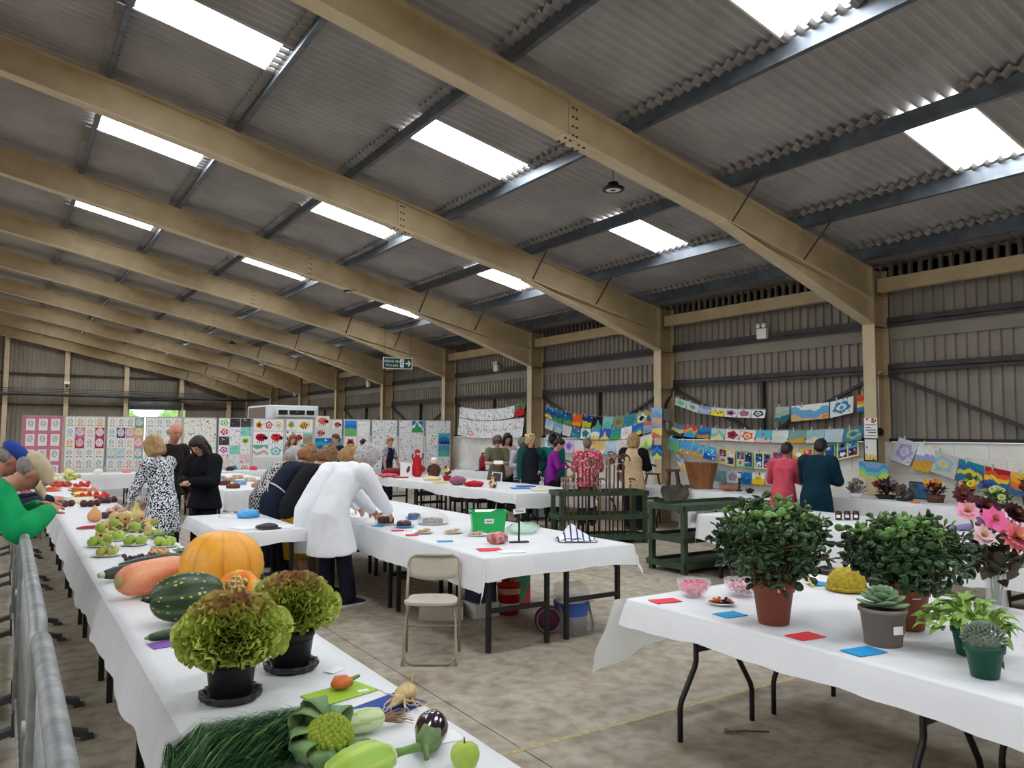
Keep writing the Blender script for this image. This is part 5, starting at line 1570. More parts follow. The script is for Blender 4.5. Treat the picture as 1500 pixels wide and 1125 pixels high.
# judges stooping over the baking table
J = (1, 0.12)
person('judge in grey and white checked jacket stooping, furthest of the row', (2.86, 10.05), (1, 0.0), 1.60, 40, 12, 0, 1.05, hands=((-0.1, 0.54, 0.81), (0.1, 0.56, 0.81)), topm=checks('houndstooth', (40, 40, 44), (214, 214, 210), 34.0), legm=dkt, hair='curly', hairm=HB('silver', (206, 204, 200)), vox=0.014, hem=0.72)
person('judge in navy apron with white ties stooping over the baking table', (2.80, 9.3), J, 1.64, 42, 10, 0, 1.08, hands=((-0.1, 0.54, 0.81), (0.1, 0.56, 0.81)), topm=navy, legm=dkt, hair='curly', hairm=HB('ginger', (178, 122, 78)), vox=0.014, hem=0.62, apron=mat('white_tape', (236, 236, 236), 0.7), collar=mat('white_tape', None))
person('judge in black cardigan and mustard skirt stooping between navy apron and white coats', (2.84, 8.72), J, 1.64, 42, 10, 0, 1.0, hands=((-0.1, 0.54, 0.81), (0.1, 0.56, 0.81)), topm=blk, legm=cl_('mustard', (196, 148, 34)), skirt=0.3, hair='curly', hairm=HB('brown', (150, 110, 76)), vox=0.014)
person('judge in white coat with golden brown hair, second from the chair', (2.86, 8.1), J, 1.66, 42, 12, 0, 1.08, hands=((-0.1, 0.54, 0.81), (0.1, 0.56, 0.81)), topm=whitec, legm=cl_('taupe', (112, 96, 88)), hair='curly', hairm=HB('golden', (186, 142, 90)), vox=0.013, hem=0.46, hemw=1.12, inflate=0.032, coat_name='white_coat')
person('judge in white coat with grey curls and dark trainers, nearest the chair', (2.80, 7.42), (1, 0.22), 1.68, 40, 16, 0, 1.1, hands=((-0.14, 0.56, 0.82), (0.12, 0.58, 0.82)), topm=whitec, legm=cl_('navy_trouser', (30, 32, 46)), hair='curly', hairm=HB('silver', (206, 204, 200)), vox=0.012, hem=0.52, hemw=1.12, inflate=0.034, shoem=train, coat_name='white_coat', stance=0.11, stride=0.06)
# far visitors by the boards
person('woman with long ginger hair by the far picture boards', (5.35, 17.3), (0.5, -0.6), 1.62, 4, 15, 40, 0.95, topm=cl_('grey_jumper', (150, 146, 144)), legm=dkt, hair='long', hairm=HB('auburn', (150, 104, 76)), vox=0.02)
person('woman with short brown hair in dark top before the sea painting', (6.55, 17.6), (-0.85, -0.5), 1.63, 3, 8, 0, 0.95, topm=cl_('dark_green_black', (34, 44, 42)), legm=dkt, hair='short', hairm=HB('chestnut', (110, 66, 46)), vox=0.02)
person('woman in navy top with patterned short sleeves behind the red cushion', (7.85, 17.55), (0.55, -0.75), 1.56, 6, 6, 30, 1.05, hands=((-0.22, 0.28, 0.78), 'down'), topm=navy, slm=speckle('floral_sleeve', (70, 66, 90), (214, 206, 214), 40.0, 0.45, 0.55), sleeve='short', legm=dkt, hair='short', hairm=HB('sandy', (168, 136, 98)), vox=0.018)
person('woman with frizzy brown hair in khaki T-shirt reading a leaflet', (8.85, 14.1), (-0.45, -0.9), 1.62, 5, 26, 0, 1.05, hands=('front', 'front'), topm=cl_('khaki', (112, 110, 88)), legm=dkt, sleeve='short', hair='curly', hairm=HB('frizzy_brown', (112, 88, 66)), vox=0.015, hem=0.72)
person('dark-haired woman with a shoulder strap half hidden between two readers', (9.35, 14.5), (-0.3, -0.95), 1.68, 3, 22, 0, 0.95, topm=cl_('blush', (214, 190, 180)), legm=dkt, hair='long', hairm=HB('black', (40, 34, 32)), vox=0.02)
person('grey-haired woman in glasses and striped skirt reading beside the blonde woman', (8.95, 13.3), (-0.35, -0.9), 1.58, 6, 30, 0, 1.0, hands=('front', 'front'), topm=cl_('pale_grey', (178, 182, 190)), legm=mat('striped_navy', (30, 38, 62), 0.85, (150, 176, 206), 14.0, stretch=(0.05, 0.05, 2.2), lo=0.58, hi=0.6, detail=0.0), skirt=0.5, hair='curly', hairm=HB('iron_grey', (128, 120, 112)), vox=0.015)
person('blonde woman in dark gilet with green sleeves, hand on hip', (8.8, 12.75), (-0.42, -0.9), 1.64, 3, -2, -25, 1.05, hands=('hip', 'down'), topm=cl_('dark_gilet', (34, 38, 48)), slm=cl_('bottle_green', (24, 82, 78)), legm=cl_('denim', (82, 110, 140)), hair='curly', hairm=HB('blonde', (222, 190, 138)), vox=0.014, hem=0.76, inflate=0.03)
person('dark-haired visitor in black partly hidden behind the blonde woman', (9.4, 13.65), (-0.2, 0.9), 1.60, 3, 5, 0, 0.95, topm=blk, legm=dkt, hair='long', hairm=HB('black', (40, 34, 32)), vox=0.02)
person('dark-haired woman in purple top reading a booklet', (9.02, 12.3), (0.75, -0.6), 1.60, 10, 22, 0, 1.0, hands=('front', 'front'), topm=cl_('purple', (140, 44, 150)), legm=blk, hair='short', hairm=HB('black', (40, 34, 32)), vox=0.015, collar=cl_('blush', None))
person('person in teal top with dark hair bun beyond the purple top', (9.45, 12.9), (0.5, 0.6), 1.66, 4, 0, 0, 1.0, topm=cl_('teal', (20, 112, 106)), legm=dkt, hair='bun', hairm=HB('black', (40, 34, 32)), vox=0.02)
person('grey-haired person in pink and red patterned jacket seen from behind', (9.17, 11.4), (0.55, 0.75), 1.60, 12, 10, 0, 1.05, hands=('front', 'front'), topm=speckle('pink_pattern', (206, 50, 84), (240, 140, 156), 22.0, 0.47, 0.5), legm=blk, hair='short', hairm=HB('iron_grey', (128, 120, 112)), vox=0.015, hem=0.74, inflate=0.035)
person('blonde woman in beige gilet with black sleeves beside the walking sticks', (9.5, 10.5), (0.75, 0.4), 1.67, 3, 4, 10, 1.02, hands=('front', 'front'), topm=cl_('beige_gilet', (214, 186, 150)), slm=cl_('black_padded', None), legm=blk, hair='bob', hairm=HB('dark_blonde', None), vox=0.014, hem=0.72, inflate=0.036)
person('visitor with short brown hair in coral pink jacket facing the wall', (9.52, 7.28), (1, 0.35), 1.58, 13, 24, 0, 0.95, hands=('front', 'front'), topm=cl_('coral', (222, 88, 106)), legm=blk, hair='short', hairm=HB('dark_brown', None), vox=0.014, hem=0.62, inflate=0.03, skin=M_SKIND)
person('visitor with short black hair in dark teal coat facing the wall', (9.5, 6.72), (1, 0.15), 1.63, 10, 22, -15, 1.08, hands=('front', 'front'), topm=cl_('dark_teal', (18, 52, 66)), legm=blk, hair='short', hairm=HB('black', (40, 34, 32)), vox=0.014, hem=0.60, inflate=0.04, hood=True, skin=M_SKIND)

# ------------------------------------------------------------------ produce: colour laid on the skin face by face
def veg_mat(name, rough=0.45, spec=0.4, bump=0.0, bscale=40, trans=0.0):
    m = attr_mat(name, rough, spec)
    nt = m.node_tree
    if bump and 'b' not in nt.nodes:
        p = nt.nodes['Principled BSDF']
        n = nt.nodes.new('ShaderNodeTexNoise'); n.inputs['Scale'].default_value = bscale
        b = nt.nodes.new('ShaderNodeBump'); b.name = 'b'; b.inputs['Strength'].default_value = bump; b.inputs['Distance'].default_value = 0.01
        nt.links.new(n.outputs['Fac'], b.inputs['Height']); nt.links.new(b.outputs['Normal'], p.inputs['Normal'])
    return m
M_VEG = veg_mat('vegetable_skin', 0.42, 0.45)
M_VEGM = veg_mat('matt_vegetable_skin', 0.65, 0.3, 0.12, 60)
M_LEAFA = veg_mat('leaf_skin', 0.5, 0.35)

def cmesh(name, vs, fs, cols, m, smooth=True):
    mb = MB(); mb.add(vs, fs, 0, smooth)
    me = mb.mesh(name)
    ca = me.color_attributes.new('paint', 'FLOAT_COLOR', 'CORNER')
    buf = []
    for f, c in zip(fs, cols):
        q = [lin(max(0, min(255, v))) for v in c] + [1.0]
        buf.extend(q * len(f))
    ca.data.foreach_set('color', buf)
    me.materials.append(m)
    return me

def cl_lathe(name, prof, n, colfn, rib=None, m=None, bend=None):
    """coloured lathe about z"""
    vs = []; fs = []; cols = []; k = len(prof)
    for i, (r, z) in enumerate(prof):
        for j in range(n):
            a = 2 * PI * j / n
            q = r * (rib(a, i / (k - 1)) if rib else 1)
            p = Vector((q * math.cos(a), q * math.sin(a), z))
            if bend:
                p = bend(p)
            vs.append(p)
    for i in range(k - 1):
        for j in range(n):
            fs.append((i * n + j, i * n + (j + 1) % n, (i + 1) * n + (j + 1) % n, (i + 1) * n + j))
            cols.append(colfn(2 * PI * (j + 0.5) / n, (i + 0.5) / (k - 1)))
    fs.append(tuple(reversed(range(n)))); cols.append(colfn(0, 0))
    fs.append(tuple((k - 1) * n + j for j in range(n))); cols.append(colfn(0, 1))
    return cmesh(name, vs, fs, cols, m or M_VEG)
def ell(rx, L, k=18, p=1.0, lo=0.02):
    """profile of an elongated body from z=-L/2..L/2"""
    out = []
    for i in range(k + 1):
        t = PI * i / k
        out.append((max(lo * rx, rx * max(0.0, math.sin(t)) ** p), -L / 2 * math.cos(t)))
    return out
def jit(c, a, rnd):
    d = rnd.uniform(-a, a)
    return (c[0] + d, c[1] + d, c[2] + d)
def mixc(a, b, t):
    return tuple(a[i] + (b[i] - a[i]) * t for i in range(3))
def axis_rot(d, roll=0.0):
    """rotation taking +z to d"""
    q = Vector((0, 0, 1)).rotation_difference(Vector(d).normalized())
    return (q.to_matrix() @ Matrix.Rotation(roll, 3, 'Z')).to_euler()
def put(name, me, label, cat, loc, d=None, group=None, roll=0.0, parent=None):
    o = link(name, me, None, parent, loc)
    if d is not None:
        o.rotation_euler = axis_rot(d, roll)
    if parent is None:
        tag(o, label, cat, group)
    return o
TZ = 0.748          # produce table surface
def emp_at(name, label, cat, loc, d=None, group=None):
    r = thing(name, label, cat, loc, 0, group)
    if d is not None:
        r.rotation_euler = axis_rot(d)
    return r
rn = random.Random(99)

# big orange pumpkin
def pumpkin():
    r = emp_at('pumpkin', 'huge smooth orange pumpkin on the vegetable table', 'pumpkin', (1.085, 4.75, TZ), None)
    rnd = random.Random(2)
    prof = [(0.02, 0.012), (0.09, 0.0), (0.15, 0.012), (0.2, 0.05), (0.228, 0.11), (0.236, 0.17), (0.228, 0.23), (0.2, 0.29), (0.155, 0.335), (0.1, 0.362), (0.04, 0.372), (0.01, 0.374)]
    rib = lambda a, t: 1 + 0.006 * math.cos(9 * a + 0.4) - 0.008 * max(0, math.cos(9 * a + 0.4 + PI)) ** 8
    def c(a, t):
        q = max(0, -math.cos(9 * a + 0.4)) ** 8
        v = mixc((240, 168, 52), (222, 140, 34), q * 0.7)
        return jit(mixc(v, (200, 150, 70), 0.5 if 0.55 < t < 0.8 and abs(a - 3.6) < 0.12 and rnd.random() < 0.5 else 0), 3, rnd)
    put('flesh', cl_lathe('pumpkin', prof, 90, c, rib), '', '', (0, 0, 0), parent=r)
    MB().lathe([(0.012, 0.004), (0.03, 0.0), (0.02, 0.008)], 10).build('stem_scar', mat('dry_stem', (130, 110, 70), 0.8), r)
pumpkin()
# striped green marrow squash
def marrow():
    d = Vector((0.97, -0.1, 0.03))
    r = emp_at('squash', 'dark green striped and speckled round marrow squash', 'squash', (0.79, 4.17, TZ + 0.127), d)
    rnd = random.Random(3)
    def c(a, t):
        s = math.cos(10 * a)
        v = mixc((40, 62, 34), (78, 100, 54), max(0, s) * 0.9)
        if s > 0.2 and rnd.random() < 0.07:
            v = (206, 206, 130)
        if rnd.random() < 0.02:
            v = (170, 180, 110)
        return jit(v, 5, rnd)
    rib = lambda a, t: 1 + 0.025 * math.cos(10 * a)
    put('flesh', cl_lathe('squash', ell(0.122, 0.345, 40, 0.75), 100, c, rib), '', '', (0, 0, 0), parent=r)
    MB().tube([(0, 0, -0.165), (-0.004, 0, -0.185), (-0.016, 0, -0.205)], [0.014, 0.01, 0.013], 8).build('stem', mat('dark_green_stem', (44, 62, 40), 0.6), r)
marrow()
# pink banana squash
def banana_squash():
    d = Vector((0.86, 0.5, 0.0))
    r = emp_at('squash', 'long pinkish orange banana squash behind the striped marrow', 'squash', (0.78, 5.02, TZ + 0.104), d)
    rnd = random.Random(4)
    prof = [(0.03, -0.25), (0.06, -0.24), (0.085, -0.2), (0.096, -0.12), (0.1, 0.0), (0.098, 0.1), (0.088, 0.18), (0.06, 0.235), (0.02, 0.255)]
    pr = []
    for i in range(len(prof) - 1):
        for k in range(4):
            t = k / 4; pr.append((prof[i][0] * (1 - t) + prof[i + 1][0] * t, prof[i][1] * (1 - t) + prof[i + 1][1] * t))
    pr.append(prof[-1])
    c = lambda a, t: jit(mixc((238, 168, 126), (226, 140, 104), 0.5 + 0.5 * math.sin(a * 3 + t * 9)), 4, rnd)
    put('flesh', cl_lathe('squash', pr, 40, c, lambda a, t: 1 + 0.02 * math.cos(5 * a)), '', '', (0, 0, 0), parent=r)
    MB().lathe([(0.034, -0.248), (0.036, -0.256), (0.026, -0.262), (0.016, -0.272), (0.008, -0.275)], 14).build('stem', mat('corky_stem', (170, 156, 104), 0.85), r)
banana_squash()
# two dark courgettes
for k, (x, y, L, lb, rr) in enumerate(((0.74, 5.62, 0.46, 'large dark green courgette lying nearest the pink squash', 0.052), (0.86, 5.82, 0.5, 'large dark green courgette lying behind its twin', 0.056))):
    r = emp_at('courgette', lb, 'courgette', (x, y, TZ + rr), (0.88, 0.46, 0), 'dark courgettes')
    rnd = random.Random(k + 10)
    c = lambda a, t: jit(mixc((36, 46, 40), (52, 66, 54), max(0, math.cos(5 * a))), 3, rnd)
    put('flesh', cl_lathe('courgette', [(q * (0.8 + 0.2 * ((z / L) + 0.5)), z) for q, z in ell(rr, L, 26, 0.5)], 40, c, lambda a, t: 1 + 0.03 * math.cos(5 * a)), '', '', (0, 0, 0), parent=r)
    MB().lathe([(0.022, -L / 2 + 0.006), (0.018, -L / 2 - 0.02), (0.016, -L / 2 - 0.024)], 10).build('stem', mat('pale_cut_stem', (206, 204, 160), 0.7), r)
    if k == 1:
        MB().box(-0.012, 0.012, 0.04, 0.065, 0.05, 0.054).build('sticker', mat('white_label', (238, 238, 236), 0.6), r)
# turban squash
def turban():
    d = Vector((-0.3, -0.62, 0.62))
    r = emp_at('squash', 'orange turban squash with knobbly striped centre below the big pumpkin', 'squash', (1.07, 4.30, TZ + 0.108), d)
    rnd = random.Random(6)
    def c(a, t):
        return jit(mixc((236, 134, 44), (240, 176, 70), max(0, math.cos(4 * a + 1)) * 0.8), 5, rnd)
    prof = [(0.02, -0.075), (0.07, -0.07), (0.1, -0.045), (0.113, -0.005), (0.108, 0.03), (0.09, 0.052), (0.07, 0.056), (0.055, 0.046), (0.03, 0.044)]
    put('rim', cl_lathe('squash', prof, 48, c, lambda a, t: 1 + 0.02 * math.cos(10 * a)), '', '', (0, 0, 0), parent=r)
    knob = cl_lathe('knob', ell(0.026, 0.06, 10, 0.8), 12, lambda a, t: jit((228, 180, 110) if math.cos(3 * a) > -0.3 else (120, 110, 60), 6, rnd))
    for k in range(5):
        a = 2 * PI * k / 5
        put('knob', knob, '', '', (0.033 * math.cos(a), 0.033 * math.sin(a), 0.052), parent=r)
    put('knob', knob, '', '', (0, 0, 0.056), parent=r)
turban()
# pale green squash with stem
r = emp_at('squash', 'small pale grey-green squash with stubby stem beside the turban', 'squash', (1.215, 4.38, TZ))
put('flesh', cl_lathe('squash', [(0.01, 0.004), (0.05, 0.0), (0.075, 0.03), (0.08, 0.07), (0.07, 0.11), (0.045, 0.135), (0.015, 0.138)], 44, lambda a, t: jit(mixc((168, 192, 160), (146, 174, 142), max(0, math.cos(10 * a))), 4, rn), lambda a, t: 1 + 0.03 * math.cos(10 * a)), '', '', (0, 0, 0), parent=r)
MB().tube([(0, 0, 0.13), (0, 0, 0.15), (0.004, 0, 0.168)], [0.014, 0.009, 0.012], 8).build('stem', MATS['dark_green_stem'], r)
# cards
CARDS = {'purple': (136, 92, 176), 'lime green': (158, 196, 60), 'blue': (30, 66, 150), 'red': (226, 60, 66), 'sky blue': (32, 150, 210), 'pink': (240, 96, 120), 'white': (240, 240, 238)}
def card(label, col, x, y, w, l, rz, z=TZ, cat='card'):
    m = mat('card_' + col.replace(' ', '_'), CARDS[col], 0.6, spec=0.25)
    o = MB().box(-w / 2, w / 2, -l / 2, l / 2, 0, 0.002).build('entry_card', m, None, (x, y, z), rz)
    return tag(o, label, cat)
card('purple entry card under the cucumber', 'purple', 0.645, 3.80, 0.15, 0.11, 0.15)
r = emp_at('cucumber', 'dark green cucumber lying on the purple card', 'cucumber', (0.70, 3.88, TZ + 0.026), (0.9, 0.2, 0))
put('flesh', cl_lathe('cucumber', ell(0.024, 0.27, 22, 0.45), 20, lambda a, t: jit((46, 78, 44), 5, rn), lambda a, t: 1 + 0.02 * math.cos(9 * a)), '', '', (0, 0, 0), parent=r)
put('tip', cl_lathe('tip', ell(0.008, 0.03, 8), 8, lambda a, t: (120, 140, 70)), '', '', (0, 0, -0.137), parent=r)
card('lime green entry card under the knotted carrot', 'lime green', 1.06, 2.76, 0.24, 0.15, 0.25)
tag(MB().box(-0.02, 0.02, -0.012, 0.012, 0, 0.001).build('paper_sticker', MATS['white_label'], None, (1.14, 2.735, TZ + 0.0024)), 'small white sticker on the lime green card', 'sticker')
card('dark blue entry card under the twisted parsnip', 'blue', 1.155, 2.54, 0.22, 0.17, 0.35)
card('white paper entry label beside the black pots', 'white', 1.14, 3.03, 0.075, 0.05, 0.5, cat='label')
card('white paper entry label beside the aubergine', 'white', 1.2, 2.19, 0.075, 0.09, -0.1, cat='label')
card('white paper entry label beside the big pumpkin', 'white', 1.14, 5.25, 0.12, 0.09, 0.2, cat='label')

# lettuces in black pots
M_POT = mat('black_plastic_pot', (30, 31, 34), 0.45, spec=0.4)
M_SOIL = mat('compost', (44, 34, 28), 0.95, (30, 24, 20), 60.0, bump=0.5, bscale=120)
def lettuce_pot(label, x, y, seed, R, zc, dx):
    r = emp_at('potted_lettuce', label, 'potted lettuce', (x, y, TZ), None, 'lettuces in black pots')
    MB().lathe([(0.088, 0.002), (0.1, 0.004), (0.108, 0.02), (0.106, 0.03), (0.096, 0.026), (0.085, 0.012)], 72, rib=lambda a, t: 1 + 0.05 * math.cos(14 * a) * (0.3 + t)).build('saucer', M_POT, r)
    MB().lathe([(0.07, 0.012), (0.072, 0.014), (0.086, 0.13), (0.091, 0.132), (0.092, 0.155), (0.088, 0.156), (0.084, 0.135)], 36).build('pot', M_POT, r)
    MB().lathe([(0.0, 0.138), (0.085, 0.138), (0.086, 0.12)], 24).build('compost', M_SOIL, r)
    rnd = random.Random(seed)
    vs = []; fs = []; cols = []
    N = 560
    for i in range(N):
        t = (i + 0.5) / N
        zz = 1 - 1.55 * t
        ph = i * 2.39996
        rr = math.sqrt(max(0, 1 - min(1, abs(zz)) ** 2))
        dirv = Vector((rr * math.cos(ph), rr * math.sin(ph), zz)).normalized()
        q_ = 1 + 0.22 * mnoise.noise(dirv * 2.2 + Vector((seed * 7, 0, 0)))
        ctr = Vector((dx + dirv.x * R * 0.74 * q_, dirv.y * R * 0.74 * q_, zc + dirv.z * R * 0.5 * q_))
        out = Vector((dirv.x, dirv.y, dirv.z * 0.8 + 0.15)).normalized()
        side = out.cross(Vector((rnd.uniform(-1, 1), rnd.uniform(-1, 1), rnd.uniform(-1, 1)))).normalized()
        up = side.cross(out)
        W, L = R * rnd.uniform(0.17, 0.27), R * rnd.uniform(0.24, 0.40)
        b = len(vs); nu, nvv = 8, 4
        f1, f2, p1 = rnd.uniform(5, 8), rnd.uniform(11, 15), rnd.uniform(0, 6)
        top = max(0, dirv.z)
        tip = mixc((200, 210, 104), (158, 92, 76), min(1, max(0, (top - 0.55) * 2.6)) * rnd.uniform(0.4, 1.0))
        base = (146, 166, 64)
        for iu in range(nu):
            u = -1 + 2 * iu / (nu - 1)
            for iv in range(nvv):
                v = iv / (nvv - 1)
                am = 0.2 * v * W
                p = ctr + side * (u * W * (0.35 + 0.65 * v)) + out * (L * v * (1 - 0.3 * u * u)) + up * (am * math.sin(f1 * u + p1) + 0.6 * am * math.sin(f2 * u + 2 * p1) * v)
                vs.append(p)
        for iu in range(nu - 1):
            for iv in range(nvv - 1):
                a = b + iu * nvv + iv
                fs.append((a, a + nvv, a + nvv + 1, a + 1))
                cols.append(jit(mixc(base, tip, (iv + 0.6) / (nvv - 1)), 10, rnd))
    me = cmesh('frilly_leaves', vs, fs, cols, M_LEAFA, True)
    o = link('frilly_leaves', me, None, r); o['kind'] = 'stuff'
    # a dark heart behind the frills so no daylight shows through
    mb = MB(); mb.ball((dx, 0, zc - 0.01), (R * 0.66, R * 0.66, R * 0.48), 20, 12); mb.build('heart', mat('lettuce_heart', (96, 128, 34), 0.7), r)
lettuce_pot('frilly red-tipped lettuce in a black pot, nearer the table edge', 0.71, 2.92, 1, 0.178, 0.225, 0.0)
lettuce_pot('frilly red-tipped lettuce in a black pot, nearer the pumpkin', 1.0, 3.15, 2, 0.168, 0.245, 0.0)

# fennel with feathery fronds
def fennel():
    r = emp_at('fennel', 'florence fennel with pale bulb, brown roots and a mass of feathery fronds', 'fennel', (0.98, 2.36, TZ))
    rnd = random.Random(8)
    me = cl_lathe('bulb', [(0.012, -0.075), (0.03, -0.06), (0.038, -0.02), (0.036, 0.02), (0.026, 0.06), (0.02, 0.085)], 26, lambda a, t: jit(mixc((206, 220, 168), (160, 190, 110), max(0, math.cos(6 * a + t * 5)) * (0.3 + 0.6 * t)), 4, rnd), lambda a, t: 1 + 0.06 * math.cos(6 * a + t * 4))
    o = put('bulb', me, '', '', (0, 0, 0.04), (-1, 0.05, 0.02), parent=r)
    rt = MB()
    for k in range(16):
        p = Vector((0.07, rnd.uniform(-0.012, 0.012), 0.03)); pts = [p]
        for s in range(5):
            p = p + Vector((0.02, rnd.uniform(-0.014, 0.014), rnd.uniform(-0.012, 0.008))); p.z = max(0.006, p.z); pts.append(p)
        rt.tube(pts, [0.005, 0.004, 0.003, 0.002, 0.0015, 0.001], 5)
    rt.build('roots', mat('fennel_root', (150, 118, 84), 0.9), r)
    for k in range(9):
        y0 = rnd.uniform(-0.02, 0.025)
        MB().tube([(-0.07, y0 * 0.6, 0.045), (-0.18, y0 * 2 + 0.01, 0.05 + rnd.uniform(0, .02)), (-0.3, y0 * 4 + 0.01, 0.03 + rnd.uniform(0, .03))], [0.009, 0.007, 0.004], 7).build('stalk', mat('fennel_stalk', (126, 164, 84), 0.5), r)
    vs = []; fs = []; cols = []
    for k in range(7500):
        t = rnd.random()
        sx = -0.16 - 0.33 * t
        y = rnd.gauss(0.0, 0.075) * (0.6 + 0.7 * t) + 0.02
        y = max(-0.16, min(0.2, y))
        hmax = 0.10 * math.cos(min(1, abs(y) / 0.2) * 1.4) + 0.012
        z = rnd.uniform(0.004, hmax)
        p = Vector((sx, y, z)); L = rnd.uniform(0.05, 0.13)
        dv = Vector((-1, rnd.uniform(-1.1, 1.1), rnd.uniform(-0.3, 0.5))).normalized()
        w = Vector((0, 0, 1)).cross(dv).normalized() * 0.0016
        b = len(vs)
        for s in range(4):
            q = s / 3
            pp = p + dv * L * q + Vector((0, 0, -0.03 * q * q))
            X = pp.x + 0.98
            if X < 0.5:
                ov = 0.5 - X
                pp = Vector((0.5 - 0.98 - 0.05 - 0.16 * ov - rnd.uniform(0, 0.008), pp.y, min(pp.z, 0.03) - ov * 1.5))
            else:
                pp.z = max(0.004, pp.z)
            vs.append(pp - w * (1 - 0.6 * q)); vs.append(pp + w * (1 - 0.6 * q) + Vector((0, 0, 0.0006)))
        c = jit(mixc((34, 84, 46), (140, 178, 96), rnd.random() ** 3), 8, rnd)
        for s in range(3):
            fs.append((b + 2 * s, b + 2 * s + 1, b + 2 * s + 3, b + 2 * s + 2)); cols.append(c)
    o = link('fronds', cmesh('fronds', vs, fs, cols, M_LEAFA, False), None, r); o['kind'] = 'stuff'
    vs = []; n = 16
    # thick matted underlayer
    mb = MB()
    for i in range(12):
        t = i / 11
        mb.ball((-0.2 - 0.26 * t, 0.02 + 0.02 * math.sin(i), 0.012), (0.045, 0.07 + 0.04 * t, 0.014 + 0.01 * math.sin(PI * t)), 12, 6)
    mb.build('matted_fronds', mat('frond_mass', (44, 92, 48), 0.8, (66, 116, 56), 90.0, bump=0.6, bscale=160), r)
fennel()
# romanesco
def romanesco():
    r = emp_at('romanesco', 'lime green romanesco cauliflower wrapped in its leaves', 'romanesco', (0.775, 2.21, TZ))
    rnd = random.Random(12)
    mb = MB()
    for i in range(150):
        t = (i + 0.5) / 150
        a = i * 2.39996; z = 1 - t * 1.1
        rr = math.sqrt(max(0, 1 - z * z)) if z > 0 else 1
        d = Vector((rr * math.cos(a), rr * math.sin(a), z)).normalized()
        c = Vector((0.045, 0.005, 0.065)) + Vector((d.x * 0.062, d.y * 0.062, d.z * 0.062))
        s = 0.0085 + 0.004 * t
        mb.ball(c, (s, s, s * 1.2), 7, 5)
    o = mb.build('florets', mat('romanesco_green', (160, 176, 48), 0.65, (132, 152, 44), 80.0, bump=0.4, bscale=200), r); o['kind'] = 'stuff'
    MB().ball((0.045, 0.005, 0.06), (0.06, 0.06, 0.055), 16, 10).build('curd', MATS['romanesco_green'], r)
    M_BL = mat('brassica_leaf', (118, 148, 92), 0.55, (88, 120, 76), 14.0, bump=0.2, bscale=40)
    for k, (a, L, lift) in enumerate(((2.3, 0.17, 0.13), (2.9, 0.15, 0.09), (3.5, 0.16, 0.07), (4.2, 0.15, 0.05), (4.9, 0.16, 0.04), (1.7, 0.2, 0.15), (0.9, 0.18, 0.12), (5.6, 0.16, 0.05))):
        vs = []; fs = []; n = 9
        base = Vector((-0.06, -0.02, 0.02)) if k < 6 else Vector((0.0, 0.0, 0.02))
        dv = Vector((math.cos(a), math.sin(a), 0)); sd = Vector((-dv.y, dv.x, 0))
        tgt = Vector((0.045, 0.005, 0.0)) + dv * 0.078
        for i in range(n):
            t = i / (n - 1)
            p = tgt + Vector((0, 0, 0.01)) + Vector((0, 0, 1)) * (lift * math.sin(t * 2.2)) + dv * (0.03 * math.sin(t * PI)) - dv * (0.09 * max(0, t - 0.5)) * 1.5
            w = 0.012 + 0.026 * max(0, math.sin(PI * min(1, t * 1.05))) ** 0.8
            for s in (-1, -0.4, 0.4, 1):
                vs.append(p + sd * (w * s) + dv * (0.010 * abs(s)) * (1 if i % 2 else 0.4))
        for i in range(n - 1):
            for j in range(3):
                q = i * 4 + j; fs.append((q, q + 1, q + 5, q + 4))
        mb = MB(); mb.add(vs, fs, 0, True); o = mb.build('leaf', M_BL, r); s = o.modifiers.new('s', 'SOLIDIFY'); s.thickness = 0.003
romanesco()
# lime round courgette with stalk
r = emp_at('courgette', 'pale lime green round courgette with a long cut stalk', 'courgette', (0.84, 1.99, TZ + 0.062), (0.97, 0.12, 0.1))
put('flesh', cl_lathe('courgette', [(0.02, -0.115), (0.045, -0.1), (0.06, -0.05), (0.062, 0.0), (0.055, 0.04), (0.035, 0.068), (0.026, 0.075)], 40, lambda a, t: jit(mixc((150, 186, 66), (178, 206, 92), max(0, math.cos(7 * a))), 4, rn), lambda a, t: 1 + 0.02 * math.cos(7 * a)), '', '', (0, 0, 0), parent=r)
MB().lathe([(0.027, 0.073), (0.03, 0.08), (0.02, 0.088)], 14).build('calyx_ring', MATS['pale_cut_stem'], r)
MB().tube([(0, 0, 0.08), (0.004, 0, 0.12), (0.012, 0.006, 0.17)], [0.014, 0.011, 0.013], 8).build('stalk', mat('green_stalk', (104, 140, 66), 0.55), r)
# aubergine
r = emp_at('aubergine', 'glossy dark purple aubergine with green calyx', 'aubergine', (1.10, 2.12, TZ + 0.05), (0.55, 0.8, 0.12))
MB().lathe([(0.012, -0.06), (0.028, -0.05), (0.04, -0.02), (0.05, 0.02), (0.05, 0.05), (0.04, 0.078), (0.02, 0.092), (0.004, 0.095)], 32).build('flesh', mat('aubergine_skin', (38, 18, 34), 0.15, spec=0.6, coat=0.6), r)
M_CAL = mat('calyx_green', (112, 138, 84), 0.6, (90, 112, 66), 30.0)
mb = MB(); mb.lathe([(0.012, -0.075), (0.026, -0.062), (0.036, -0.04), (0.041, -0.012)], 30, rib=lambda a, t: 1 + 0.03 * math.cos(5 * a), cap=False); mb.build('calyx', M_CAL, r)
MB().tube([(0, 0, -0.065), (0, -0.004, -0.1), (0.006, -0.006, -0.135)], [0.013, 0.009, 0.008], 8).build('stalk', M_CAL, r)
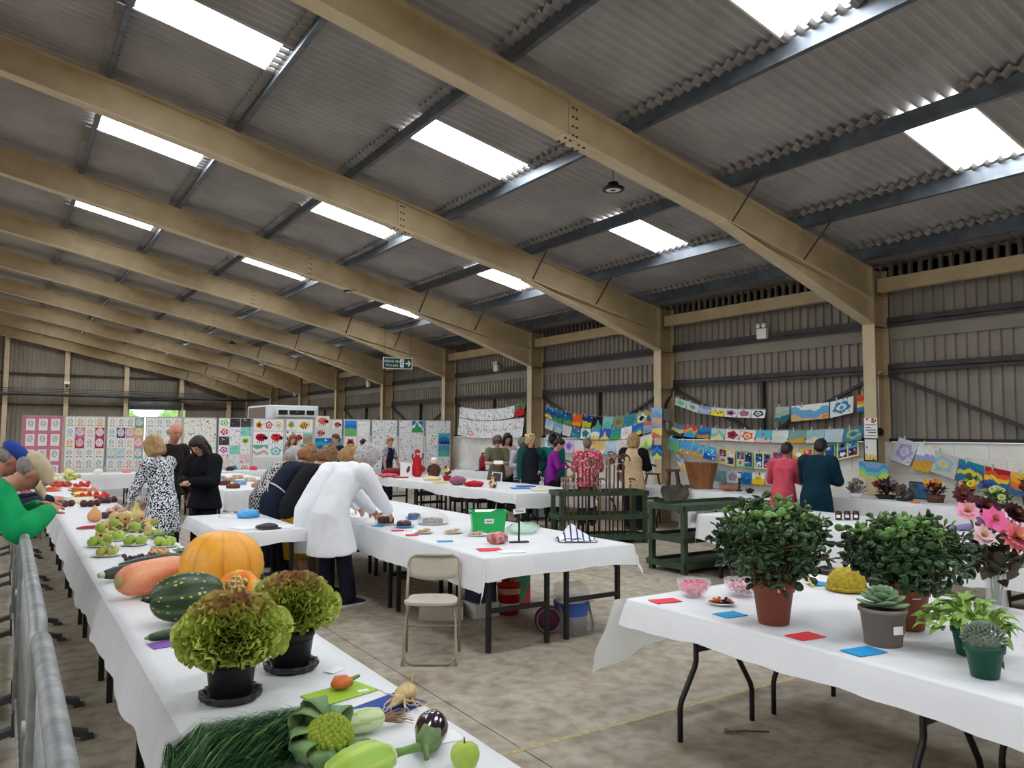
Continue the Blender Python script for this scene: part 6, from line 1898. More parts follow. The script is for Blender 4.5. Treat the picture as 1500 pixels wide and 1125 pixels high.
# knotted carrot and parsnip
r = emp_at('carrot', 'stubby knotted orange carrot on the lime green card', 'carrot', (1.075, 2.79, TZ + 0.004))
MB().tube([(-0.03, 0, 0.02), (-0.01, 0.018, 0.024), (0.02, 0.012, 0.026), (0.024, -0.012, 0.026), (0.0, -0.018, 0.022), (-0.03, -0.008, 0.016)], [0.012, 0.022, 0.02, 0.019, 0.018, 0.01], 12).build('root', mat('carrot_skin', (218, 124, 62), 0.5, (196, 100, 50), 30.0), r)
MB().tube([(0.03, 0, 0.026), (0.05, 0.004, 0.03), (0.075, 0.01, 0.034)], [0.01, 0.008, 0.006], 7).build('top', MATS['green_stalk'], r)
r = emp_at('parsnip', 'gnarled pale parsnip with long whiskery roots on the blue card', 'parsnip', (1.2, 2.54, TZ + 0.004))
rnd = random.Random(31)
MB().tube([(0.05, 0.02, 0.025), (0.03, 0.0, 0.032), (-0.005, -0.01, 0.03), (-0.03, -0.035, 0.022), (-0.06, -0.05, 0.014)], [0.024, 0.034, 0.026, 0.016, 0.008], 12).build('root', mat('parsnip_skin', (222, 200, 150), 0.7, (196, 168, 116), 40.0, bump=0.3, bscale=80), r)
for k in range(11):
    p = Vector((rnd.uniform(-0.03, 0.04), rnd.uniform(-0.03, 0.0), 0.02)); pts = [p]; dv = Vector((rnd.uniform(-0.9, 0.7), rnd.uniform(-1, 0.2), 0)).normalized()
    for s in range(5):
        p = p + dv * 0.028 + Vector((rnd.uniform(-.01, .01), rnd.uniform(-.01, .01), rnd.uniform(-.008, .006))); p.z = max(0.004, p.z); pts.append(p)
    MB().tube(pts, [0.005, 0.004, 0.003, 0.002, 0.0015, 0.001], 5).build('rootlet', MATS['parsnip_skin'], r)
MB().tube([(0.05, 0.02, 0.04), (0.055, 0.022, 0.075), (0.05, 0.026, 0.11)], [0.006, 0.003, 0.002], 5).build('leaf_stub', MATS['parsnip_skin'], r)

# fruit: one of each kind, then copies
def fruit_proto(name, R, hgt, cols, seed, stemc=(90, 70, 44), eye=False, tall=0.0):
    rnd = random.Random(seed)
    if tall:
        prof = [(0.006, -hgt * 0.5 + 0.004), (R * 0.7, -hgt * 0.47), (R, -hgt * 0.2), (R * 0.9, hgt * 0.05), (R * 0.55, hgt * 0.3), (R * 0.35, hgt * 0.45), (0.008, hgt * 0.5)]
    else:
        prof = [(0.004, -hgt * 0.42), (R * 0.35, -hgt * 0.48), (R * 0.75, -hgt * 0.4), (R * 0.97, -hgt * 0.12), (R, hgt * 0.08), (R * 0.86, hgt * 0.35), (R * 0.55, hgt * 0.48), (R * 0.22, hgt * 0.44), (0.004, hgt * 0.34)]
    ph = rnd.uniform(0, 6)
    me = cl_lathe(name, prof, 20, lambda a, t: jit(mixc(cols[0], cols[1], 0.5 + 0.5 * math.sin(a + ph) * math.sin(PI * t)), 4, rnd))
    st = MB().tube([(0, 0, hgt * 0.32), (0.002, 0.002, hgt * 0.5 + 0.012)], [0.003, 0.002], 5).mesh('stem'); st.materials.append(mat('fruit_stem_%d' % stemc[0], stemc, 0.8))
    ey = None
    if eye:
        ey = MB().lathe([(R * 0.02, -hgt * 0.46), (R * 0.2, -hgt * 0.485), (R * 0.14, -hgt * 0.50)], 8).mesh('eye'); ey.materials.append(mat('calyx_dark', (56, 46, 34), 0.9))
    return me, st, ey
F_GREEN = fruit_proto('green_apple', 0.042, 0.072, ((150, 178, 62), (176, 196, 84)), 1)
F_PEAR = fruit_proto('yellow_apple', 0.036, 0.062, ((186, 184, 92), (160, 168, 72)), 2)
F_RUSS = fruit_proto('russet', 0.055, 0.098, ((222, 190, 124), (206, 168, 110)), 3, eye=True)
F_RED = fruit_proto('red_apple', 0.034, 0.06, ((214, 120, 80), (226, 184, 100)), 4)
F_TOM = fruit_proto('tomato', 0.03, 0.05, ((206, 44, 34), (218, 62, 40)), 5, (70, 110, 50))
F_BEET = fruit_proto('beetroot', 0.045, 0.08, ((92, 44, 54), (70, 34, 44)), 6, (110, 40, 60))
F_WON = fruit_proto('white_onion', 0.045, 0.07, ((232, 226, 196), (214, 214, 166)), 7, (170, 160, 110))
F_DON = fruit_proto('red_onion', 0.046, 0.074, ((94, 34, 54), (70, 26, 44)), 8, (110, 60, 60))
F_PLUM = fruit_proto('damson', 0.016, 0.034, ((60, 40, 66), (90, 60, 80)), 9)
F_POT = fruit_proto('potato', 0.034, 0.05, ((222, 150, 130), (232, 200, 170)), 10)
def fruit(fp_, name, label, cat, loc, tilt=(0, 0, 1), group=None, sc=1.0):
    o = link(name, fp_[0], None, None, loc)
    o.rotation_euler = axis_rot(tilt, rn.uniform(0, 6)); o.scale = (sc, sc, sc)
    tag(o, label, cat, group)
    link('stem', fp_[1], None, o)
    if fp_[2]:
        link('blossom_eye', fp_[2], None, o)
    return o
M_PLATE = mat('white_paper_plate', (238, 238, 234), 0.6)
def plate(label, x, y, R=0.11, z=TZ, m=None, name='plate'):
    o = MB().lathe([(R * 0.05, 0.001), (R * 0.7, 0.001), (R * 0.76, 0.006), (R, 0.016), (R, 0.018), (R * 0.74, 0.009), (R * 0.68, 0.004), (R * 0.05, 0.004)], 32).build(name, m or M_PLATE, None, (x, y, z))
    return tag(o, label, 'plate')
def plate_of(fp_, nm, what, cat, x, y, n, R, hz, plab, R0=0.115, ring=0.06, tilt=0.4):
    plate(plab, x, y, R0)
    for k in range(n):
        a = 2 * PI * k / max(1, n - 1 if n > 4 else n)
        if n > 4 and k == n - 1:
            px_, py_, pz = 0, 0, hz * 1.55
        else:
            px_, py_, pz = ring * math.cos(a + 0.5), ring * math.sin(a + 0.5), 0
        fruit(fp_, nm, what + ', ' + (['far right', 'far left', 'near left', 'near right', 'on top'] if n != 4 and n != 3 else ['far right', 'left', 'near right', 'right'])[4 if n > 4 and k == n - 1 else k] + (' of the plate' if not (n > 4 and k == n - 1) else ' of the pile'), cat, (x + px_, y + py_, TZ + 0.007 + hz * 0.5 + pz), (tilt * math.cos(a), tilt * math.sin(a), 1), what + ' group')
plate_of(F_GREEN, 'apple', 'large green cooking apple on the plate nearest the table edge', 'apple', 0.68, 7.28, 5, 0.042, 0.072, 'white plate under green apples near the table edge', ring=0.062)
plate_of(F_GREEN, 'apple', 'large green cooking apple on the plate beside the russets', 'apple', 0.94, 7.22, 5, 0.042, 0.072, 'white plate under green apples beside the russets', ring=0.062)
plate_of(F_GREEN, 'apple', 'green cooking apple on the plate by the far table edge', 'apple', 1.14, 7.0, 3, 0.042, 0.072, 'white plate under green apples at the far table edge', ring=0.052)
plate_of(F_GREEN, 'apple', 'mid green apple on the plate before the russets', 'apple', 0.82, 7.62, 5, 0.042, 0.072, 'white plate under mid green apples before the russets', ring=0.062)
plate_of(F_PEAR, 'apple', 'golden green apple on the plate among the leafy sprays', 'apple', 1.15, 7.68, 5, 0.036, 0.062, 'white plate under golden green apples among leafy sprays', ring=0.052)
plate_of(F_PEAR, 'apple', 'small yellow-green apple on the nearest fruit plate', 'apple', 0.68, 6.7, 5, 0.036, 0.062, 'white plate under small yellow-green apples', ring=0.052)
plate_of(F_RED, 'apple', 'small flushed dessert apple behind the courgettes', 'apple', 1.0, 6.42, 4, 0.034, 0.06, 'white plate under flushed dessert apples', ring=0.05)
plate_of(F_RED, 'apple', 'small flushed dessert apple beside the dark courgette tip', 'apple', 1.16, 6.02, 4, 0.034, 0.06, 'white plate under flushed apples near the courgette tip', ring=0.05)
for k, (x, y, zz) in enumerate(sorted(((0.80, 8.3, 0), (0.92, 8.25, 0), (1.04, 8.2, 0), (1.15, 8.15, 0), (0.86, 8.42, 0), (0.99, 8.38, 0), (1.11, 8.34, 0), (0.98, 8.29, 0.08), (1.1, 8.25, 0.08), (0.9, 8.33, 0.08), (0.74, 7.75, 0), (1.2, 8.38, 0)))):
    fruit(F_RUSS, 'russet_apple', 'big tan russet apple beyond the green apples, %s from the left' % NST[k], 'apple', (x, y, TZ + 0.05 + zz), (rn.uniform(-0.5, 0.9), 1.0, rn.uniform(-0.3, 0.4)), 'russet apple heap')
fruit(F_GREEN, 'apple', 'single glossy green apple at the near right table edge', 'apple', (1.13, 1.96, TZ + 0.037), (0.1, 0.2, 1))
M_DLEAF = mat('dark_fruit_leaf', (70, 104, 52), 0.5, (96, 128, 70), 30.0)
def leaf_me(L, W, name='leaf', m=None, curl=0.2):
    vs = []; fs = []; n = 6
    for i in range(n + 1):
        t = i / n; w = W * math.sin(PI * (0.04 + 0.94 * t)) ** 0.9
        z = curl * L * math.sin(t * PI) * 0.5
        for s in (-1, 0, 1):
            vs.append((s * w, L * t, z + abs(s) * w * 0.35))
    for i in range(n):
        for j in range(2):
            a = i * 3 + j; fs.append((a, a + 1, a + 4, a + 3))
    mb = MB(); mb.add(vs, fs, 0, True); me = mb.mesh(name); me.materials.append(m or M_DLEAF)
    return me
LF = leaf_me(0.085, 0.024)
def spray(label, x, y, n, z=TZ, sp=0.09, me=None, cat='leaf spray', seed=0, h=0.05):
    rnd = random.Random(seed + 50)
    r = thing('leaf_spray', label, cat, (x, y, z))
    MB().tube([(-sp, 0, 0.012), (0, 0.01, 0.03), (sp, 0, 0.02)], 0.003, 5).build('twig', mat('twig_brown', (90, 70, 48), 0.8), r)
    for k in range(n):
        o = link('leaf', me or LF, None, r, (rnd.uniform(-sp, sp), rnd.uniform(-sp * .5, sp * .5), rnd.uniform(0.012, h)))
        o.rotation_euler = (rnd.uniform(-0.1, 0.7), rnd.uniform(-0.4, 0.4), rnd.uniform(0, 6.28))
    return r
spray('dark green leaves tucked between green apples and russets', 0.98, 7.86, 18, seed=1, sp=0.11, h=0.1)
spray('twiggy leaf spray lying at the far edge beside green apples', 1.18, 7.4, 12, seed=2)
spray('leafy twigs lying behind the big pumpkin', 1.18, 6.3, 14, seed=3, sp=0.11)
for k in range(22):
    fruit(F_PLUM, 'damson', 'small dark damson behind the courgettes, %s from the left' % NST[k], 'damson', (0.76 + 0.2 * k / 21, 6.32 + rn.uniform(-0.07, 0.07), TZ + 0.017 + 0.02 * (k % 3 == 0)), (rn.uniform(-1, 1), rn.uniform(-1, 1), 0.3), 'damson heap')
# tan pointed onion, yellow gourd, red onions, rhubarb
r = emp_at('onion', 'giant tan onion with pointed neck standing on the white cloth', 'onion', (0.81, 9.3, TZ))
put('bulb', cl_lathe('onion', [(0.02, 0.0), (0.055, 0.012), (0.072, 0.05), (0.066, 0.085), (0.042, 0.12), (0.02, 0.145), (0.01, 0.165), (0.004, 0.175)], 26, lambda a, t: jit(mixc((212, 146, 96), (226, 182, 120), t), 4, rn)), '', '', (0, 0, 0), parent=r)
MB().tube([(0, 0, 0.0), (0.0, 0.0, 0.004)], 0.02, 8).build('root_plate', mat('dry_stem', (130, 110, 70), 0.8), r)
r = emp_at('gourd', 'yellow pear-shaped gourd with green neck behind the russets', 'gourd', (1.17, 9.0, TZ))
put('flesh', cl_lathe('gourd', [(0.02, 0.0), (0.06, 0.015), (0.068, 0.05), (0.055, 0.09), (0.034, 0.13), (0.026, 0.17), (0.02, 0.2), (0.006, 0.21)], 24, lambda a, t: jit(mixc((226, 206, 120), (190, 190, 100), t), 4, rn)), '', '', (0, 0, 0), parent=r)
MB().tube([(0, 0, 0.2), (0.01, 0, 0.225), (0.025, 0, 0.235)], 0.007, 6).build('stem', MATS['green_stalk'], r)
for k, (x, y) in enumerate(((0.93, 9.55), (0.99, 9.62))):
    fruit(F_DON, 'red_onion', 'dark red onion beside the giant tan onion, %s one' % ('nearer', 'further')[k], 'onion', (x, y, TZ + 0.037), (0.1, 0, 1), 'red onions')
for k in range(3):
    o = MB().tube([(0, 0, 0.014), (0.2, 0.01, 0.016), (0.42, 0.0, 0.014)], 0.012, 8, flat=(1.2, 0.8)).build('rhubarb_stick', mat('rhubarb_red', (196, 60, 82), 0.45, (170, 44, 66), 20.0), None, (0.60 + 0.03 * k, 8.62 + 0.05 * k, TZ), 0.12)
    tag(o, 'pinkish red rhubarb stick across the table, %s from the near end' % NST[k], 'rhubarb', 'rhubarb sticks')
# beetroots, tomatoes, carrots, onions, leeks further along
M_LST = mat('beet_leaf_stalk', (70, 96, 50), 0.6)
def beet(x, y, label, dirx):
    o = fruit(F_BEET, 'beetroot', label, 'beetroot', (x, y, TZ + 0.04), (dirx, -0.3, 0.5), 'beetroot row')
    MB().tube([(0, 0, -0.035), (0.004, 0, -0.07), (0.012, 0, -0.11)], [0.008, 0.003, 0.001], 5).build('tap_root', mat('beet_root', (100, 60, 60), 0.8), o)
for gx, gy, gl in ((0.62, 11.25, 'cluster nearest the table edge'), (0.90, 11.15, 'middle cluster'), (1.14, 11.6, 'cluster at the far edge')):
    for k in range(4):
        beet(gx + 0.075 * (k % 3) - 0.05, gy + 0.08 * (k // 2), 'dark purple beetroot in the %s, %s of four' % (gl, NST[k]), rn.uniform(-0.6, 0.6))
def heap(fp_, nm, what, cat, x, y, n, sx, sy, R, grp, sc=1.0):
    for k in range(n):
        fruit(fp_, nm, '%s, %s from the left' % (what, NST[k]), cat, (x - sx + 2 * sx * k / (n - 1), y + rn.uniform(-sy, sy), TZ + R + (R * 1.2 if k % 4 == 3 else 0)), (rn.uniform(-.5, .5), rn.uniform(-.8, .2), 1), grp, sc)
heap(F_TOM, 'tomato', 'red tomato in the heap between beetroot and sweetcorn', 'tomato', 1.05, 12.5, 18, 0.2, 0.12, 0.03, 'nearer tomato heap', 1.1)
heap(F_TOM, 'tomato', 'red tomato in the far heap before the white onions', 'tomato', 0.82, 15.4, 14, 0.14, 0.15, 0.03, 'far tomato heap', 1.15)
heap(F_TOM, 'tomato', 'red tomato in the far right heap beside greens', 'tomato', 1.12, 15.2, 8, 0.1, 0.15, 0.03, 'far right tomato heap', 1.15)
heap(F_WON, 'white_onion', 'white onion in the far heap at the table end', 'onion', 0.78, 17.6, 12, 0.16, 0.4, 0.04, 'far white onions', 1.3)
heap(F_PEAR, 'yellow_bean', 'yellow fruit heaped beside the far white onions', 'fruit', 1.06, 17.7, 12, 0.15, 0.4, 0.035, 'far yellow fruit', 1.2)
heap(F_POT, 'potato', 'pink potato on the plate near the table edge gourd', 'potato', 1.12, 10.2, 7, 0.08, 0.05, 0.03, 'pink potatoes')
heap(F_POT, 'potato', 'pale pink potato at the far table edge', 'potato', 1.16, 13.9, 6, 0.07, 0.1, 0.03, 'far pink potatoes')
CAR = MB().tube([(0, 0, 0), (0.08, 0, 0), (0.17, 0, -0.006), (0.21, 0, -0.01)], [0.02, 0.018, 0.008, 0.002], 9).mesh('carrot'); CAR.materials.append(mat('carrot_orange', (232, 122, 66), 0.5, (222, 104, 52), 20.0))
CTOP = MB().tube([(0, 0, 0), (-0.03, 0, 0.01), (-0.06, 0.004, 0.012)], [0.007, 0.005, 0.003], 5).mesh('carrot_top'); CTOP.materials.append(MATS['green_stalk'])
for (gx, gy, n, gl) in ((1.0, 13.95, 9, 'in the bright orange bundle'), (0.66, 14.3, 6, 'lying near the table edge'), (0.62, 12.75, 4, 'beside the leeks')):
    for k in range(n):
        o = link('carrot', CAR, None, None, (gx - 0.1 + rn.uniform(-0.02, 0.02), gy + 0.035 * (k % 5) - 0.05, TZ + 0.02 + 0.034 * (k // 5)), rn.uniform(-0.1, 0.1))
        tag(o, 'orange carrot %s, %s of the bundle' % (gl, NST[k]), 'carrot', 'carrots ' + gl)
        link('top', CTOP, None, o)
COB = cl_lathe('cob', ell(0.024, 0.19, 16, 0.6), 16, lambda a, t: jit((232, 206, 112), 12, rn))
for k in range(6):
    o = put('sweetcorn_cob', COB, 'pale yellow sweetcorn cob before the carrots, %s from the near side' % NST[k], 'sweetcorn', (0.95 + 0.02 * (k % 2), 13.05 + 0.055 * k, TZ + 0.026), (1, rn.uniform(-0.1, 0.1), 0), 'sweetcorn cobs')
    MB().tube([(0, 0, -0.09), (0, 0, -0.12)], [0.014, 0.01], 7).build('husk_stub', MATS['green_stalk'], o)
M_LEEK = mat('leek_white', (226, 228, 196), 0.5); M_LEEKG = mat('leek_green', (86, 122, 68), 0.5, (64, 98, 54), 12.0)
def leek(x, y, label, k):
    r = thing('leek', label, 'leek', (x, y, TZ), 0.06 * (k - 1.5), 'leeks hanging over the table edge')
    MB().tube([(0.34, 0, 0.022), (0.1, 0, 0.022), (0.0, 0, 0.024)], [0.02, 0.02, 0.021], 10).build('shaft', M_LEEK, r)
    for j in range(5):
        off = (j - 2) * 0.016
        e = 0.5 - x
        pts = [(0.0, off * 0.2, 0.026), (-0.09, off, 0.045), (e - 0.03, off * 1.6, 0.035), (e - 0.08, off * 2.0, -0.02), (e - 0.105, off * 2.3, -0.16), (e - 0.115 + 0.01 * j, off * 2.4, -0.30 - 0.05 * j)]
        MB().tube(pts, [0.012, 0.016, 0.017, 0.016, 0.013, 0.003], 7, flat=(1.3, 0.3)).build('leaf', M_LEEKG, r)
for k in range(4):
    leek(0.66 + 0.02 * k, 11.72 + 0.2 * k, 'long leek with green leaves drooping over the table edge, %s of four' % NST[k], k)
for k in range(5):
    o = MB().tube([(-0.2, 0, 0.015), (0.0, 0.01, 0.02), (0.2, 0, 0.015)], 0.013, 7).build('runner_bean', mat('bean_green', (130, 156, 86), 0.5), None, (0.8, 16.5 + 0.06 * k, TZ), 0.05 * k)
    tag(o, 'long green runner bean laid across the far table, %s of five' % NST[k], 'bean', 'runner beans')

# ------------------------------------------------------------------ potted plants on the foreground table
IZ = 0.75
M_TERRA = mat('terracotta_plastic', (150, 82, 60), 0.5, (138, 72, 52), 3.0)
M_LAB = MATS['white_label']
def pot(r, rb, rt, h, m, rim=0.03, lab=None):
    MB().lathe([(rb * 0.2, 0.0), (rb, 0.0), (rb + (rt - rb) * 0.85, h - rim), (rt + 0.004, h - rim), (rt + 0.006, h), (rt - 0.004, h), (rt - 0.008, h - 0.03)], 36).build('pot', m, r)
    MB().lathe([(0.001, h - 0.018), (rt - 0.006, h - 0.018), (rt - 0.006, h - 0.03)], 24).build('compost', M_SOIL, r)
    if lab:
        a, z, w, hh = lab
        rr = rb + (rt - rb) * z / h + 0.0075
        R_ = Matrix.Rotation(a - PI / 2 + PI, 3, 'Z')
        mb = MB(); mb.box(-w / 2, w / 2, -0.001, 0.001, -hh / 2, hh / 2)
        o = mb.build('label', M_LAB, r, (rr * math.cos(a), rr * math.sin(a), z)); o.rotation_euler = (0, 0, a + PI / 2)
def paddle(L, W, T):
    vs = [(0, 0, 0)]; n = 6
    for (t, s) in ((0.22, 0.5), (0.6, 1.0), (0.88, 0.72)):
        for j in range(n):
            a = 2 * PI * j / n
            vs.append((W * s * math.cos(a), L * t, T * s * math.sin(a) + 0.1 * L * t * t))
    vs.append((0, L, 0.1 * L))
    fs = [(0, 1 + (j + 1) % n, 1 + j) for j in range(n)]
    for i in range(2):
        fs += [(1 + i * n + j, 1 + i * n + (j + 1) % n, 1 + (i + 1) * n + (j + 1) % n, 1 + (i + 1) * n + j) for j in range(n)]
    fs += [(1 + 2 * n + j, 1 + 2 * n + (j + 1) % n, len(vs) - 1) for j in range(n)]
    return vs, fs
def jade(label, x, y, R, rz, zc, seed, potlab, flat=0.74):
    r = thing('jade_plant', label, 'potted plant', (x, y, IZ), 0, 'jade plants')
    pot(r, 0.075, 0.102, 0.225, M_TERRA, 0.06, potlab)
    rnd = random.Random(seed)
    bark = mat('jade_bark', (112, 92, 66), 0.85, (90, 72, 52), 30.0, bump=0.4)
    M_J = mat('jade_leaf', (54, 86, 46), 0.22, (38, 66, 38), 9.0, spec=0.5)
    M_J2 = mat('young_jade_leaf', (104, 146, 66), 0.3, (84, 124, 54), 9.0, spec=0.5)
    tips = []
    stems = MB()
    for k in range(6):
        a = 2 * PI * k / 6 + rnd.uniform(-0.4, 0.4)
        top = Vector((0.42 * R * math.cos(a), 0.42 * R * math.sin(a), zc - 0.02 + rnd.uniform(-0.06, 0.08)))
        base = Vector((0.02 * math.cos(a), 0.02 * math.sin(a), 0.19))
        mid = base * 0.5 + top * 0.5 + Vector((0.03 * math.cos(a), 0.03 * math.sin(a), -0.02))
        stems.tube([base, mid, top], [0.022, 0.017, 0.011], 7)
        for _ in range(28):
            d = Vector((rnd.gauss(0, 1), rnd.gauss(0, 1), rnd.gauss(0.15, 0.8))).normalized()
            q = rnd.uniform(0.62, 1.0)
            e = Vector((d.x * R * q, d.y * R * q, zc + d.z * rz * q))
            stems.tube([top, top * 0.5 + e * 0.5 + Vector((0, 0, -0.02)), e], [0.008, 0.005, 0.004], 5)
            tips.append((e, (e - top).normalized()))
    stems.build('stems', bark, r)
    pv, pf = paddle(0.056, 0.0185, 0.005)
    def pm(m):
        mb = MB(); mb.add(pv, pf, 0, True); me = mb.mesh('leaf'); me.materials.append(m); return me
    PM = [pm(M_J), pm(M_J2)]
    allm = []
    for (e, d) in tips:
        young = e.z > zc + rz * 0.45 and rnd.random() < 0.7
        for j in range(8):
            a = PI * (j % 2) + (j // 2) * PI / 2 + rnd.uniform(-0.3, 0.3)
            s = d.cross(Vector((0.3, 0.2, 1))).normalized(); u = s.cross(d)
            dv = (s * math.cos(a) + u * math.sin(a) + d * rnd.uniform(0.1, 0.9)).normalized()
            base = e - d * 0.03 * (j // 2)
            up = dv.cross(s if abs(dv.dot(s)) < 0.9 else u).normalized()
            up = (up + Vector((rnd.uniform(-.5, .5), rnd.uniform(-.5, .5), rnd.uniform(0, .8)))).normalized()
            sx = dv.cross(up).normalized(); uz = sx.cross(dv)
            M = Matrix((sx, dv, uz)).transposed().to_4x4() @ Matrix.Scale(rnd.uniform(0.75, 1.2), 4)
            M.translation = base
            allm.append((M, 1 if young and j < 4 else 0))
    rnd.shuffle(allm)
    camd = Vector((-x, -y, 0.3)).normalized()
    allm.sort(key=lambda q: -q[0].translation.dot(camd))
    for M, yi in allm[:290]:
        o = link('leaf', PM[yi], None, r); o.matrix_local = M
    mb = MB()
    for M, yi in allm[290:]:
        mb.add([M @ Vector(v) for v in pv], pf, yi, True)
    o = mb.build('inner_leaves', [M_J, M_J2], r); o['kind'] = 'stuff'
jade('bushy jade plant in terracotta pot, nearer the pink glass bowls', 3.30, 2.60, 0.315, 0.235, 0.40, 1, (-2.1, 0.185, 0.036, 0.026))
jade('bushy jade plant in terracotta pot behind the rosette succulent', 3.79, 2.18, 0.315, 0.205, 0.37, 2, (-2.2, 0.17, 0.04, 0.024))
# rosette succulent
r = thing('rosette_succulent', 'broad grey-green rosette succulent in a taupe pot', 'potted plant', (3.41, 2.08, IZ))
pot(r, 0.08, 0.1, 0.165, mat('taupe_pot', (128, 116, 106), 0.5), 0.02, (-1.9, 0.08, 0.05, 0.036))
pv, pf = paddle(0.105, 0.042, 0.008)
mb = MB(); mb.add(pv, pf, 0, True); EL = mb.mesh('leaf'); EL.materials.append(mat('rosette_leaf', (150, 178, 136), 0.5, (112, 146, 112), 14.0))
for k in range(26):
    a = k * 2.39996; t = k / 26
    o = link('leaf', EL, None, r, (0.01 * math.cos(a), 0.01 * math.sin(a), 0.165 + 0.055 * (1 - t))); s = 0.45 + 0.75 * t
    o.scale = (s, s, s); o.rotation_euler = (math.radians(62 - 58 * t), 0, a)
MB().box(-0.025, 0.025, -0.001, 0.001, 0, 0.11).build('plant_tag', mat('yellow_tag', (222, 206, 90), 0.6), r, (0.1, -0.03, 0.04), 1.2)
# leafy pepper plant and small succulents in dark green pots
M_GPOT = mat('dark_green_pot', (18, 82, 62), 0.4)
r = thing('leafy_plant', 'bright green leafy plant sprawling over a dark green pot', 'potted plant', (3.56, 1.78, IZ))
pot(r, 0.045, 0.062, 0.115, M_GPOT, 0.02, (-1.9, 0.045, 0.04, 0.025))
LG = leaf_me(0.075, 0.02, 'leaf', mat('bright_leaf', (150, 182, 84), 0.45, (120, 156, 62), 20.0), 0.5)
rnd = random.Random(5)
for k in range(110):
    a = rnd.uniform(0, 2 * PI); q = rnd.random() ** 0.6
    o = link('leaf', LG, None, r, (0.16 * q * math.cos(a), 0.16 * q * math.sin(a), 0.11 + 0.12 * (1 - q * q) * rnd.uniform(0.4, 1.1))); o.rotation_euler = (rnd.uniform(-0.6, 0.8), rnd.uniform(-0.4, 0.4), a - PI / 2 + rnd.uniform(-0.6, 0.6))
mb = MB()
for k in range(14):
    a = 2 * PI * k / 14
    mb.tube([(0.01 * math.cos(a), 0.01 * math.sin(a), 0.09), (0.07 * math.cos(a), 0.07 * math.sin(a), 0.17), (0.14 * math.cos(a), 0.14 * math.sin(a), 0.15)], 0.003, 5)
mb.build('stems', MATS['green_stalk'], r)
def small_succ(label, x, y, seed):
    r = thing('small_succulent', label, 'potted plant', (x, y, IZ), 0, 'small grey succulents')
    pot(r, 0.05, 0.07, 0.125, M_GPOT, 0.025, (-0.9, 0.05, 0.03, 0.03))
    pv, pf = paddle(0.028, 0.006, 0.004)
    mb = MB(); mb.add(pv, pf, 0, True); me = mb.mesh('leaf'); me.materials.append(mat('grey_succulent', (130, 142, 126), 0.6, (104, 118, 104), 30.0))
    for k in range(170):
        t = k / 170; a = k * 2.39996; ph = t * 1.5
        o = link('leaf', me, None, r, (0.062 * math.sin(ph) * math.cos(a), 0.062 * math.sin(ph) * math.sin(a), 0.125 + 0.065 * math.cos(ph))); o.rotation_euler = (PI / 2 - ph * 0.9, 0, a - PI / 2)
    MB().ball((0, 0, 0.12), (0.06, 0.06, 0.062), 16, 10).build('core', MATS['grey_succulent'], r)
small_succ('grey dome-shaped succulent in a dark green pot, nearest the table edge', 3.295, 1.585, 1)
small_succ('grey dome-shaped succulent in a dark green pot at the picture edge', 3.32, 1.36, 2)
# vase of dahlias
M_GLASS = mat('clear_glass', (246, 246, 248), 0.08, spec=0.7, alpha=0.22)
def bloom(parent, loc, R, col, n, rows, d, centre=(214, 190, 70), wide=0.4, nm='bloom'):
    """layered petals in one flower head"""
    vs = []; fs = []; cols = []; q = Vector((0, 0, 1)).rotation_difference(Vector(d).normalized()).to_matrix()
    for rw in range(rows):
        t = rw / max(1, rows - 1)
        for k in range(n):
            a = 2 * PI * (k + 0.5 * (rw % 2)) / n
            el = 0.15 + 1.05 * t
            L = R * (1 - 0.45 * t)
            dv = Vector((math.cos(a) * math.cos(el), math.sin(a) * math.cos(el), math.sin(el))); sd = Vector((-math.sin(a), math.cos(a), 0)); w = L * wide
            b = len(vs)
            for p in (Vector((0, 0, 0)), dv * L * 0.55 - sd * w, dv * L, dv * L * 0.55 + sd * w):
                vs.append(q @ p + Vector(loc))
            fs.append((b, b + 1, b + 2, b + 3)); cc = mixc(col, col[:3] if len(col) == 3 else col, 0)
            cols.append(jit(col if t < 0.75 else mixc(col, centre, 0.5), 8, rn))
    me = cmesh(nm, vs, fs, cols, M_VEGM, False)
    return link(nm, me, None, parent)
r = thing('flower_vase', 'cut glass vase of pink and burgundy dahlias at the right edge', 'vase of flowers', (4.60, 2.14, IZ))
MB().lathe([(0.001, 0.0), (0.055, 0.0), (0.058, 0.02), (0.05, 0.08), (0.052, 0.14), (0.075, 0.2), (0.071, 0.2), (0.047, 0.14), (0.045, 0.08), (0.05, 0.024), (0.001, 0.016)], 28, rib=lambda a, t: 1 + 0.03 * math.cos(12 * a)).build('vase', M_GLASS, r)
st = MB(); rnd = random.Random(77)
blooms = [((226, 96, 150), 8, 2, 0.06, (-0.10, -0.05, 0.50)), ((70, 14, 34), 12, 4, 0.06, (-0.02, 0.02, 0.55)), ((60, 12, 30), 12, 4, 0.055, (0.06, -0.08, 0.53)), ((232, 130, 140), 16, 4, 0.08, (-0.04, -0.12, 0.41)), ((240, 170, 190), 9, 3, 0.05, (-0.16, 0.06, 0.54)), ((90, 24, 44), 10, 3, 0.045, (-0.12, 0.1, 0.62)), ((236, 120, 160), 9, 3, 0.06, (0.12, -0.16, 0.47)), ((226, 110, 130), 14, 4, 0.07, (0.06, -0.18, 0.28)), ((240, 200, 206), 9, 3, 0.05, (-0.18, -0.03, 0.42)), ((110, 30, 50), 12, 4, 0.055, (0.14, 0.0, 0.44)), ((190, 150, 200), 9, 3, 0.045, (-0.09, 0.0, 0.49))]
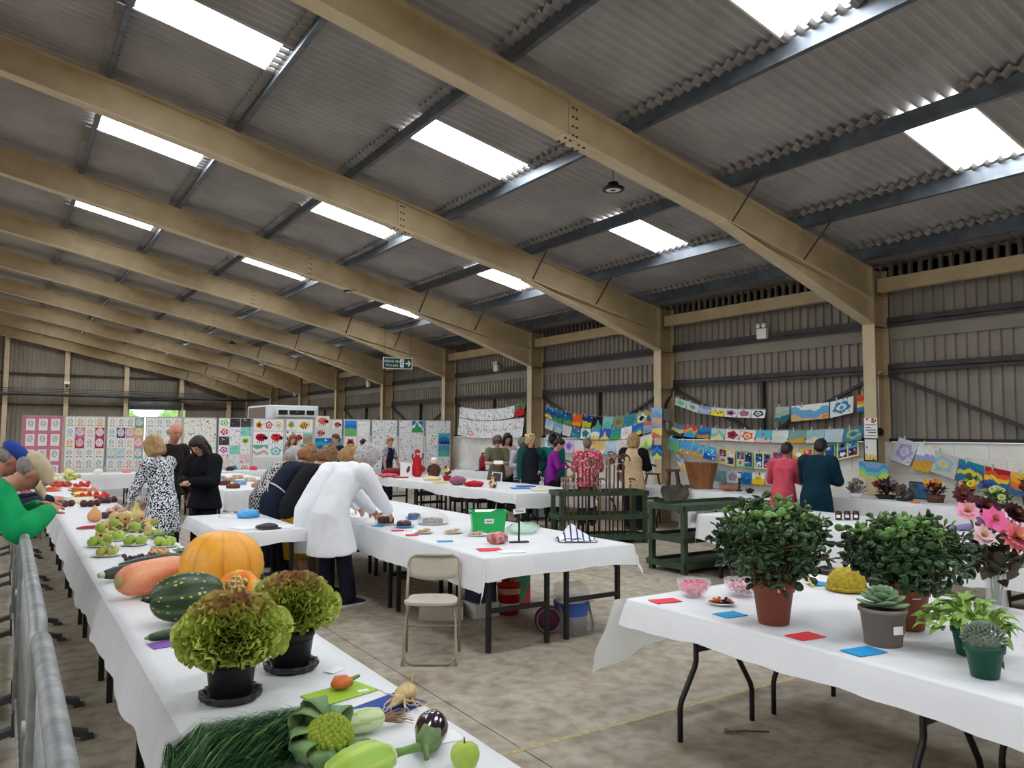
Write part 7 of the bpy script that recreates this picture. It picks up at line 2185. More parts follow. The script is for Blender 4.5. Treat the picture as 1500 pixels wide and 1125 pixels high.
for i, (c, n, rows, R, p) in enumerate(blooms):
    bloom(r, p, R * 1.35, c, n, rows, (p[0] * 1.5 - 0.3, p[1] * 1.5 - 0.55, 0.5), wide=0.16 if n > 13 else 0.42)
    st.tube([(p[0] * 0.1, p[1] * 0.1, 0.03), (p[0] * 0.2, p[1] * 0.2, 0.2), p], 0.004, 5)
st.build('flower_stems', MATS['green_stalk'], r)
LD = leaf_me(0.09, 0.028, 'leaf', mat('dahlia_leaf', (60, 72, 44), 0.6, (78, 50, 46), 16.0))
for k in range(130):
    a = rnd.uniform(0, 6.28); q = rnd.uniform(0.02, 0.17)
    o = link('leaf', LD, None, r, (q * math.cos(a), q * math.sin(a), rnd.uniform(0.17, 0.40))); o.rotation_euler = (rnd.uniform(-0.3, 1.2), rnd.uniform(-0.5, 0.5), a - PI / 2)
# cut-glass bowls of petals
def bowl(label, x, y, R, cols):
    r = thing('glass_bowl', label, 'bowl', (x, y, IZ))
    MB().lathe([(0.001, 0.002), (R * 0.55, 0.0), (R * 0.75, 0.02), (R * 0.96, 0.06), (R, 0.095), (R * 0.96, 0.096), (R * 0.91, 0.06), (R * 0.7, 0.026), (R * 0.5, 0.01), (0.001, 0.01)], 48, rib=lambda a, t: 1 + 0.02 * math.cos(24 * a)).build('bowl', M_GLASS, r)
    vs = []; fs = []; cc = []; rnd = random.Random(int(x * 100))
    for k in range(260):
        a = rnd.uniform(0, 6.28); z = rnd.uniform(0.014, 0.078); q = R * (0.5 + 0.42 * min(1, z / 0.06)) * rnd.random() ** 0.5 * 0.92
        c = Vector((q * math.cos(a), q * math.sin(a), z)); u = Vector((rnd.gauss(0, 1), rnd.gauss(0, 1), rnd.gauss(0, .5))).normalized(); w = u.orthogonal().normalized(); b = len(vs)
        s = rnd.uniform(0.009, 0.015)
        vs += [c - u * s, c - w * s * .8 + Vector((0, 0, .003)), c + u * s, c + w * s * .8 + Vector((0, 0, .003))]; fs.append((b, b + 1, b + 2, b + 3)); cc.append(jit(rnd.choice(cols), 10, rnd))
    o = link('petals', cmesh('petals', vs, fs, cc, M_VEGM, False), None, r); o['kind'] = 'stuff'
bowl('small cut glass bowl of bright pink petals nearest the table corner', 3.44, 3.28, 0.098, [(232, 60, 120), (240, 110, 150), (214, 36, 96)])
bowl('cut glass bowl of pale and deep pink petals beside the jade plant', 3.70, 3.14, 0.105, [(240, 150, 176), (236, 90, 130), (140, 40, 70), (248, 200, 210)])
plate('white saucer of pansies beside the pink glass bowls', 3.41, 3.04, 0.085, IZ, M_PLATE, 'saucer')
for k, (c, nm) in enumerate((((70, 50, 140), 'violet'), ((240, 160, 40), 'orange'), ((240, 200, 90), 'yellow'), ((230, 140, 110), 'peach'), ((96, 70, 150), 'purple'), ((244, 150, 40), 'deep orange'))):
    a = k * 1.05
    o = bloom(None, (0, 0, 0), 0.042, c, 7, 2, (0.1, 0.1, 1), c, 0.5, 'pansy'); o.location = (3.41 + 0.04 * math.cos(a), 3.04 + 0.04 * math.sin(a), IZ + 0.014)
    tag(o, '%s pansy head lying in the white saucer' % nm, 'flower', 'pansies in the saucer')
card('red entry card at the far corner of the plant table', 'red', 3.20, 3.27, 0.17, 0.1, -0.2, IZ)
card('sky blue entry card before the saucer of pansies', 'sky blue', 3.25, 2.84, 0.15, 0.11, -0.1, IZ)
card('red entry card before the jade plant pot', 'red', 3.21, 2.35, 0.16, 0.11, -0.1, IZ)
card('sky blue entry card before the rosette succulent', 'sky blue', 3.21, 2.05, 0.17, 0.11, -0.15, IZ)
card('pink entry card beside the yellow net pouch', 'pink', 4.52, 2.72, 0.12, 0.08, 0.1, IZ)
card('sky blue entry card behind the yellow net pouch', 'sky blue', 4.42, 3.12, 0.14, 0.09, 0.1, IZ)
r = thing('net_pouch', 'yellow netting pouch with frilled edge on the plant table', 'pouch', (4.38, 2.9, IZ))
M_NET = mat('yellow_net', (206, 180, 44), 0.7, (160, 140, 34), 50.0, bump=0.6, bscale=120)
MB().lathe([(0.002, 0.0), (0.1, 0.004), (0.115, 0.04), (0.1, 0.09), (0.06, 0.13), (0.02, 0.145)], 30, rib=lambda a, t: 1 + 0.04 * math.sin(7 * a)).build('pouch', M_NET, r)
mb = MB(); mb.lathe([(0.1, 0.0), (0.125, 0.012), (0.118, 0.03), (0.11, 0.02)], 60, rib=lambda a, t: 1 + 0.06 * math.sin(21 * a)); mb.build('frill', M_NET, r)
for k in range(3):
    o = MB().tube([(-0.05, 0, 0.014), (-0.02, 0.012, 0.024), (0.03, 0.01, 0.024), (0.06, -0.012, 0.016)], [0.006, 0.014, 0.014, 0.005], 8).build('banana', mat('banana_skin', (226, 206, 120), 0.55, (200, 176, 90), 20.0), None, (4.31 + 0.035 * k, 3.08 + 0.045 * k, IZ), 0.5 + 0.5 * k)
    tag(o, 'small yellow banana piece behind the jade pot, %s of three' % NST[k], 'banana', 'banana pieces')

# ------------------------------------------------------------------ baking table
BZ_ = 0.75
def simple(name, label, cat, mb, m, loc, rz=0.0, group=None):
    return tag(mb.build(name, m, None, loc, rz), label, cat, group)
r = thing('storage_tub', 'bright green plastic tub with white label on the baking table', 'tub', (3.98, 6.5, BZ_), -0.45)
M_GRN = mat('green_plastic', (20, 178, 92), 0.4, spec=0.5)
mb = MB()
for (w0, l0, z0, w1, l1, z1) in ((0.15, 0.11, 0.0, 0.17, 0.13, 0.2),):
    o_ = [(-w0, -l0, z0), (w0, -l0, z0), (w0, l0, z0), (-w0, l0, z0), (-w1, -l1, z1), (w1, -l1, z1), (w1, l1, z1), (-w1, l1, z1)]
    i_ = [(x * 0.95, y * 0.95, z + (0.006 if z == 0 else 0)) for x, y, z in o_]
    mb.add(o_ + i_, [(3, 2, 1, 0), (0, 1, 5, 4), (1, 2, 6, 5), (2, 3, 7, 6), (3, 0, 4, 7), (8, 9, 10, 11), (12, 13, 9, 8), (13, 14, 10, 9), (14, 15, 11, 10), (15, 12, 8, 11), (4, 5, 13, 12), (5, 6, 14, 13), (6, 7, 15, 14), (7, 4, 12, 15)])
mb.build('body', M_GRN, r)
mb = MB(); mb.box(-0.185, 0.185, -0.142, -0.128, 0.185, 0.2); mb.box(-0.185, 0.185, 0.128, 0.142, 0.185, 0.2); mb.box(-0.185, -0.168, -0.142, 0.142, 0.185, 0.2); mb.box(0.168, 0.185, -0.142, 0.142, 0.185, 0.2); mb.build('rim', M_GRN, r)
o = MB().box(-0.045, 0.045, -0.001, 0.001, -0.022, 0.022).build('label', M_LAB, r, (0, -0.1235, 0.11)); o.rotation_euler = (0.1, 0, 0)
MB().box(-0.03, 0.03, -0.0005, 0.0005, -0.004, 0.004).build('print_line', M_DARK, r, (0, -0.1255, 0.11))
mb = MB(); mb.add([(-0.13, -0.1, 0.15), (0.02, -0.1, 0.2), (0.13, -0.06, 0.235), (0.1, 0.1, 0.2), (-0.12, 0.1, 0.2)], [(0, 1, 2, 3, 4)]); mb.build('paper_lining', M_PLATE, r)
r = thing('sign_stand', 'small white class card on a black metal stand', 'sign', (3.8, 5.68, BZ_), -0.3)
MB().box(-0.085, 0.085, -0.025, 0.025, 0, 0.012).build('base', M_DARK, r)
MB().box(-0.008, 0.008, -0.004, 0.004, 0.01, 0.27).build('rod', M_DARK, r)
o = MB().box(-0.055, 0.055, -0.0015, 0.0015, -0.022, 0.022).build('card', M_LAB, r, (0, -0.008, 0.275)); o.rotation_euler = (0, -0.12, 0)
for k in range(2):
    MB().box(-0.04, 0.04, -0.0006, 0.0006, -0.002, 0.002).build('print_line', MATS['barrier_foot'], r, (0, -0.0105, 0.283 - 0.014 * k))
mb = MB(); mb.ball((0, 0, 0.05), (0.1, 0.07, 0.055), 18, 12, fn=lambda d: 1 + 0.12 * math.sin(9 * d.x + 5 * d.z) * math.sin(7 * d.y)); simple('gift_bag', 'crinkled pink cellophane wrapped bake beside the sign stand', 'bag', mb, mat('pink_cellophane', (214, 150, 146), 0.25, (150, 70, 60), 30.0, spec=0.6), (3.6, 5.72, BZ_ - 0.002), -0.2)
card('red entry card before the pink cellophane', 'red', 3.36, 5.46, 0.2, 0.15, -0.3, BZ_)
card('white paper sheet at the corner of the baking table', 'white', 3.46, 5.28, 0.22, 0.15, -0.35, BZ_, 'paper')
card('sky blue entry card on the baking table', 'sky blue', 3.28, 6.08, 0.14, 0.1, -0.4, BZ_)
card('red entry card beside the biscuit plate', 'red', 3.22, 6.62, 0.12, 0.1, -0.4, BZ_)
card('red entry card beside the chocolate cakes', 'red', 3.25, 7.0, 0.12, 0.1, -0.4, BZ_)
card('sky blue entry card beside the chocolate cakes', 'sky blue', 3.22, 7.42, 0.12, 0.1, -0.4, BZ_)
M_BPL = mat('blue_paper_plate', (120, 176, 222), 0.5)
def cake(label, x, y, R, h, c, pl=None, seed=0, rz=1.0):
    plate('%s plate under %s' % ('blue' if pl else 'white', label.replace(' on the baking table', '')), x, y, R * 1.45, BZ_, pl)
    mb = MB(); mb.lathe([(0.002, 0.0), (R * 0.98, 0.0), (R, h * 0.6), (R * 0.92, h * 0.95), (R * 0.4, h), (0.002, h * 0.98)], 28, rib=lambda a, t: 1 + 0.02 * math.sin(5 * a + seed))
    o = simple('cake', label, 'cake', mb, mat('cake_%d_%d' % (c[0], seed), c, 0.75, tuple(int(q * 0.7) for q in c), 50.0, bump=0.5, bscale=80), (x, y, BZ_ + 0.008))
    for k in range(7):
        a = 2 * PI * k / 7
        MB().ball((R * 0.6 * math.cos(a), R * 0.6 * math.sin(a), h), (0.012, 0.012, 0.009), 8, 5).build('topping', mat('cake_top_%d' % c[0], tuple(min(255, q + 50) for q in c), 0.6), o)
cake('chocolate ring cake on the baking table', 3.36, 7.53, 0.085, 0.07, (96, 64, 50))
cake('dark fruit cake in blue wrap on the baking table', 3.42, 7.22, 0.075, 0.05, (90, 70, 74), M_BPL, 1)
cake('long brown loaf cake on the baking table', 3.8, 7.32, 0.11, 0.05, (150, 126, 108), None, 2)
cake('iced cake in a blue bag on the baking table', 3.84, 7.85, 0.07, 0.05, (120, 130, 150), M_BPL, 3)
def biscuits(label, x, y, n, c, pl=None, R=0.1):
    plate('%s plate under %s' % ('blue' if pl else 'white', label), x, y, R, BZ_, pl)
    me = MB().lathe([(0.001, 0), (0.026, 0.0), (0.028, 0.007), (0.02, 0.013), (0.001, 0.014)], 14).mesh('biscuit'); me.materials.append(mat('biscuit_%d' % c[0], c, 0.8, tuple(int(q * 0.85) for q in c), 60.0))
    for k in range(n):
        a = k * 2.4; q = 0.055 * math.sqrt(k / n)
        o = link('biscuit', me, None, None, (x + q * math.cos(a), y + q * math.sin(a), BZ_ + 0.01 + 0.008 * (k % 3))); o.rotation_euler = (rn.uniform(-.15, .15), rn.uniform(-.15, .15), 0)
        tag(o, 'round piece among the %s, %s laid' % (label, NST[k]), 'biscuit', label)
biscuits('golden biscuits near the table edge', 3.38, 6.7, 9, (214, 176, 120))
biscuits('iced buns behind the blue card', 3.62, 6.55, 10, (222, 190, 156))
biscuits('iced buns beside the green tub', 3.72, 6.27, 10, (206, 170, 130))
biscuits('brown flapjacks near the judges', 3.62, 8.3, 8, (150, 100, 70))
mb = MB(); mb.lathe([(0.16, 0.0), (0.165, 0.05), (0.13, 0.1), (0.06, 0.125), (0.002, 0.13)], 26, cap=False, rib=lambda a, t: 1 + 0.05 * math.sin(6 * a + 3 * t)); simple('cake_cover', 'clear plastic cover over the long loaf cake', 'cover', mb, mat('clear_film', (240, 244, 246), 0.12, spec=0.7, alpha=0.28), (3.8, 7.32, BZ_ + 0.003))
mb = MB(); mb.ball((0, 0, 0.05), (0.17, 0.12, 0.055), 20, 10, fn=lambda d: 1 + 0.15 * math.sin(8 * d.x) * math.cos(9 * d.y)); simple('plastic_bag', 'pale green translucent bag beside the green tub', 'bag', mb, mat('green_film', (190, 230, 210), 0.2, spec=0.6, alpha=0.5), (4.2, 6.2, BZ_ - 0.003))
def towel():
    vs = []; fs = []; cols = []; n = 26
    for i in range(n + 1):
        for j in range(n + 1):
            u, v = i / n - 0.5, j / n - 0.5
            h = 0.13 * math.exp(-((u + 0.12) ** 2 + v * v * 0.6) * 16) + 0.02 * abs(math.sin(u * 9 + v * 5)) + 0.025 * math.exp(-((u - 0.25) ** 2 + (v + .1) ** 2) * 30)
            vs.append((u * 0.36, v * 0.24, 0.004 + h * (1 - 0.6 * (abs(v) * 2) ** 4)))
    for i in range(n):
        for j in range(n):
            a = i * (n + 1) + j; fs.append((a, a + n + 1, a + n + 2, a + 1)); cols.append((50, 60, 110) if (i % 4 == 0) or (j in (2, 23)) else (234, 236, 240))
    o = link('tea_towel', cmesh('tea_towel', vs, fs, cols, M_VEGM), None, None, (4.3, 5.5, BZ_), -0.5)
    tag(o, 'crumpled white tea towel with navy stripes on the baking table', 'tea towel')
towel()
mb = MB(); mb.ball((0, 0, 0.04), (0.13, 0.09, 0.055), 20, 12, fn=lambda d: 1 + 0.2 * math.sin(9 * d.x + 2) * math.cos(8 * d.y + d.z * 5)); simple('plastic_bag', 'crumpled sky blue plastic bag on the small judges table', 'bag', mb, mat('blue_bag', (90, 176, 236), 0.35), (2.3, 8.9, BZ_ - 0.004), 0.4)
mb = MB(); mb.ball((0, 0, 0.03), (0.1, 0.07, 0.045), 16, 10, fn=lambda d: 1 + 0.2 * math.sin(8 * d.x) * math.cos(7 * d.y)); simple('plastic_bag', 'crumpled clear bag beside the sky blue bag', 'bag', mb, MATS['clear_film'], (2.1, 8.98, BZ_ - 0.004))
mb = MB(); mb.ball((0, 0, 0.022), (0.11, 0.075, 0.03), 18, 10, fn=lambda d: 1 + 0.12 * math.sin(6 * d.x + 3 * d.y)); mb.box(-0.1, 0.1, -0.095, -0.05, 0.004, 0.012); simple('cap', 'folded dark grey cap lying on the small judges table', 'cap', mb, mat('dark_grey_felt', (74, 70, 70), 0.9), (2.2, 7.78, BZ_), 0.2)
card('white score sheet left of the dark grey cap', 'white', 2.02, 7.95, 0.21, 0.28, 0.3, BZ_, 'paper'); card('white score sheet right of the dark grey cap', 'white', 2.38, 7.86, 0.21, 0.28, -0.4, BZ_, 'paper')

# ------------------------------------------------------------------ under the baking table
def tubs(label, x, y, R, h, c, z=0.0, band=None, name='bucket', cat='bucket'):
    r = thing(name, label, cat, (x, y, z))
    mm = mat('tub_%d_%d' % (c[0], c[1]), c, 0.4)
    MB().lathe([(0.002, 0.0), (R * 0.86, 0.0), (R * 0.98, h * 0.92), (R * 1.03, h * 0.92), (R * 1.03, h), (R * 0.9, h), (0.002, h - 0.004)], 26).build('body', mm, r)
    if band:
        MB().lathe([(R * 0.925, h * 0.35), (R * 0.985, h * 0.75), (R * 0.985, h * 0.76), (R * 0.92, h * 0.34)], 26, cap=False).build('band', mat('band_%d' % band[0], band, 0.5), r)
    return r
tubs('red round tub with pale swirl standing under the baking table', 4.05, 6.22, 0.105, 0.15, (190, 30, 40), 0, (214, 190, 190))
tubs('red lidded tub with printed band stacked on the red tub', 4.05, 6.22, 0.115, 0.13, (196, 40, 44), 0.152, (216, 150, 130))
simple('box', 'navy blue carton stacked on a white box under the baking table', 'box', MB().box(-0.11, 0.11, -0.1, 0.1, 0, 0.19), mat('navy_carton', (32, 34, 78), 0.5, (60, 60, 110), 10.0), (3.8, 6.32, 0.132))
simple('box', 'white box under the navy blue carton', 'box', MB().box(-0.13, 0.13, -0.12, 0.12, 0, 0.13), mat('white_box', (220, 220, 216), 0.6), (3.8, 6.32, 0))
simple('storage_box', 'cream storage box on the floor beyond the folding chair', 'box', MB().box(-0.2, 0.2, -0.15, 0.15, 0, 0.12), mat('cream_box', (196, 190, 170), 0.6), (3.45, 6.45, 0), -0.5)
r = tubs('blue and white cake tin with carrying strap by the table leg', 4.18, 5.42, 0.15, 0.25, (222, 226, 232), 0, None, 'cake_tin', 'cake tin')
MB().lathe([(0.1435, 0.14), (0.152, 0.2), (0.159, 0.235), (0.159, 0.252), (0.14, 0.253)], 28, cap=False).build('blue_band', mat('tin_blue', (58, 96, 176), 0.4), r)
MB().tube([(-0.15, -0.03, 0.24), (-0.165, -0.1, 0.1), (-0.1, -0.19, 0.012), (0.08, -0.19, 0.008), (0.16, -0.1, 0.06), (0.15, -0.04, 0.24)], 0.013, 6, flat=(1.2, 0.3)).build('strap', mat('grey_strap', (112, 106, 104), 0.8), r)
mb = MB(); mb.box(-0.16, 0.16, -0.14, 0.14, 0, 0.02); mb.lathe([(0.16, 0.02), (0.16, 0.1), (0.14, 0.14), (0.002, 0.145)], 4, mat4=Matrix.Rotation(PI / 4, 4, 'Z'), sx=1.25, sy=1.1)
add_bevel(simple('cake_carrier', 'clear plastic cake carrier resting on the blue and white tin', 'cake carrier', mb, MATS['clear_film'], (4.2, 5.44, 0.254), -0.3), 0.01)
r = thing('round_bag', 'round burgundy bag with grey trim leaning by the table leg', 'bag', (3.93, 5.42, 0.125), -0.5)
MB().lathe([(0.002, -0.04), (0.1, -0.04), (0.12, 0.0), (0.1, 0.04), (0.002, 0.04)], 26, mat4=Matrix.Rotation(PI / 2, 4, 'X')).build('body', mat('burgundy', (76, 26, 44), 0.7), r)
MB().tube([(0.1 * math.cos(a), -0.043, 0.1 * math.sin(a)) for a in [2 * PI * k / 20 for k in range(21)]], 0.008, 6).build('trim', MATS['grey_strap'], r)
r = thing('shopping_bag', 'green and red striped carrier bag behind the red tubs', 'bag', (4.25, 6.4, 0), 0.2)
mb = MB(); mb.box(-0.14, 0.14, -0.06, 0.06, 0, 0.42); mb.build('body', mat('striped_bag', (60, 160, 130), 0.5, (196, 60, 70), 6.0, lo=0.54, hi=0.56, detail=0), r)
MB().tube([(-0.06, 0, 0.42), (-0.05, 0, 0.5), (0.05, 0, 0.5), (0.06, 0, 0.42)], 0.008, 6).build('handle', M_PLATE, r)

# ------------------------------------------------------------------ craft table
DZ_ = 0.75
M_REDK = mat('red_knit', (206, 30, 42), 0.8, (176, 20, 32), 60.0, bump=0.3)
def blob(name, label, cat, c, r_, loc, m, rz=0.0, am=0.08, fq=7, group=None):
    mb = MB(); mb.ball((0, 0, r_[2]), r_, 20, 12, fn=lambda d: 1 + am * math.sin(fq * d.x + 2 * d.z) * math.cos(fq * d.y)); return simple(name, label, cat, mb, m, loc, rz, group)
M_CUSH = mat('dark_red_velvet', (140, 16, 36), 0.75, (112, 12, 28), 6.0)
mb = MB(); mb.ball((0, 0, 0.09), (0.27, 0.2, 0.09), 24, 12, fn=lambda d: 1 + 0.03 * math.cos(14 * math.atan2(d.y, d.x))); simple('cushion', 'plump dark red ribbed cushion on the craft table', 'cushion', mb, M_CUSH, (7.3, 16.0, DZ_), -0.4)
blob('handbag', 'bright red knitted handbag behind the cushion', 'bag', 0, (0.24, 0.12, 0.12), (7.95, 16.25, DZ_), M_REDK, -0.5)
blob('knitted_shawl', 'pink and red knitted shawl beside the cushion', 'shawl', 0, (0.24, 0.15, 0.04), (6.99, 15.6, DZ_), mat('pink_knit', (226, 120, 120), 0.85, (206, 60, 70), 14.0), 0.2, 0.15)
r = thing('picture_frame', 'white framed print of a dark red leaf on the craft table', 'picture', (7.42, 15.6, DZ_), -0.45)
o = MB().box(-0.13, 0.13, -0.008, 0.008, 0, 0.31).build('frame', mat('white_frame', (232, 232, 230), 0.5), r); o.rotation_euler = (-0.15, 0, 0)
mb = MB(); mb.ball((0, -0.018, 0.16), (0.035, 0.004, 0.08), 10, 8); o = mb.build('leaf_motif', mat('motif_red', (120, 40, 50), 0.8), r); o.rotation_euler = (-0.15, 0.3, 0)
def doll(label, loc, h, bodym, facem, hatm, rz=-0.5, brim=False):
    r = thing('knitted_toy', label, 'toy', loc, rz)
    mb = MB(); mb.lathe([(0.1 * h, 0.0), (0.26 * h, 0.02 * h), (0.27 * h, 0.2 * h), (0.2 * h, 0.45 * h), (0.12 * h, 0.62 * h), (0.08 * h, 0.66 * h)], 16); mb.build('body', bodym, r)
    for s in (-1, 1):
        MB().tube([(s * 0.16 * h, 0, 0.58 * h), (s * 0.28 * h, -0.04 * h, 0.4 * h), (s * 0.26 * h, -0.14 * h, 0.25 * h)], 0.055 * h, 8).build('arm', bodym, r)
        MB().tube([(s * 0.12 * h, -0.1 * h, 0.08 * h), (s * 0.16 * h, -0.4 * h, 0.07 * h)], 0.07 * h, 8).build('leg', bodym, r)
    MB().ball((0, 0, 0.77 * h), 0.145 * h, 14, 10).build('head', facem, r)
    MB().ball((0, 0.01, 0.86 * h), (0.15 * h, 0.15 * h, 0.09 * h), 14, 8).build('hat', hatm, r)
    for s in (-1, 1):
        MB().ball((s * 0.05 * h, -0.13 * h, 0.79 * h), 0.02 * h, 6, 5).build('eye', M_DARK, r)
    return r
M_FACE = mat('toy_cream', (236, 222, 196), 0.85)
doll('brown coated knitted toy with white hat on the craft table', (7.8, 15.0, DZ_), 0.46, mat('toy_brown', (86, 50, 38), 0.9), M_FACE, M_PLATE)
r = thing('bottle_cover', 'tall bright red knitted bottle cover standing on the craft table', 'bottle cover', (7.7, 15.62, DZ_))
MB().lathe([(0.08, 0.0), (0.105, 0.03), (0.1, 0.25), (0.085, 0.38), (0.05, 0.44), (0.045, 0.5), (0.06, 0.53), (0.05, 0.58), (0.01, 0.6)], 18, rib=lambda a, t: 1 + 0.05 * math.cos(8 * a)).build('cover', M_REDK, r)
MB().ball((0, -0.03, 0.5), (0.035, 0.03, 0.04), 10, 8).build('face_patch', M_FACE, r)
for s in (-1, 1):
    MB().tube([(s * 0.09, 0, 0.36), (s * 0.13, -0.02, 0.42), (s * 0.12, -0.03, 0.5)], 0.02, 7).build('arm', M_REDK, r)
def potflower(label, x, y, z, pm, R, h, cols, seed, leafm=None, n=9, cat='flower pot', name='flower_pot', basket=True):
    r = thing(name, label, cat, (x, y, z)); rnd = random.Random(seed)
    MB().lathe([(R * 0.7, 0), (R * 0.75, 0.0), (R, h), (R * 0.95, h), (R * 0.9, h * 0.8)], 18).build('container', pm, r)
    for k in range(n):
        a = 6.28 * k / n + rnd.uniform(-.3, .3); q = R * rnd.uniform(0.1, 1.3)
        bloom(r, (q * math.cos(a), q * math.sin(a), h + rnd.uniform(0.02, 0.16) + 0.04), rnd.uniform(0.035, 0.06), rnd.choice(cols), 9, 3, (math.cos(a) - 0.6, math.sin(a) * 0.6, 0.8), wide=0.4)
    for k in range(26):
        a = rnd.uniform(0, 6.28); q = R * rnd.uniform(0.2, 1.2)
        o = link('leaf', leafm or LF, None, r, (q * math.cos(a) * .6, q * math.sin(a) * .6, h * 0.9 + rnd.uniform(0, 0.12))); o.rotation_euler = (rnd.uniform(0, 1.2), rnd.uniform(-.4, .4), a - PI / 2)
    return r
potflower('red pot of knitted pale and dark flowers on the craft table', 7.5, 13.85, DZ_, M_REDK, 0.09, 0.1, [(226, 206, 210), (60, 40, 50), (200, 40, 60), (240, 230, 150)], 3)
doll('small red knitted toy beside the white framed print', (7.55, 15.3, DZ_), 0.22, M_REDK, M_REDK, M_REDK)
doll('patchwork knitted toy lying at the near end of the craft table', (7.2, 11.6, DZ_), 0.24, mat('patch_knit', (222, 190, 150), 0.85, (60, 60, 70), 18.0, lo=0.5, hi=0.53), mat('toy_orange', (226, 140, 90), 0.85), M_DARK)
blob('craft_bag', 'mauve knitted bag on the craft table', 'bag', 0, (0.16, 0.12, 0.085), (7.02, 12.55, DZ_), mat('mauve_knit', (150, 96, 112), 0.9), -0.3)
blob('knitted_shoes', 'bright red knitted slippers beside the mauve bag', 'slippers', 0, (0.17, 0.1, 0.05), (7.12, 12.1, DZ_), M_REDK, -0.4, 0.25, 5)
simple('knitted_figure', 'cream knitted animal lying near the table edge', 'toy', MB().tube([(-0.14, 0, 0.04), (0, 0.03, 0.06), (0.12, 0, 0.05), (0.2, -0.02, 0.06)], [0.03, 0.05, 0.04, 0.045], 10), mat('cream_knit', (226, 208, 160), 0.9), (7.15, 13.9, DZ_), -0.4)
r = thing('picture_frame', 'small silver framed dark photograph at the back of the craft table', 'picture', (8.12, 12.95, DZ_), -0.5)
o = MB().box(-0.1, 0.1, -0.008, 0.008, 0, 0.2).build('frame', MATS['white_frame'], r); o.rotation_euler = (-0.2, 0.1, 0)
o = MB().box(-0.08, 0.08, -0.011, -0.008, 0.02, 0.18).build('photograph', mat('dark_photo', (60, 60, 58), 0.4), r); o.rotation_euler = (-0.2, 0.1, 0)
for k, (x, y, c, lb) in enumerate(((7.55, 11.25, (90, 150, 210), 'blue folded knitwear at the near end of the craft table'), (7.9, 11.6, (60, 110, 170), 'dark blue folded knitwear beyond the patchwork toy'), (7.6, 10.7, (232, 224, 180), 'cream folded knitwear at the corner of the craft table'), (7.05, 13.25, (226, 206, 90), 'yellow knitted square below the red pot'), (7.1, 15.2, (196, 40, 50), 'flat red knitted mat before the bottle cover'))):
    simple('knitwear', lb, 'knitwear', MB().box(-0.16, 0.16, -0.1, 0.1, 0, 0.018), mat('knit_%d' % k, c, 0.9, bump=0.3, bscale=80), (x, y, DZ_), -0.3)
# dark chairs pushed under the craft table
def plain_chair(label, x, y, rz):
    r = thing('stacking_chair', label, 'chair', (x, y, 0), rz, 'dark chairs under the craft table')
    MB().box(-0.21, 0.21, -0.21, 0.21, 0.40, 0.45).build('seat', M_DARK, r)
    for s in (-1, 1):
        for t in (-1, 1):
            MB().tube([(s * 0.2, t * 0.2, 0), (s * 0.19, t * 0.18, 0.41)], 0.011, 6).build('leg', M_LEG, r)
for k in range(4):
    plain_chair('dark low stool under the craft table, %s from the near end' % NST[k], 7.62, (11.3, 12.75, 13.35, 14.95)[k], 0.2 * k)
# leaflets in hands
for k, (x, y, z, rz, lb) in enumerate(((8.72, 13.83, 1.10, -0.5, 'white leaflet held by the woman in khaki'), (8.83, 13.02, 1.08, -0.4, 'white leaflet held by the grey-haired woman'), (9.28, 12.12, 1.1, 0.9, 'white booklet held by the woman in purple'))):
    o = MB().box(-0.1, 0.1, -0.07, 0.07, 0, 0.004).build('leaflet', M_PLATE, None, (x, y, z), rz); o.rotation_euler = (0.5, 0, rz); tag(o, lb, 'leaflet')

# ------------------------------------------------------------------ tables along the right wall
M_WOOD = mat('varnished_pine', (160, 108, 62), 0.45, (130, 82, 46), 9.0, stretch=(1, 1, 0.15))
M_WOODD = mat('dark_oak', (106, 70, 42), 0.5, (84, 54, 34), 12.0)
r = thing('miniature_chair', 'small dark wooden spindle-back chair on the wall table', 'chair', (10.4, 10.95, DZ_), 0.9)
MB().lathe([(0.002, 0.19), (0.15, 0.19), (0.16, 0.2), (0.15, 0.215), (0.002, 0.215)], 18).build('seat', M_WOODD, r)
for s in (-1, 1):
    for t in (-1, 1):
        MB().tube([(s * 0.1, t * 0.1, 0.19), (s * 0.14, t * 0.14, 0)], [0.012, 0.01], 7).build('leg', M_WOODD, r)
MB().tube([(-0.17, -0.06, 0.36), (-0.13, 0.09, 0.39), (0, 0.15, 0.4), (0.13, 0.09, 0.39), (0.17, -0.06, 0.36)], 0.018, 7).build('back_rail', M_WOODD, r)
for k in range(7):
    a = PI * (0.05 + 0.9 * k / 6)
    MB().tube([(0.13 * math.cos(a), 0.12 * math.sin(a), 0.21), (0.165 * math.cos(a), 0.145 * math.sin(a), 0.39)], 0.007, 5).build('spindle', M_WOODD, r)
r = thing('wooden_stool', 'small brown wooden stool beside the miniature chair', 'stool', (10.3, 10.3, DZ_), 0.6)
MB().box(-0.13, 0.13, -0.11, 0.11, 0.28, 0.32).build('seat', M_WOODD, r)
for s in (-1, 1):
    for t in (-1, 1):
        MB().bar((s * 0.08, t * 0.07, 0.28), (s * 0.12, t * 0.1, 0.0), 0.035, 0.035).build('leg', M_WOODD, r)
r = thing('wooden_bucket', 'large flared pine stave planter against the wall', 'planter', (10.42, 9.72, DZ_))
for k in range(20):
    a = 2 * PI * k / 20; c, s = math.cos(a), math.sin(a); t = PI / 20 * 0.95
    def pt(R, b, z):
        return (R * math.cos(b), R * math.sin(b), z)
    vs = [pt(q, a + w, z) for z, q0 in ((0, 0.19), (0.46, 0.30)) for q in (q0, q0 - 0.02) for w in (-t, t)]
    MB().add(vs, [(0, 1, 5, 4), (2, 6, 7, 3), (0, 4, 6, 2), (1, 3, 7, 5), (4, 5, 7, 6), (0, 2, 3, 1)]).build('stave', M_WOOD, r)
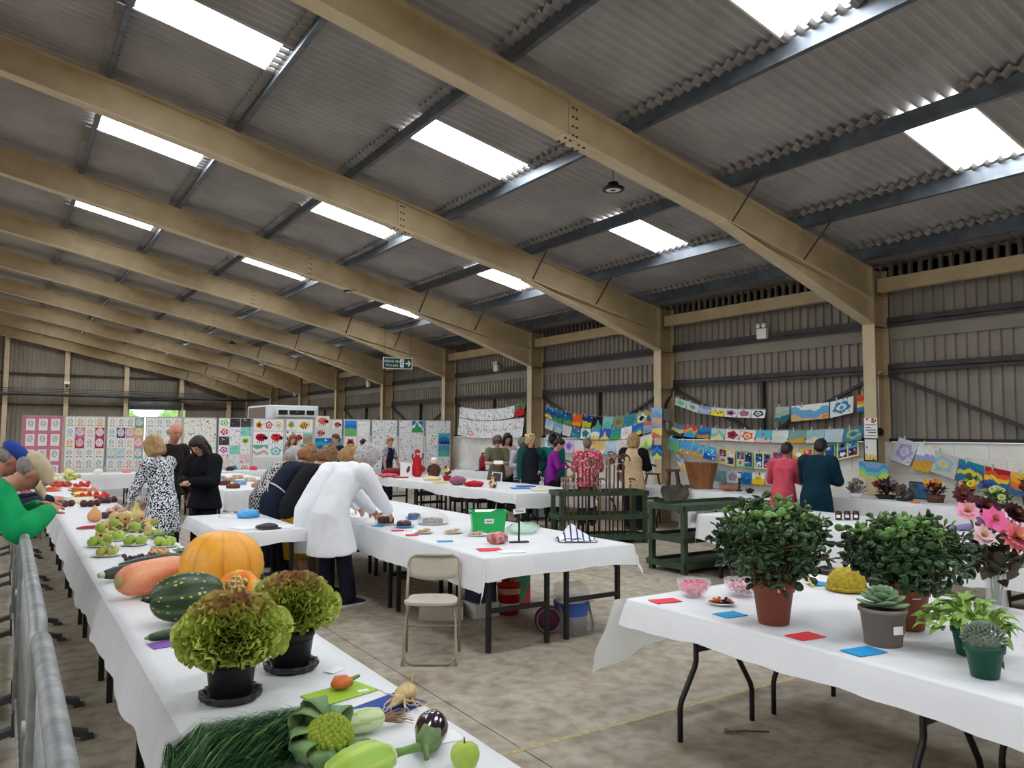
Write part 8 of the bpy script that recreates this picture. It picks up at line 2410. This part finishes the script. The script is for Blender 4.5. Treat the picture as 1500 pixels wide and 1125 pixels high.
MB().lathe([(0.002, 0.02), (0.18, 0.02), (0.18, 0.03)], 20).build('base', M_WOOD, r)
r = thing('trug', 'low pale wooden box beside the miniature chair', 'box', (10.4, 11.6, DZ_)); 
for (a, b2, c, d2) in ((-0.13, 0.13, -0.17, -0.15), (-0.13, 0.13, 0.15, 0.17), (-0.13, -0.11, -0.17, 0.17), (0.11, 0.13, -0.17, 0.17)):
    MB().box(a, b2, c, d2, 0.06, 0.2).build('side', M_WOOD, r)
MB().box(-0.13, 0.13, -0.17, 0.17, 0.04, 0.06).build('base', M_WOOD, r)
for s in (-1, 1):
    MB().box(-0.11, 0.11, s * 0.13 - 0.015, s * 0.13 + 0.015, 0, 0.04).build('foot', M_WOODD, r)
blob('bread_loaf', 'oval crusty brown loaf on the wall table', 'loaf', 0, (0.1, 0.17, 0.05), (10.4, 9.1, DZ_), mat('crust', (176, 120, 82), 0.75, (140, 84, 54), 20.0), 0.1, 0.03)
r = thing('table_lamp', 'turned dark candlestick lamp with white top on the wall table', 'lamp', (10.55, 8.98, DZ_))
MB().lathe([(0.05, 0), (0.05, 0.012), (0.014, 0.03), (0.024, 0.06), (0.012, 0.09), (0.026, 0.13), (0.012, 0.16), (0.02, 0.2), (0.01, 0.22)], 14).build('stem', M_DARK, r)
MB().lathe([(0.03, 0.22), (0.034, 0.29), (0.03, 0.3), (0.002, 0.3)], 14).build('shade', M_PLATE, r)
MB().ball((0, 0, 0.31), 0.014, 8, 6).build('finial', M_DARK, r)
for k, (x, y) in enumerate(((10.3, 8.55), (10.35, 7.85))):
    blob('ornament', 'small dark carved ornament on the wall table, %s the coral visitor' % ('further from', 'nearer to')[k], 'ornament', 0, (0.07, 0.06, 0.04), (x, y, DZ_), M_DARK, 0, 0.2, 5)
def coat():
    vs = []; fs = []; n = 16; m_ = 14
    for i in range(n + 1):
        for j in range(m_ + 1):
            u, v = i / n, j / m_
            x = 10.08 - 0.46 * u; y = 9.45 + 0.55 * v + 0.06 * math.sin(u * 7 + v * 4)
            z = DZ_ + 0.012 + 0.05 * abs(math.sin(v * 6 + u * 3)) * (1 - abs(v - .5)) + 0.03 * math.sin(u * 9)**2
            if x < 9.89:
                z = DZ_ + 0.03 - (9.89 - x) * 0.9 - 0.02 * math.sin(v * 11); x = 9.85 - (9.89 - x) * 0.35 - 0.03 * math.sin(v * 9)
            vs.append((x, y, z))
    for i in range(n):
        for j in range(m_):
            a = i * (m_ + 1) + j; fs.append((a, a + 1, a + m_ + 2, a + m_ + 1))
    mb = MB(); mb.add(vs, fs, 0, True); o = simple('coat', 'olive brown waxed coat thrown over the wall table edge', 'coat', mb, mat('waxed_olive', (70, 66, 54), 0.6, (54, 50, 42), 9.0), (0, 0.05, 0.0)); s = o.modifiers.new('s', 'SOLIDIFY'); s.thickness = 0.012; s.offset = 1
coat()
r = thing('fire_extinguisher', 'dark red bottle-shaped fire extinguisher on the far wall table', 'extinguisher', (10.35, 17.2, DZ_))
MB().lathe([(0.09, 0), (0.09, 0.3), (0.06, 0.37), (0.03, 0.4), (0.03, 0.44)], 16).build('cylinder', mat('extinguisher_red', (150, 24, 44), 0.35), r)
MB().lathe([(0.2, 0), (0.2, 0.012), (0.002, 0.014)], 20).build('base', M_DARK, r)
MB().box(-0.02, 0.06, -0.015, 0.015, 0.43, 0.46).build('handle', M_DARK, r)
blob('plastic_bag', 'large clear plastic bag on the far wall table', 'bag', 0, (0.2, 0.3, 0.14), (10.3, 17.85, DZ_), MATS['clear_film'], 0, 0.15)
doll('small dressed doll standing on the far wall table', (10.3, 15.9, DZ_), 0.36, mat('doll_teal', (90, 150, 130), 0.9, (60, 50, 50), 8.0, lo=0.52, hi=0.55), M_FACE, mat('doll_hair', (90, 60, 40), 0.9), -0.7)
r = thing('beer_keg', 'steel beer keg on the floor behind the empty green rack', 'keg', (9.3, 8.9, 0))
MB().lathe([(0.17, 0), (0.18, 0.02), (0.2, 0.1), (0.2, 0.2), (0.21, 0.21), (0.21, 0.24), (0.2, 0.25), (0.2, 0.36), (0.18, 0.46), (0.17, 0.5), (0.12, 0.5), (0.11, 0.44), (0.002, 0.44)], 24).build('barrel', mat('keg_steel', (170, 172, 174), 0.35, metal=0.7), r)
MB().lathe([(0.205, 0.05), (0.207, 0.1), (0.205, 0.15)], 24, cap=False).build('band', mat('keg_band', (140, 110, 90), 0.6), r)

# flower arrangements
FZ = 0.83
BASK = mat('wicker', (112, 76, 50), 0.8, (80, 52, 36), 40.0, bump=0.5, bscale=80); M_TRAY = mat('black_tray', (36, 36, 38), 0.5)
LDK = leaf_me(0.09, 0.02, 'leaf', mat('maroon_foliage', (86, 44, 42), 0.7, (60, 40, 36), 20.0)); LGN = leaf_me(0.1, 0.022, 'leaf', mat('fern_green', (84, 122, 60), 0.6, (60, 96, 48), 20.0)); LGY = leaf_me(0.08, 0.02, 'leaf', mat('grey_foliage', (126, 116, 104), 0.7))
AR = [('pale grey and white dried arrangement beside the teal coat', 10.15, 6.55, M_PLATE, 0.1, 0.06, [(226, 222, 214), (160, 150, 140)], LGY), ('maroon twiggy arrangement in a black tray under the lime watercolour', 10.35, 6.22, M_TRAY, 0.14, 0.05, [(120, 50, 50), (90, 40, 44)], LDK),
      ('grey rosette arrangement in a flat black tray', 10.22, 5.88, M_TRAY, 0.12, 0.035, [(130, 120, 110), (96, 84, 80)], LGY), ('yellow and white flower basket with orange base', 10.33, 5.52, BASK, 0.12, 0.1, [(240, 200, 60), (244, 240, 226), (226, 140, 60)], LDK),
      ('bright mixed basket of purple, orange and lemon blooms', 10.35, 5.1, BASK, 0.13, 0.12, [(150, 60, 150), (240, 140, 40), (240, 220, 80), (240, 180, 160), (244, 180, 50)], LGN), ('green leafy cress planter in a black tray', 10.28, 4.74, M_TRAY, 0.13, 0.04, [(150, 180, 90), (200, 214, 140)], LGN),
      ('tall dark maroon foliage pot near the picture edge', 10.38, 4.4, M_TRAY, 0.09, 0.16, [(110, 40, 60), (140, 60, 70)], LDK)]
for i, (lb, x, y, pm, R, h, cols, lf) in enumerate(AR):
    r = potflower(lb, x, y, FZ, pm, R, h, cols, 40 + i, lf, 12, 'flower arrangement', 'flower_arrangement')
    rnd = random.Random(i)
    for k in range(34):
        a = rnd.uniform(0, 6.28); q = R * rnd.uniform(0, 1.1)
        o = link('leaf', lf, None, r, (q * math.cos(a), q * math.sin(a), h + rnd.uniform(0.0, 0.2 if i in (1, 4, 6) else 0.1))); o.rotation_euler = (rnd.uniform(0.2, 1.5), rnd.uniform(-.5, .5), a - PI / 2)
o = simple('carrot_trug', 'shallow orange dish before the yellow flower basket', 'dish', MB().lathe([(0.002, 0), (0.05, 0), (0.07, 0.02), (0.06, 0.018), (0.002, 0.006)], 18), mat('orange_dish', (236, 120, 50), 0.5), (10.02, 5.62, FZ))
r = thing('picture_frame', 'small blue framed seascape leaning behind the flower baskets', 'picture', (10.66, 5.88, FZ), PI / 2)
MB().box(-0.17, 0.17, -0.01, 0.01, 0, 0.24).build('frame', M_DARK, r); MB().box(-0.155, 0.155, 0.01, 0.013, 0.015, 0.225).build('print', mat('sea_print', (60, 110, 150), 0.6, (40, 80, 120), 8.0), r)
for k, (y, cs, n_) in enumerate(((6.42, [(220, 200, 120), (60, 130, 180)], 'blue'), (6.2, [(190, 190, 180), (120, 120, 110), (220, 220, 214)], 'grey'))):
    paper('painting', 'small %s painting propped behind the dried arrangement' % n_, 'painting', p_bands(rn, cs, 0.2), (10.7, y + 0.11, FZ + 0.2), (0, -0.2, 0), (-0.04, 0, -0.2), nrm=(-1, 0, 0))
# jars on the jam table
for k in range(3):
    r = thing('jam_jar', 'dark jam jar with white label, %s of the row' % ('left', 'middle', 'right')[k], 'jar', (7.95 + 0.09 * k, 5.35 - 0.05 * k, 0.75), 0, 'jam jars')
    MB().lathe([(0.002, 0), (0.034, 0), (0.036, 0.01), (0.036, 0.075), (0.03, 0.088)], 16).build('glass', mat('jam', (58, 22, 26), 0.15, spec=0.6), r)
    MB().lathe([(0.033, 0.086), (0.033, 0.1), (0.002, 0.101)], 16).build('lid', mat('jam_lid', (50, 40, 40), 0.4), r)
    o = MB().box(-0.02, 0.02, -0.001, 0.001, 0.025, 0.06).build('label', M_LAB, r, (-0.0315, -0.0202, 0), -1.0)
simple('box', 'small orange wooden box at the back of the jam table', 'box', MB().box(-0.12, 0.12, -0.08, 0.08, 0, 0.07), M_WOOD, (8.35, 4.65, 0.75), 0.2)
simple('lavender_bundle', 'bundle of lavender behind the second jade plant', 'lavender', MB().tube([(-0.13, 0, 0.03), (0, 0, 0.035), (0.14, 0, 0.04)], [0.02, 0.03, 0.035], 9), mat('lavender', (150, 136, 196), 0.85, (126, 112, 170), 40.0), (8.1, 4.1, 0.75), -0.4)
# distant cakes and goods
rnd = random.Random(8)
for k in range(12):
    c = [(120, 70, 50), (200, 150, 110), (226, 210, 190), (90, 50, 40), (150, 180, 216), (214, 190, 160)][k % 6]
    x, y = 3.3 + 0.35 * (k % 3) + rnd.uniform(-.05, .05), 13.7 + 0.9 * (k // 3)
    simple('bake', '%s bake on the distant cake table, %s row, %s' % (('brown', 'golden', 'pale', 'dark', 'blue iced', 'cream')[k % 6], NST[k // 3], ('left', 'middle', 'right')[k % 3]), 'cake', MB().lathe([(0.002, 0), (0.11, 0), (0.12, 0.05), (0.09, 0.075), (0.002, 0.08)], 18), mat('far_bake_%d' % (k % 6), c, 0.8, tuple(int(q * .8) for q in c), 20.0), (x, y, 0.75))
for k in range(9):
    c = [(236, 222, 120), (240, 236, 220), (230, 150, 150), (40, 40, 44), (226, 200, 80), (90, 150, 190), (60, 30, 34), (220, 60, 90), (190, 120, 60)][k]
    simple('exhibit', '%s exhibit before the picture boards' % ('pale yellow', 'cream', 'pink', 'black', 'golden', 'blue', 'dark brown', 'crimson', 'tan')[k], 'exhibit', MB().lathe([(0.002, 0), (0.09, 0), (0.1, 0.06), (0.05, 0.1), (0.002, 0.1)], 10, rib=lambda a, t: 1 + 0.1 * math.sin(3 * a)), mat('exhibit_%d' % k, c, 0.7), (1.2 + 0.58 * k, 19.98, 0.75))

# ------------------------------------------------------------------ fittings
def text_mesh(s, size):
    cu = bpy.data.curves.new('t', 'FONT'); cu.body = s; cu.size = size; cu.align_x = 'CENTER'; cu.extrude = 0.001
    o = bpy.data.objects.new('t', cu); COL.objects.link(o)
    me = bpy.data.meshes.new_from_object(o.evaluated_get(bpy.context.evaluated_depsgraph_get()))
    bpy.data.objects.remove(o, do_unlink=True)
    return me
r = thing('exit_sign', 'green hanging fire exit sign with running figure and arrow', 'sign', (7.5, 16.3, 3.19), -0.25)
M_SG = mat('sign_green', (18, 70, 48), 0.5); M_SW = mat('sign_white', (236, 240, 236), 0.5)
MB().box(-0.34, 0.34, 0, 0.02, 0, 0.26).build('border', M_SW, r); MB().box(-0.325, 0.325, -0.003, 0.0, 0.015, 0.245).build('panel', M_SG, r)
for s_, z in (('Allanfa dân', 0.15), ('Fire exit', 0.055)):
    me = text_mesh(s_, 0.082); o = link('lettering', me, M_SW, r, (-0.13, -0.006, z)); o.rotation_euler = (PI / 2, 0, 0)
MB().box(0.055, 0.145, -0.006, -0.003, 0.035, 0.225).build('doorway', M_SW, r)
mb = MB(); mb.ball((0.105, -0.008, 0.195), (0.012, 0.002, 0.014), 8, 6)
for a, b2 in (((0.1, 0.175), (0.095, 0.12)), ((0.095, 0.12), (0.125, 0.09)), ((0.125, 0.09), (0.12, 0.05)), ((0.095, 0.12), (0.075, 0.085)), ((0.1, 0.17), (0.128, 0.14)), ((0.1, 0.17), (0.07, 0.15))):
    mb.bar((a[0], -0.008, a[1]), (b2[0], -0.008, b2[1]), 0.012, 0.004, up=(0, 1, 0))
mb.build('running_figure', M_SG, r)
mb = MB(); mb.box(0.18, 0.28, -0.006, -0.003, 0.118, 0.142)
mb.bar((0.245, -0.0045, 0.19), (0.29, -0.0045, 0.13), 0.026, 0.003, up=(0, 1, 0)); mb.bar((0.245, -0.0045, 0.07), (0.29, -0.0045, 0.13), 0.026, 0.003, up=(0, 1, 0)); mb.build('arrow', M_SW, r)
for s in (-0.3, 0.3):
    MB().tube([(s, 0.01, 0.26), (s, 0.01, rtop(7.5) + 0.2 - 3.19)], 0.003, 5).build('hanging_wire', M_RAIL, r)
def highbay(label, x, y, z):
    r = thing('high_bay_lamp', label, 'lamp', (x, y, z), 0, 'high bay lamps')
    MB().lathe([(0.002, 0.0), (0.1, 0.0), (0.105, 0.01), (0.002, 0.012)], 24).build('lens', M_PLATE, r)
    MB().lathe([(0.03, -0.004), (0.035, 0.004)], 12).build('sensor', M_DARK, r)
    mb = MB(); mb.lathe([(0.105, -0.006), (0.14, 0.0), (0.145, 0.025), (0.1, 0.05), (0.07, 0.06), (0.065, 0.1), (0.02, 0.11)], 30, rib=lambda a, t: 1 + 0.03 * math.cos(15 * a), cap=False); mb.build('housing', M_DARK, r)
    MB().tube([(0, 0, 0.1), (0, 0, rtop(x) + 0.12 - z)], 0.005, 6).build('chain', M_RAIL, r)
highbay('unlit round black high bay lamp nearest the camera', 6.46, 7.5, 4.87); highbay('unlit round black high bay lamp over the craft table', 6.1, 15.75, 4.75); highbay('unlit round black high bay lamp far down the hall', 6.5, 28.0, 4.8)
def spot(label, y, z=3.42):
    r = thing('emergency_light', label, 'emergency light', (11.07, y, z), 0, 'emergency lights')
    MB().box(-0.04, 0.03, -0.1, 0.1, -0.02, 0.16).build('box', M_PLATE, r)
    for s in (-1, 1):
        MB().lathe([(0.02, 0.03), (0.045, -0.03), (0.045, -0.04), (0.002, -0.035)], 14, ctr=(-0.02, s * 0.06, 0.21), mat4=Matrix.Rotation(PI / 2, 4, 'Y')).build('lamp_head', M_PLATE, r)
    MB().box(-0.015, 0.015, -0.03, 0.03, 0.15, 0.2).build('bracket', M_DARK, r)
for k, y in enumerate((8.86, 17.7, 26.6, 35.3)):
    spot('white twin-headed emergency light on the right wall rail, %s from the camera' % ordn[k], y)
r = thing('camera_box', 'white security camera box on the far end wall post', 'security camera', (2.32, 42.78, 3.98)); MB().box(-0.12, 0.12, -0.12, 0.08, 0, 0.12).build('box', M_PLATE, r); MB().tube([(0, -0.06, 0.0), (0, -0.1, -0.16)], 0.05, 10).build('lens', M_DARK, r)
M_GB = mat('grey_box', (150, 152, 150), 0.5)
r = thing('junction_box', 'grey electrical box and socket on the second column with black cables', 'electrical box', (10.95, FY0 + BAY + HW - 0.045, 1.9))
MB().box(-0.07, 0.07, -0.06, 0.035, 0.08, 0.32).build('box', M_GB, r); MB().lathe([(0.04, 0.06), (0.05, -0.1), (0.04, -0.12)], 12, ctr=(0, -0.04, 0.0)).build('socket', M_GB, r)
for k in range(2):
    MB().tube([(-0.03 + 0.04 * k, 0, 0.32), (-0.02 + 0.04 * k, -0.01, 0.42), (0.06 + 0.03 * k, -0.01, 0.52), (0.16, -0.01, 0.6), (0.17, -0.01, 0.75)], 0.012, 6).build('cable', M_DARK, r)
r = thing('alarm_bell', 'dark round bell with white conduit on the nearest column', 'bell', (10.98, FY0 + HW - 0.01, 1.77))
MB().lathe([(0.002, 0.05), (0.05, 0.04), (0.065, 0.0), (0.06, -0.005)], 18, mat4=Matrix.Rotation(PI / 2, 4, 'X')).build('gong', M_DARK, r)
MB().tube([(0, 0.0, 0.05), (0, 0, 0.84), (0.03, 0, 0.9), (0.16, 0, 0.91)], 0.009, 6).build('conduit', M_PLATE, r)
# white refrigerated van body behind the boards
r = thing('van', 'white refrigerated van box with dark roof unit behind the boards', 'van', (6.67, 24.0, 0))
M_VAN = mat('van_white', (214, 218, 220), 0.35)
add_bevel(MB().box(0, 1.65, 0, 2.3, 0.5, 2.56).build('box_body', M_VAN, r), 0.05, 3)
MB().box(-0.01, 0.0, 0.15, 2.1, 1.9, 2.5).build('side_window', mat('van_window', (120, 124, 122), 0.2, (150, 110, 110), 2.0), r)
add_bevel(MB().box(0.25, 1.5, -0.22, 0.0, 2.18, 2.44).build('fridge_unit', M_VAN, r), 0.03, 3)
for a, b2 in ((0.3, 0.58), (0.64, 1.12), (1.18, 1.42)):
    MB().box(a, b2, -0.235, -0.22, 2.26, 2.40).build('grille', M_DARK, r)
MB().ball((0.88, -0.237, 2.34), (0.05, 0.004, 0.02), 12, 6).build('badge', mat('badge_blue', (90, 110, 150), 0.4), r)
for xx in (0.1, 1.35):
    for yy in (0.45, 1.9):
        MB().lathe([(0.1, -0.1), (0.3, -0.1), (0.32, 0), (0.3, 0.1), (0.1, 0.1)], 20, ctr=(xx + 0.1, yy, 0.32), mat4=Matrix.Rotation(PI / 2, 4, 'Y')).build('wheel', M_DARK, r)
MB().box(0.1, 1.55, 0.1, 2.2, 0.4, 0.52).build('chassis', M_DARK, r)
for k in range(5):
    mb = MB(); mb.ball((0, 0, 1.6), (1.6, 1.2, 1.7), 28, 18, fn=lambda d: 1 + 0.12 * mnoise.noise(d * 5 + Vector((k, 0, 0))) + 0.1 * mnoise.noise(d * 13)); simple('hedge_bush', 'sunlit green bush outside the raised shutter, %s from the left' % ordn[k], 'bush', mb, mat('hedge_leaf', (150, 180, 110), 0.8, (96, 140, 70), 5.0, bump=0.6, bscale=12), (1.5 + 3.6 * k, 50.0, -0.05))
r = thing('twig', 'dry twig lying on the concrete below the plant table', 'twig', (3.6, 3.05, 0.004), -0.5)
MB().tube([(-0.12, 0, 0.004), (0, 0.01, 0.006), (0.14, -0.01, 0.004)], 0.004, 5).build('stem', MATS['twig_brown'], r)
for k in range(3):
    o = link('leaf', LGY, None, r, (-0.1 + 0.03 * k, 0.01, 0.004)); o.rotation_euler = (0.1, 0, k * 1.1); o.scale = (0.5, 0.5, 0.5)
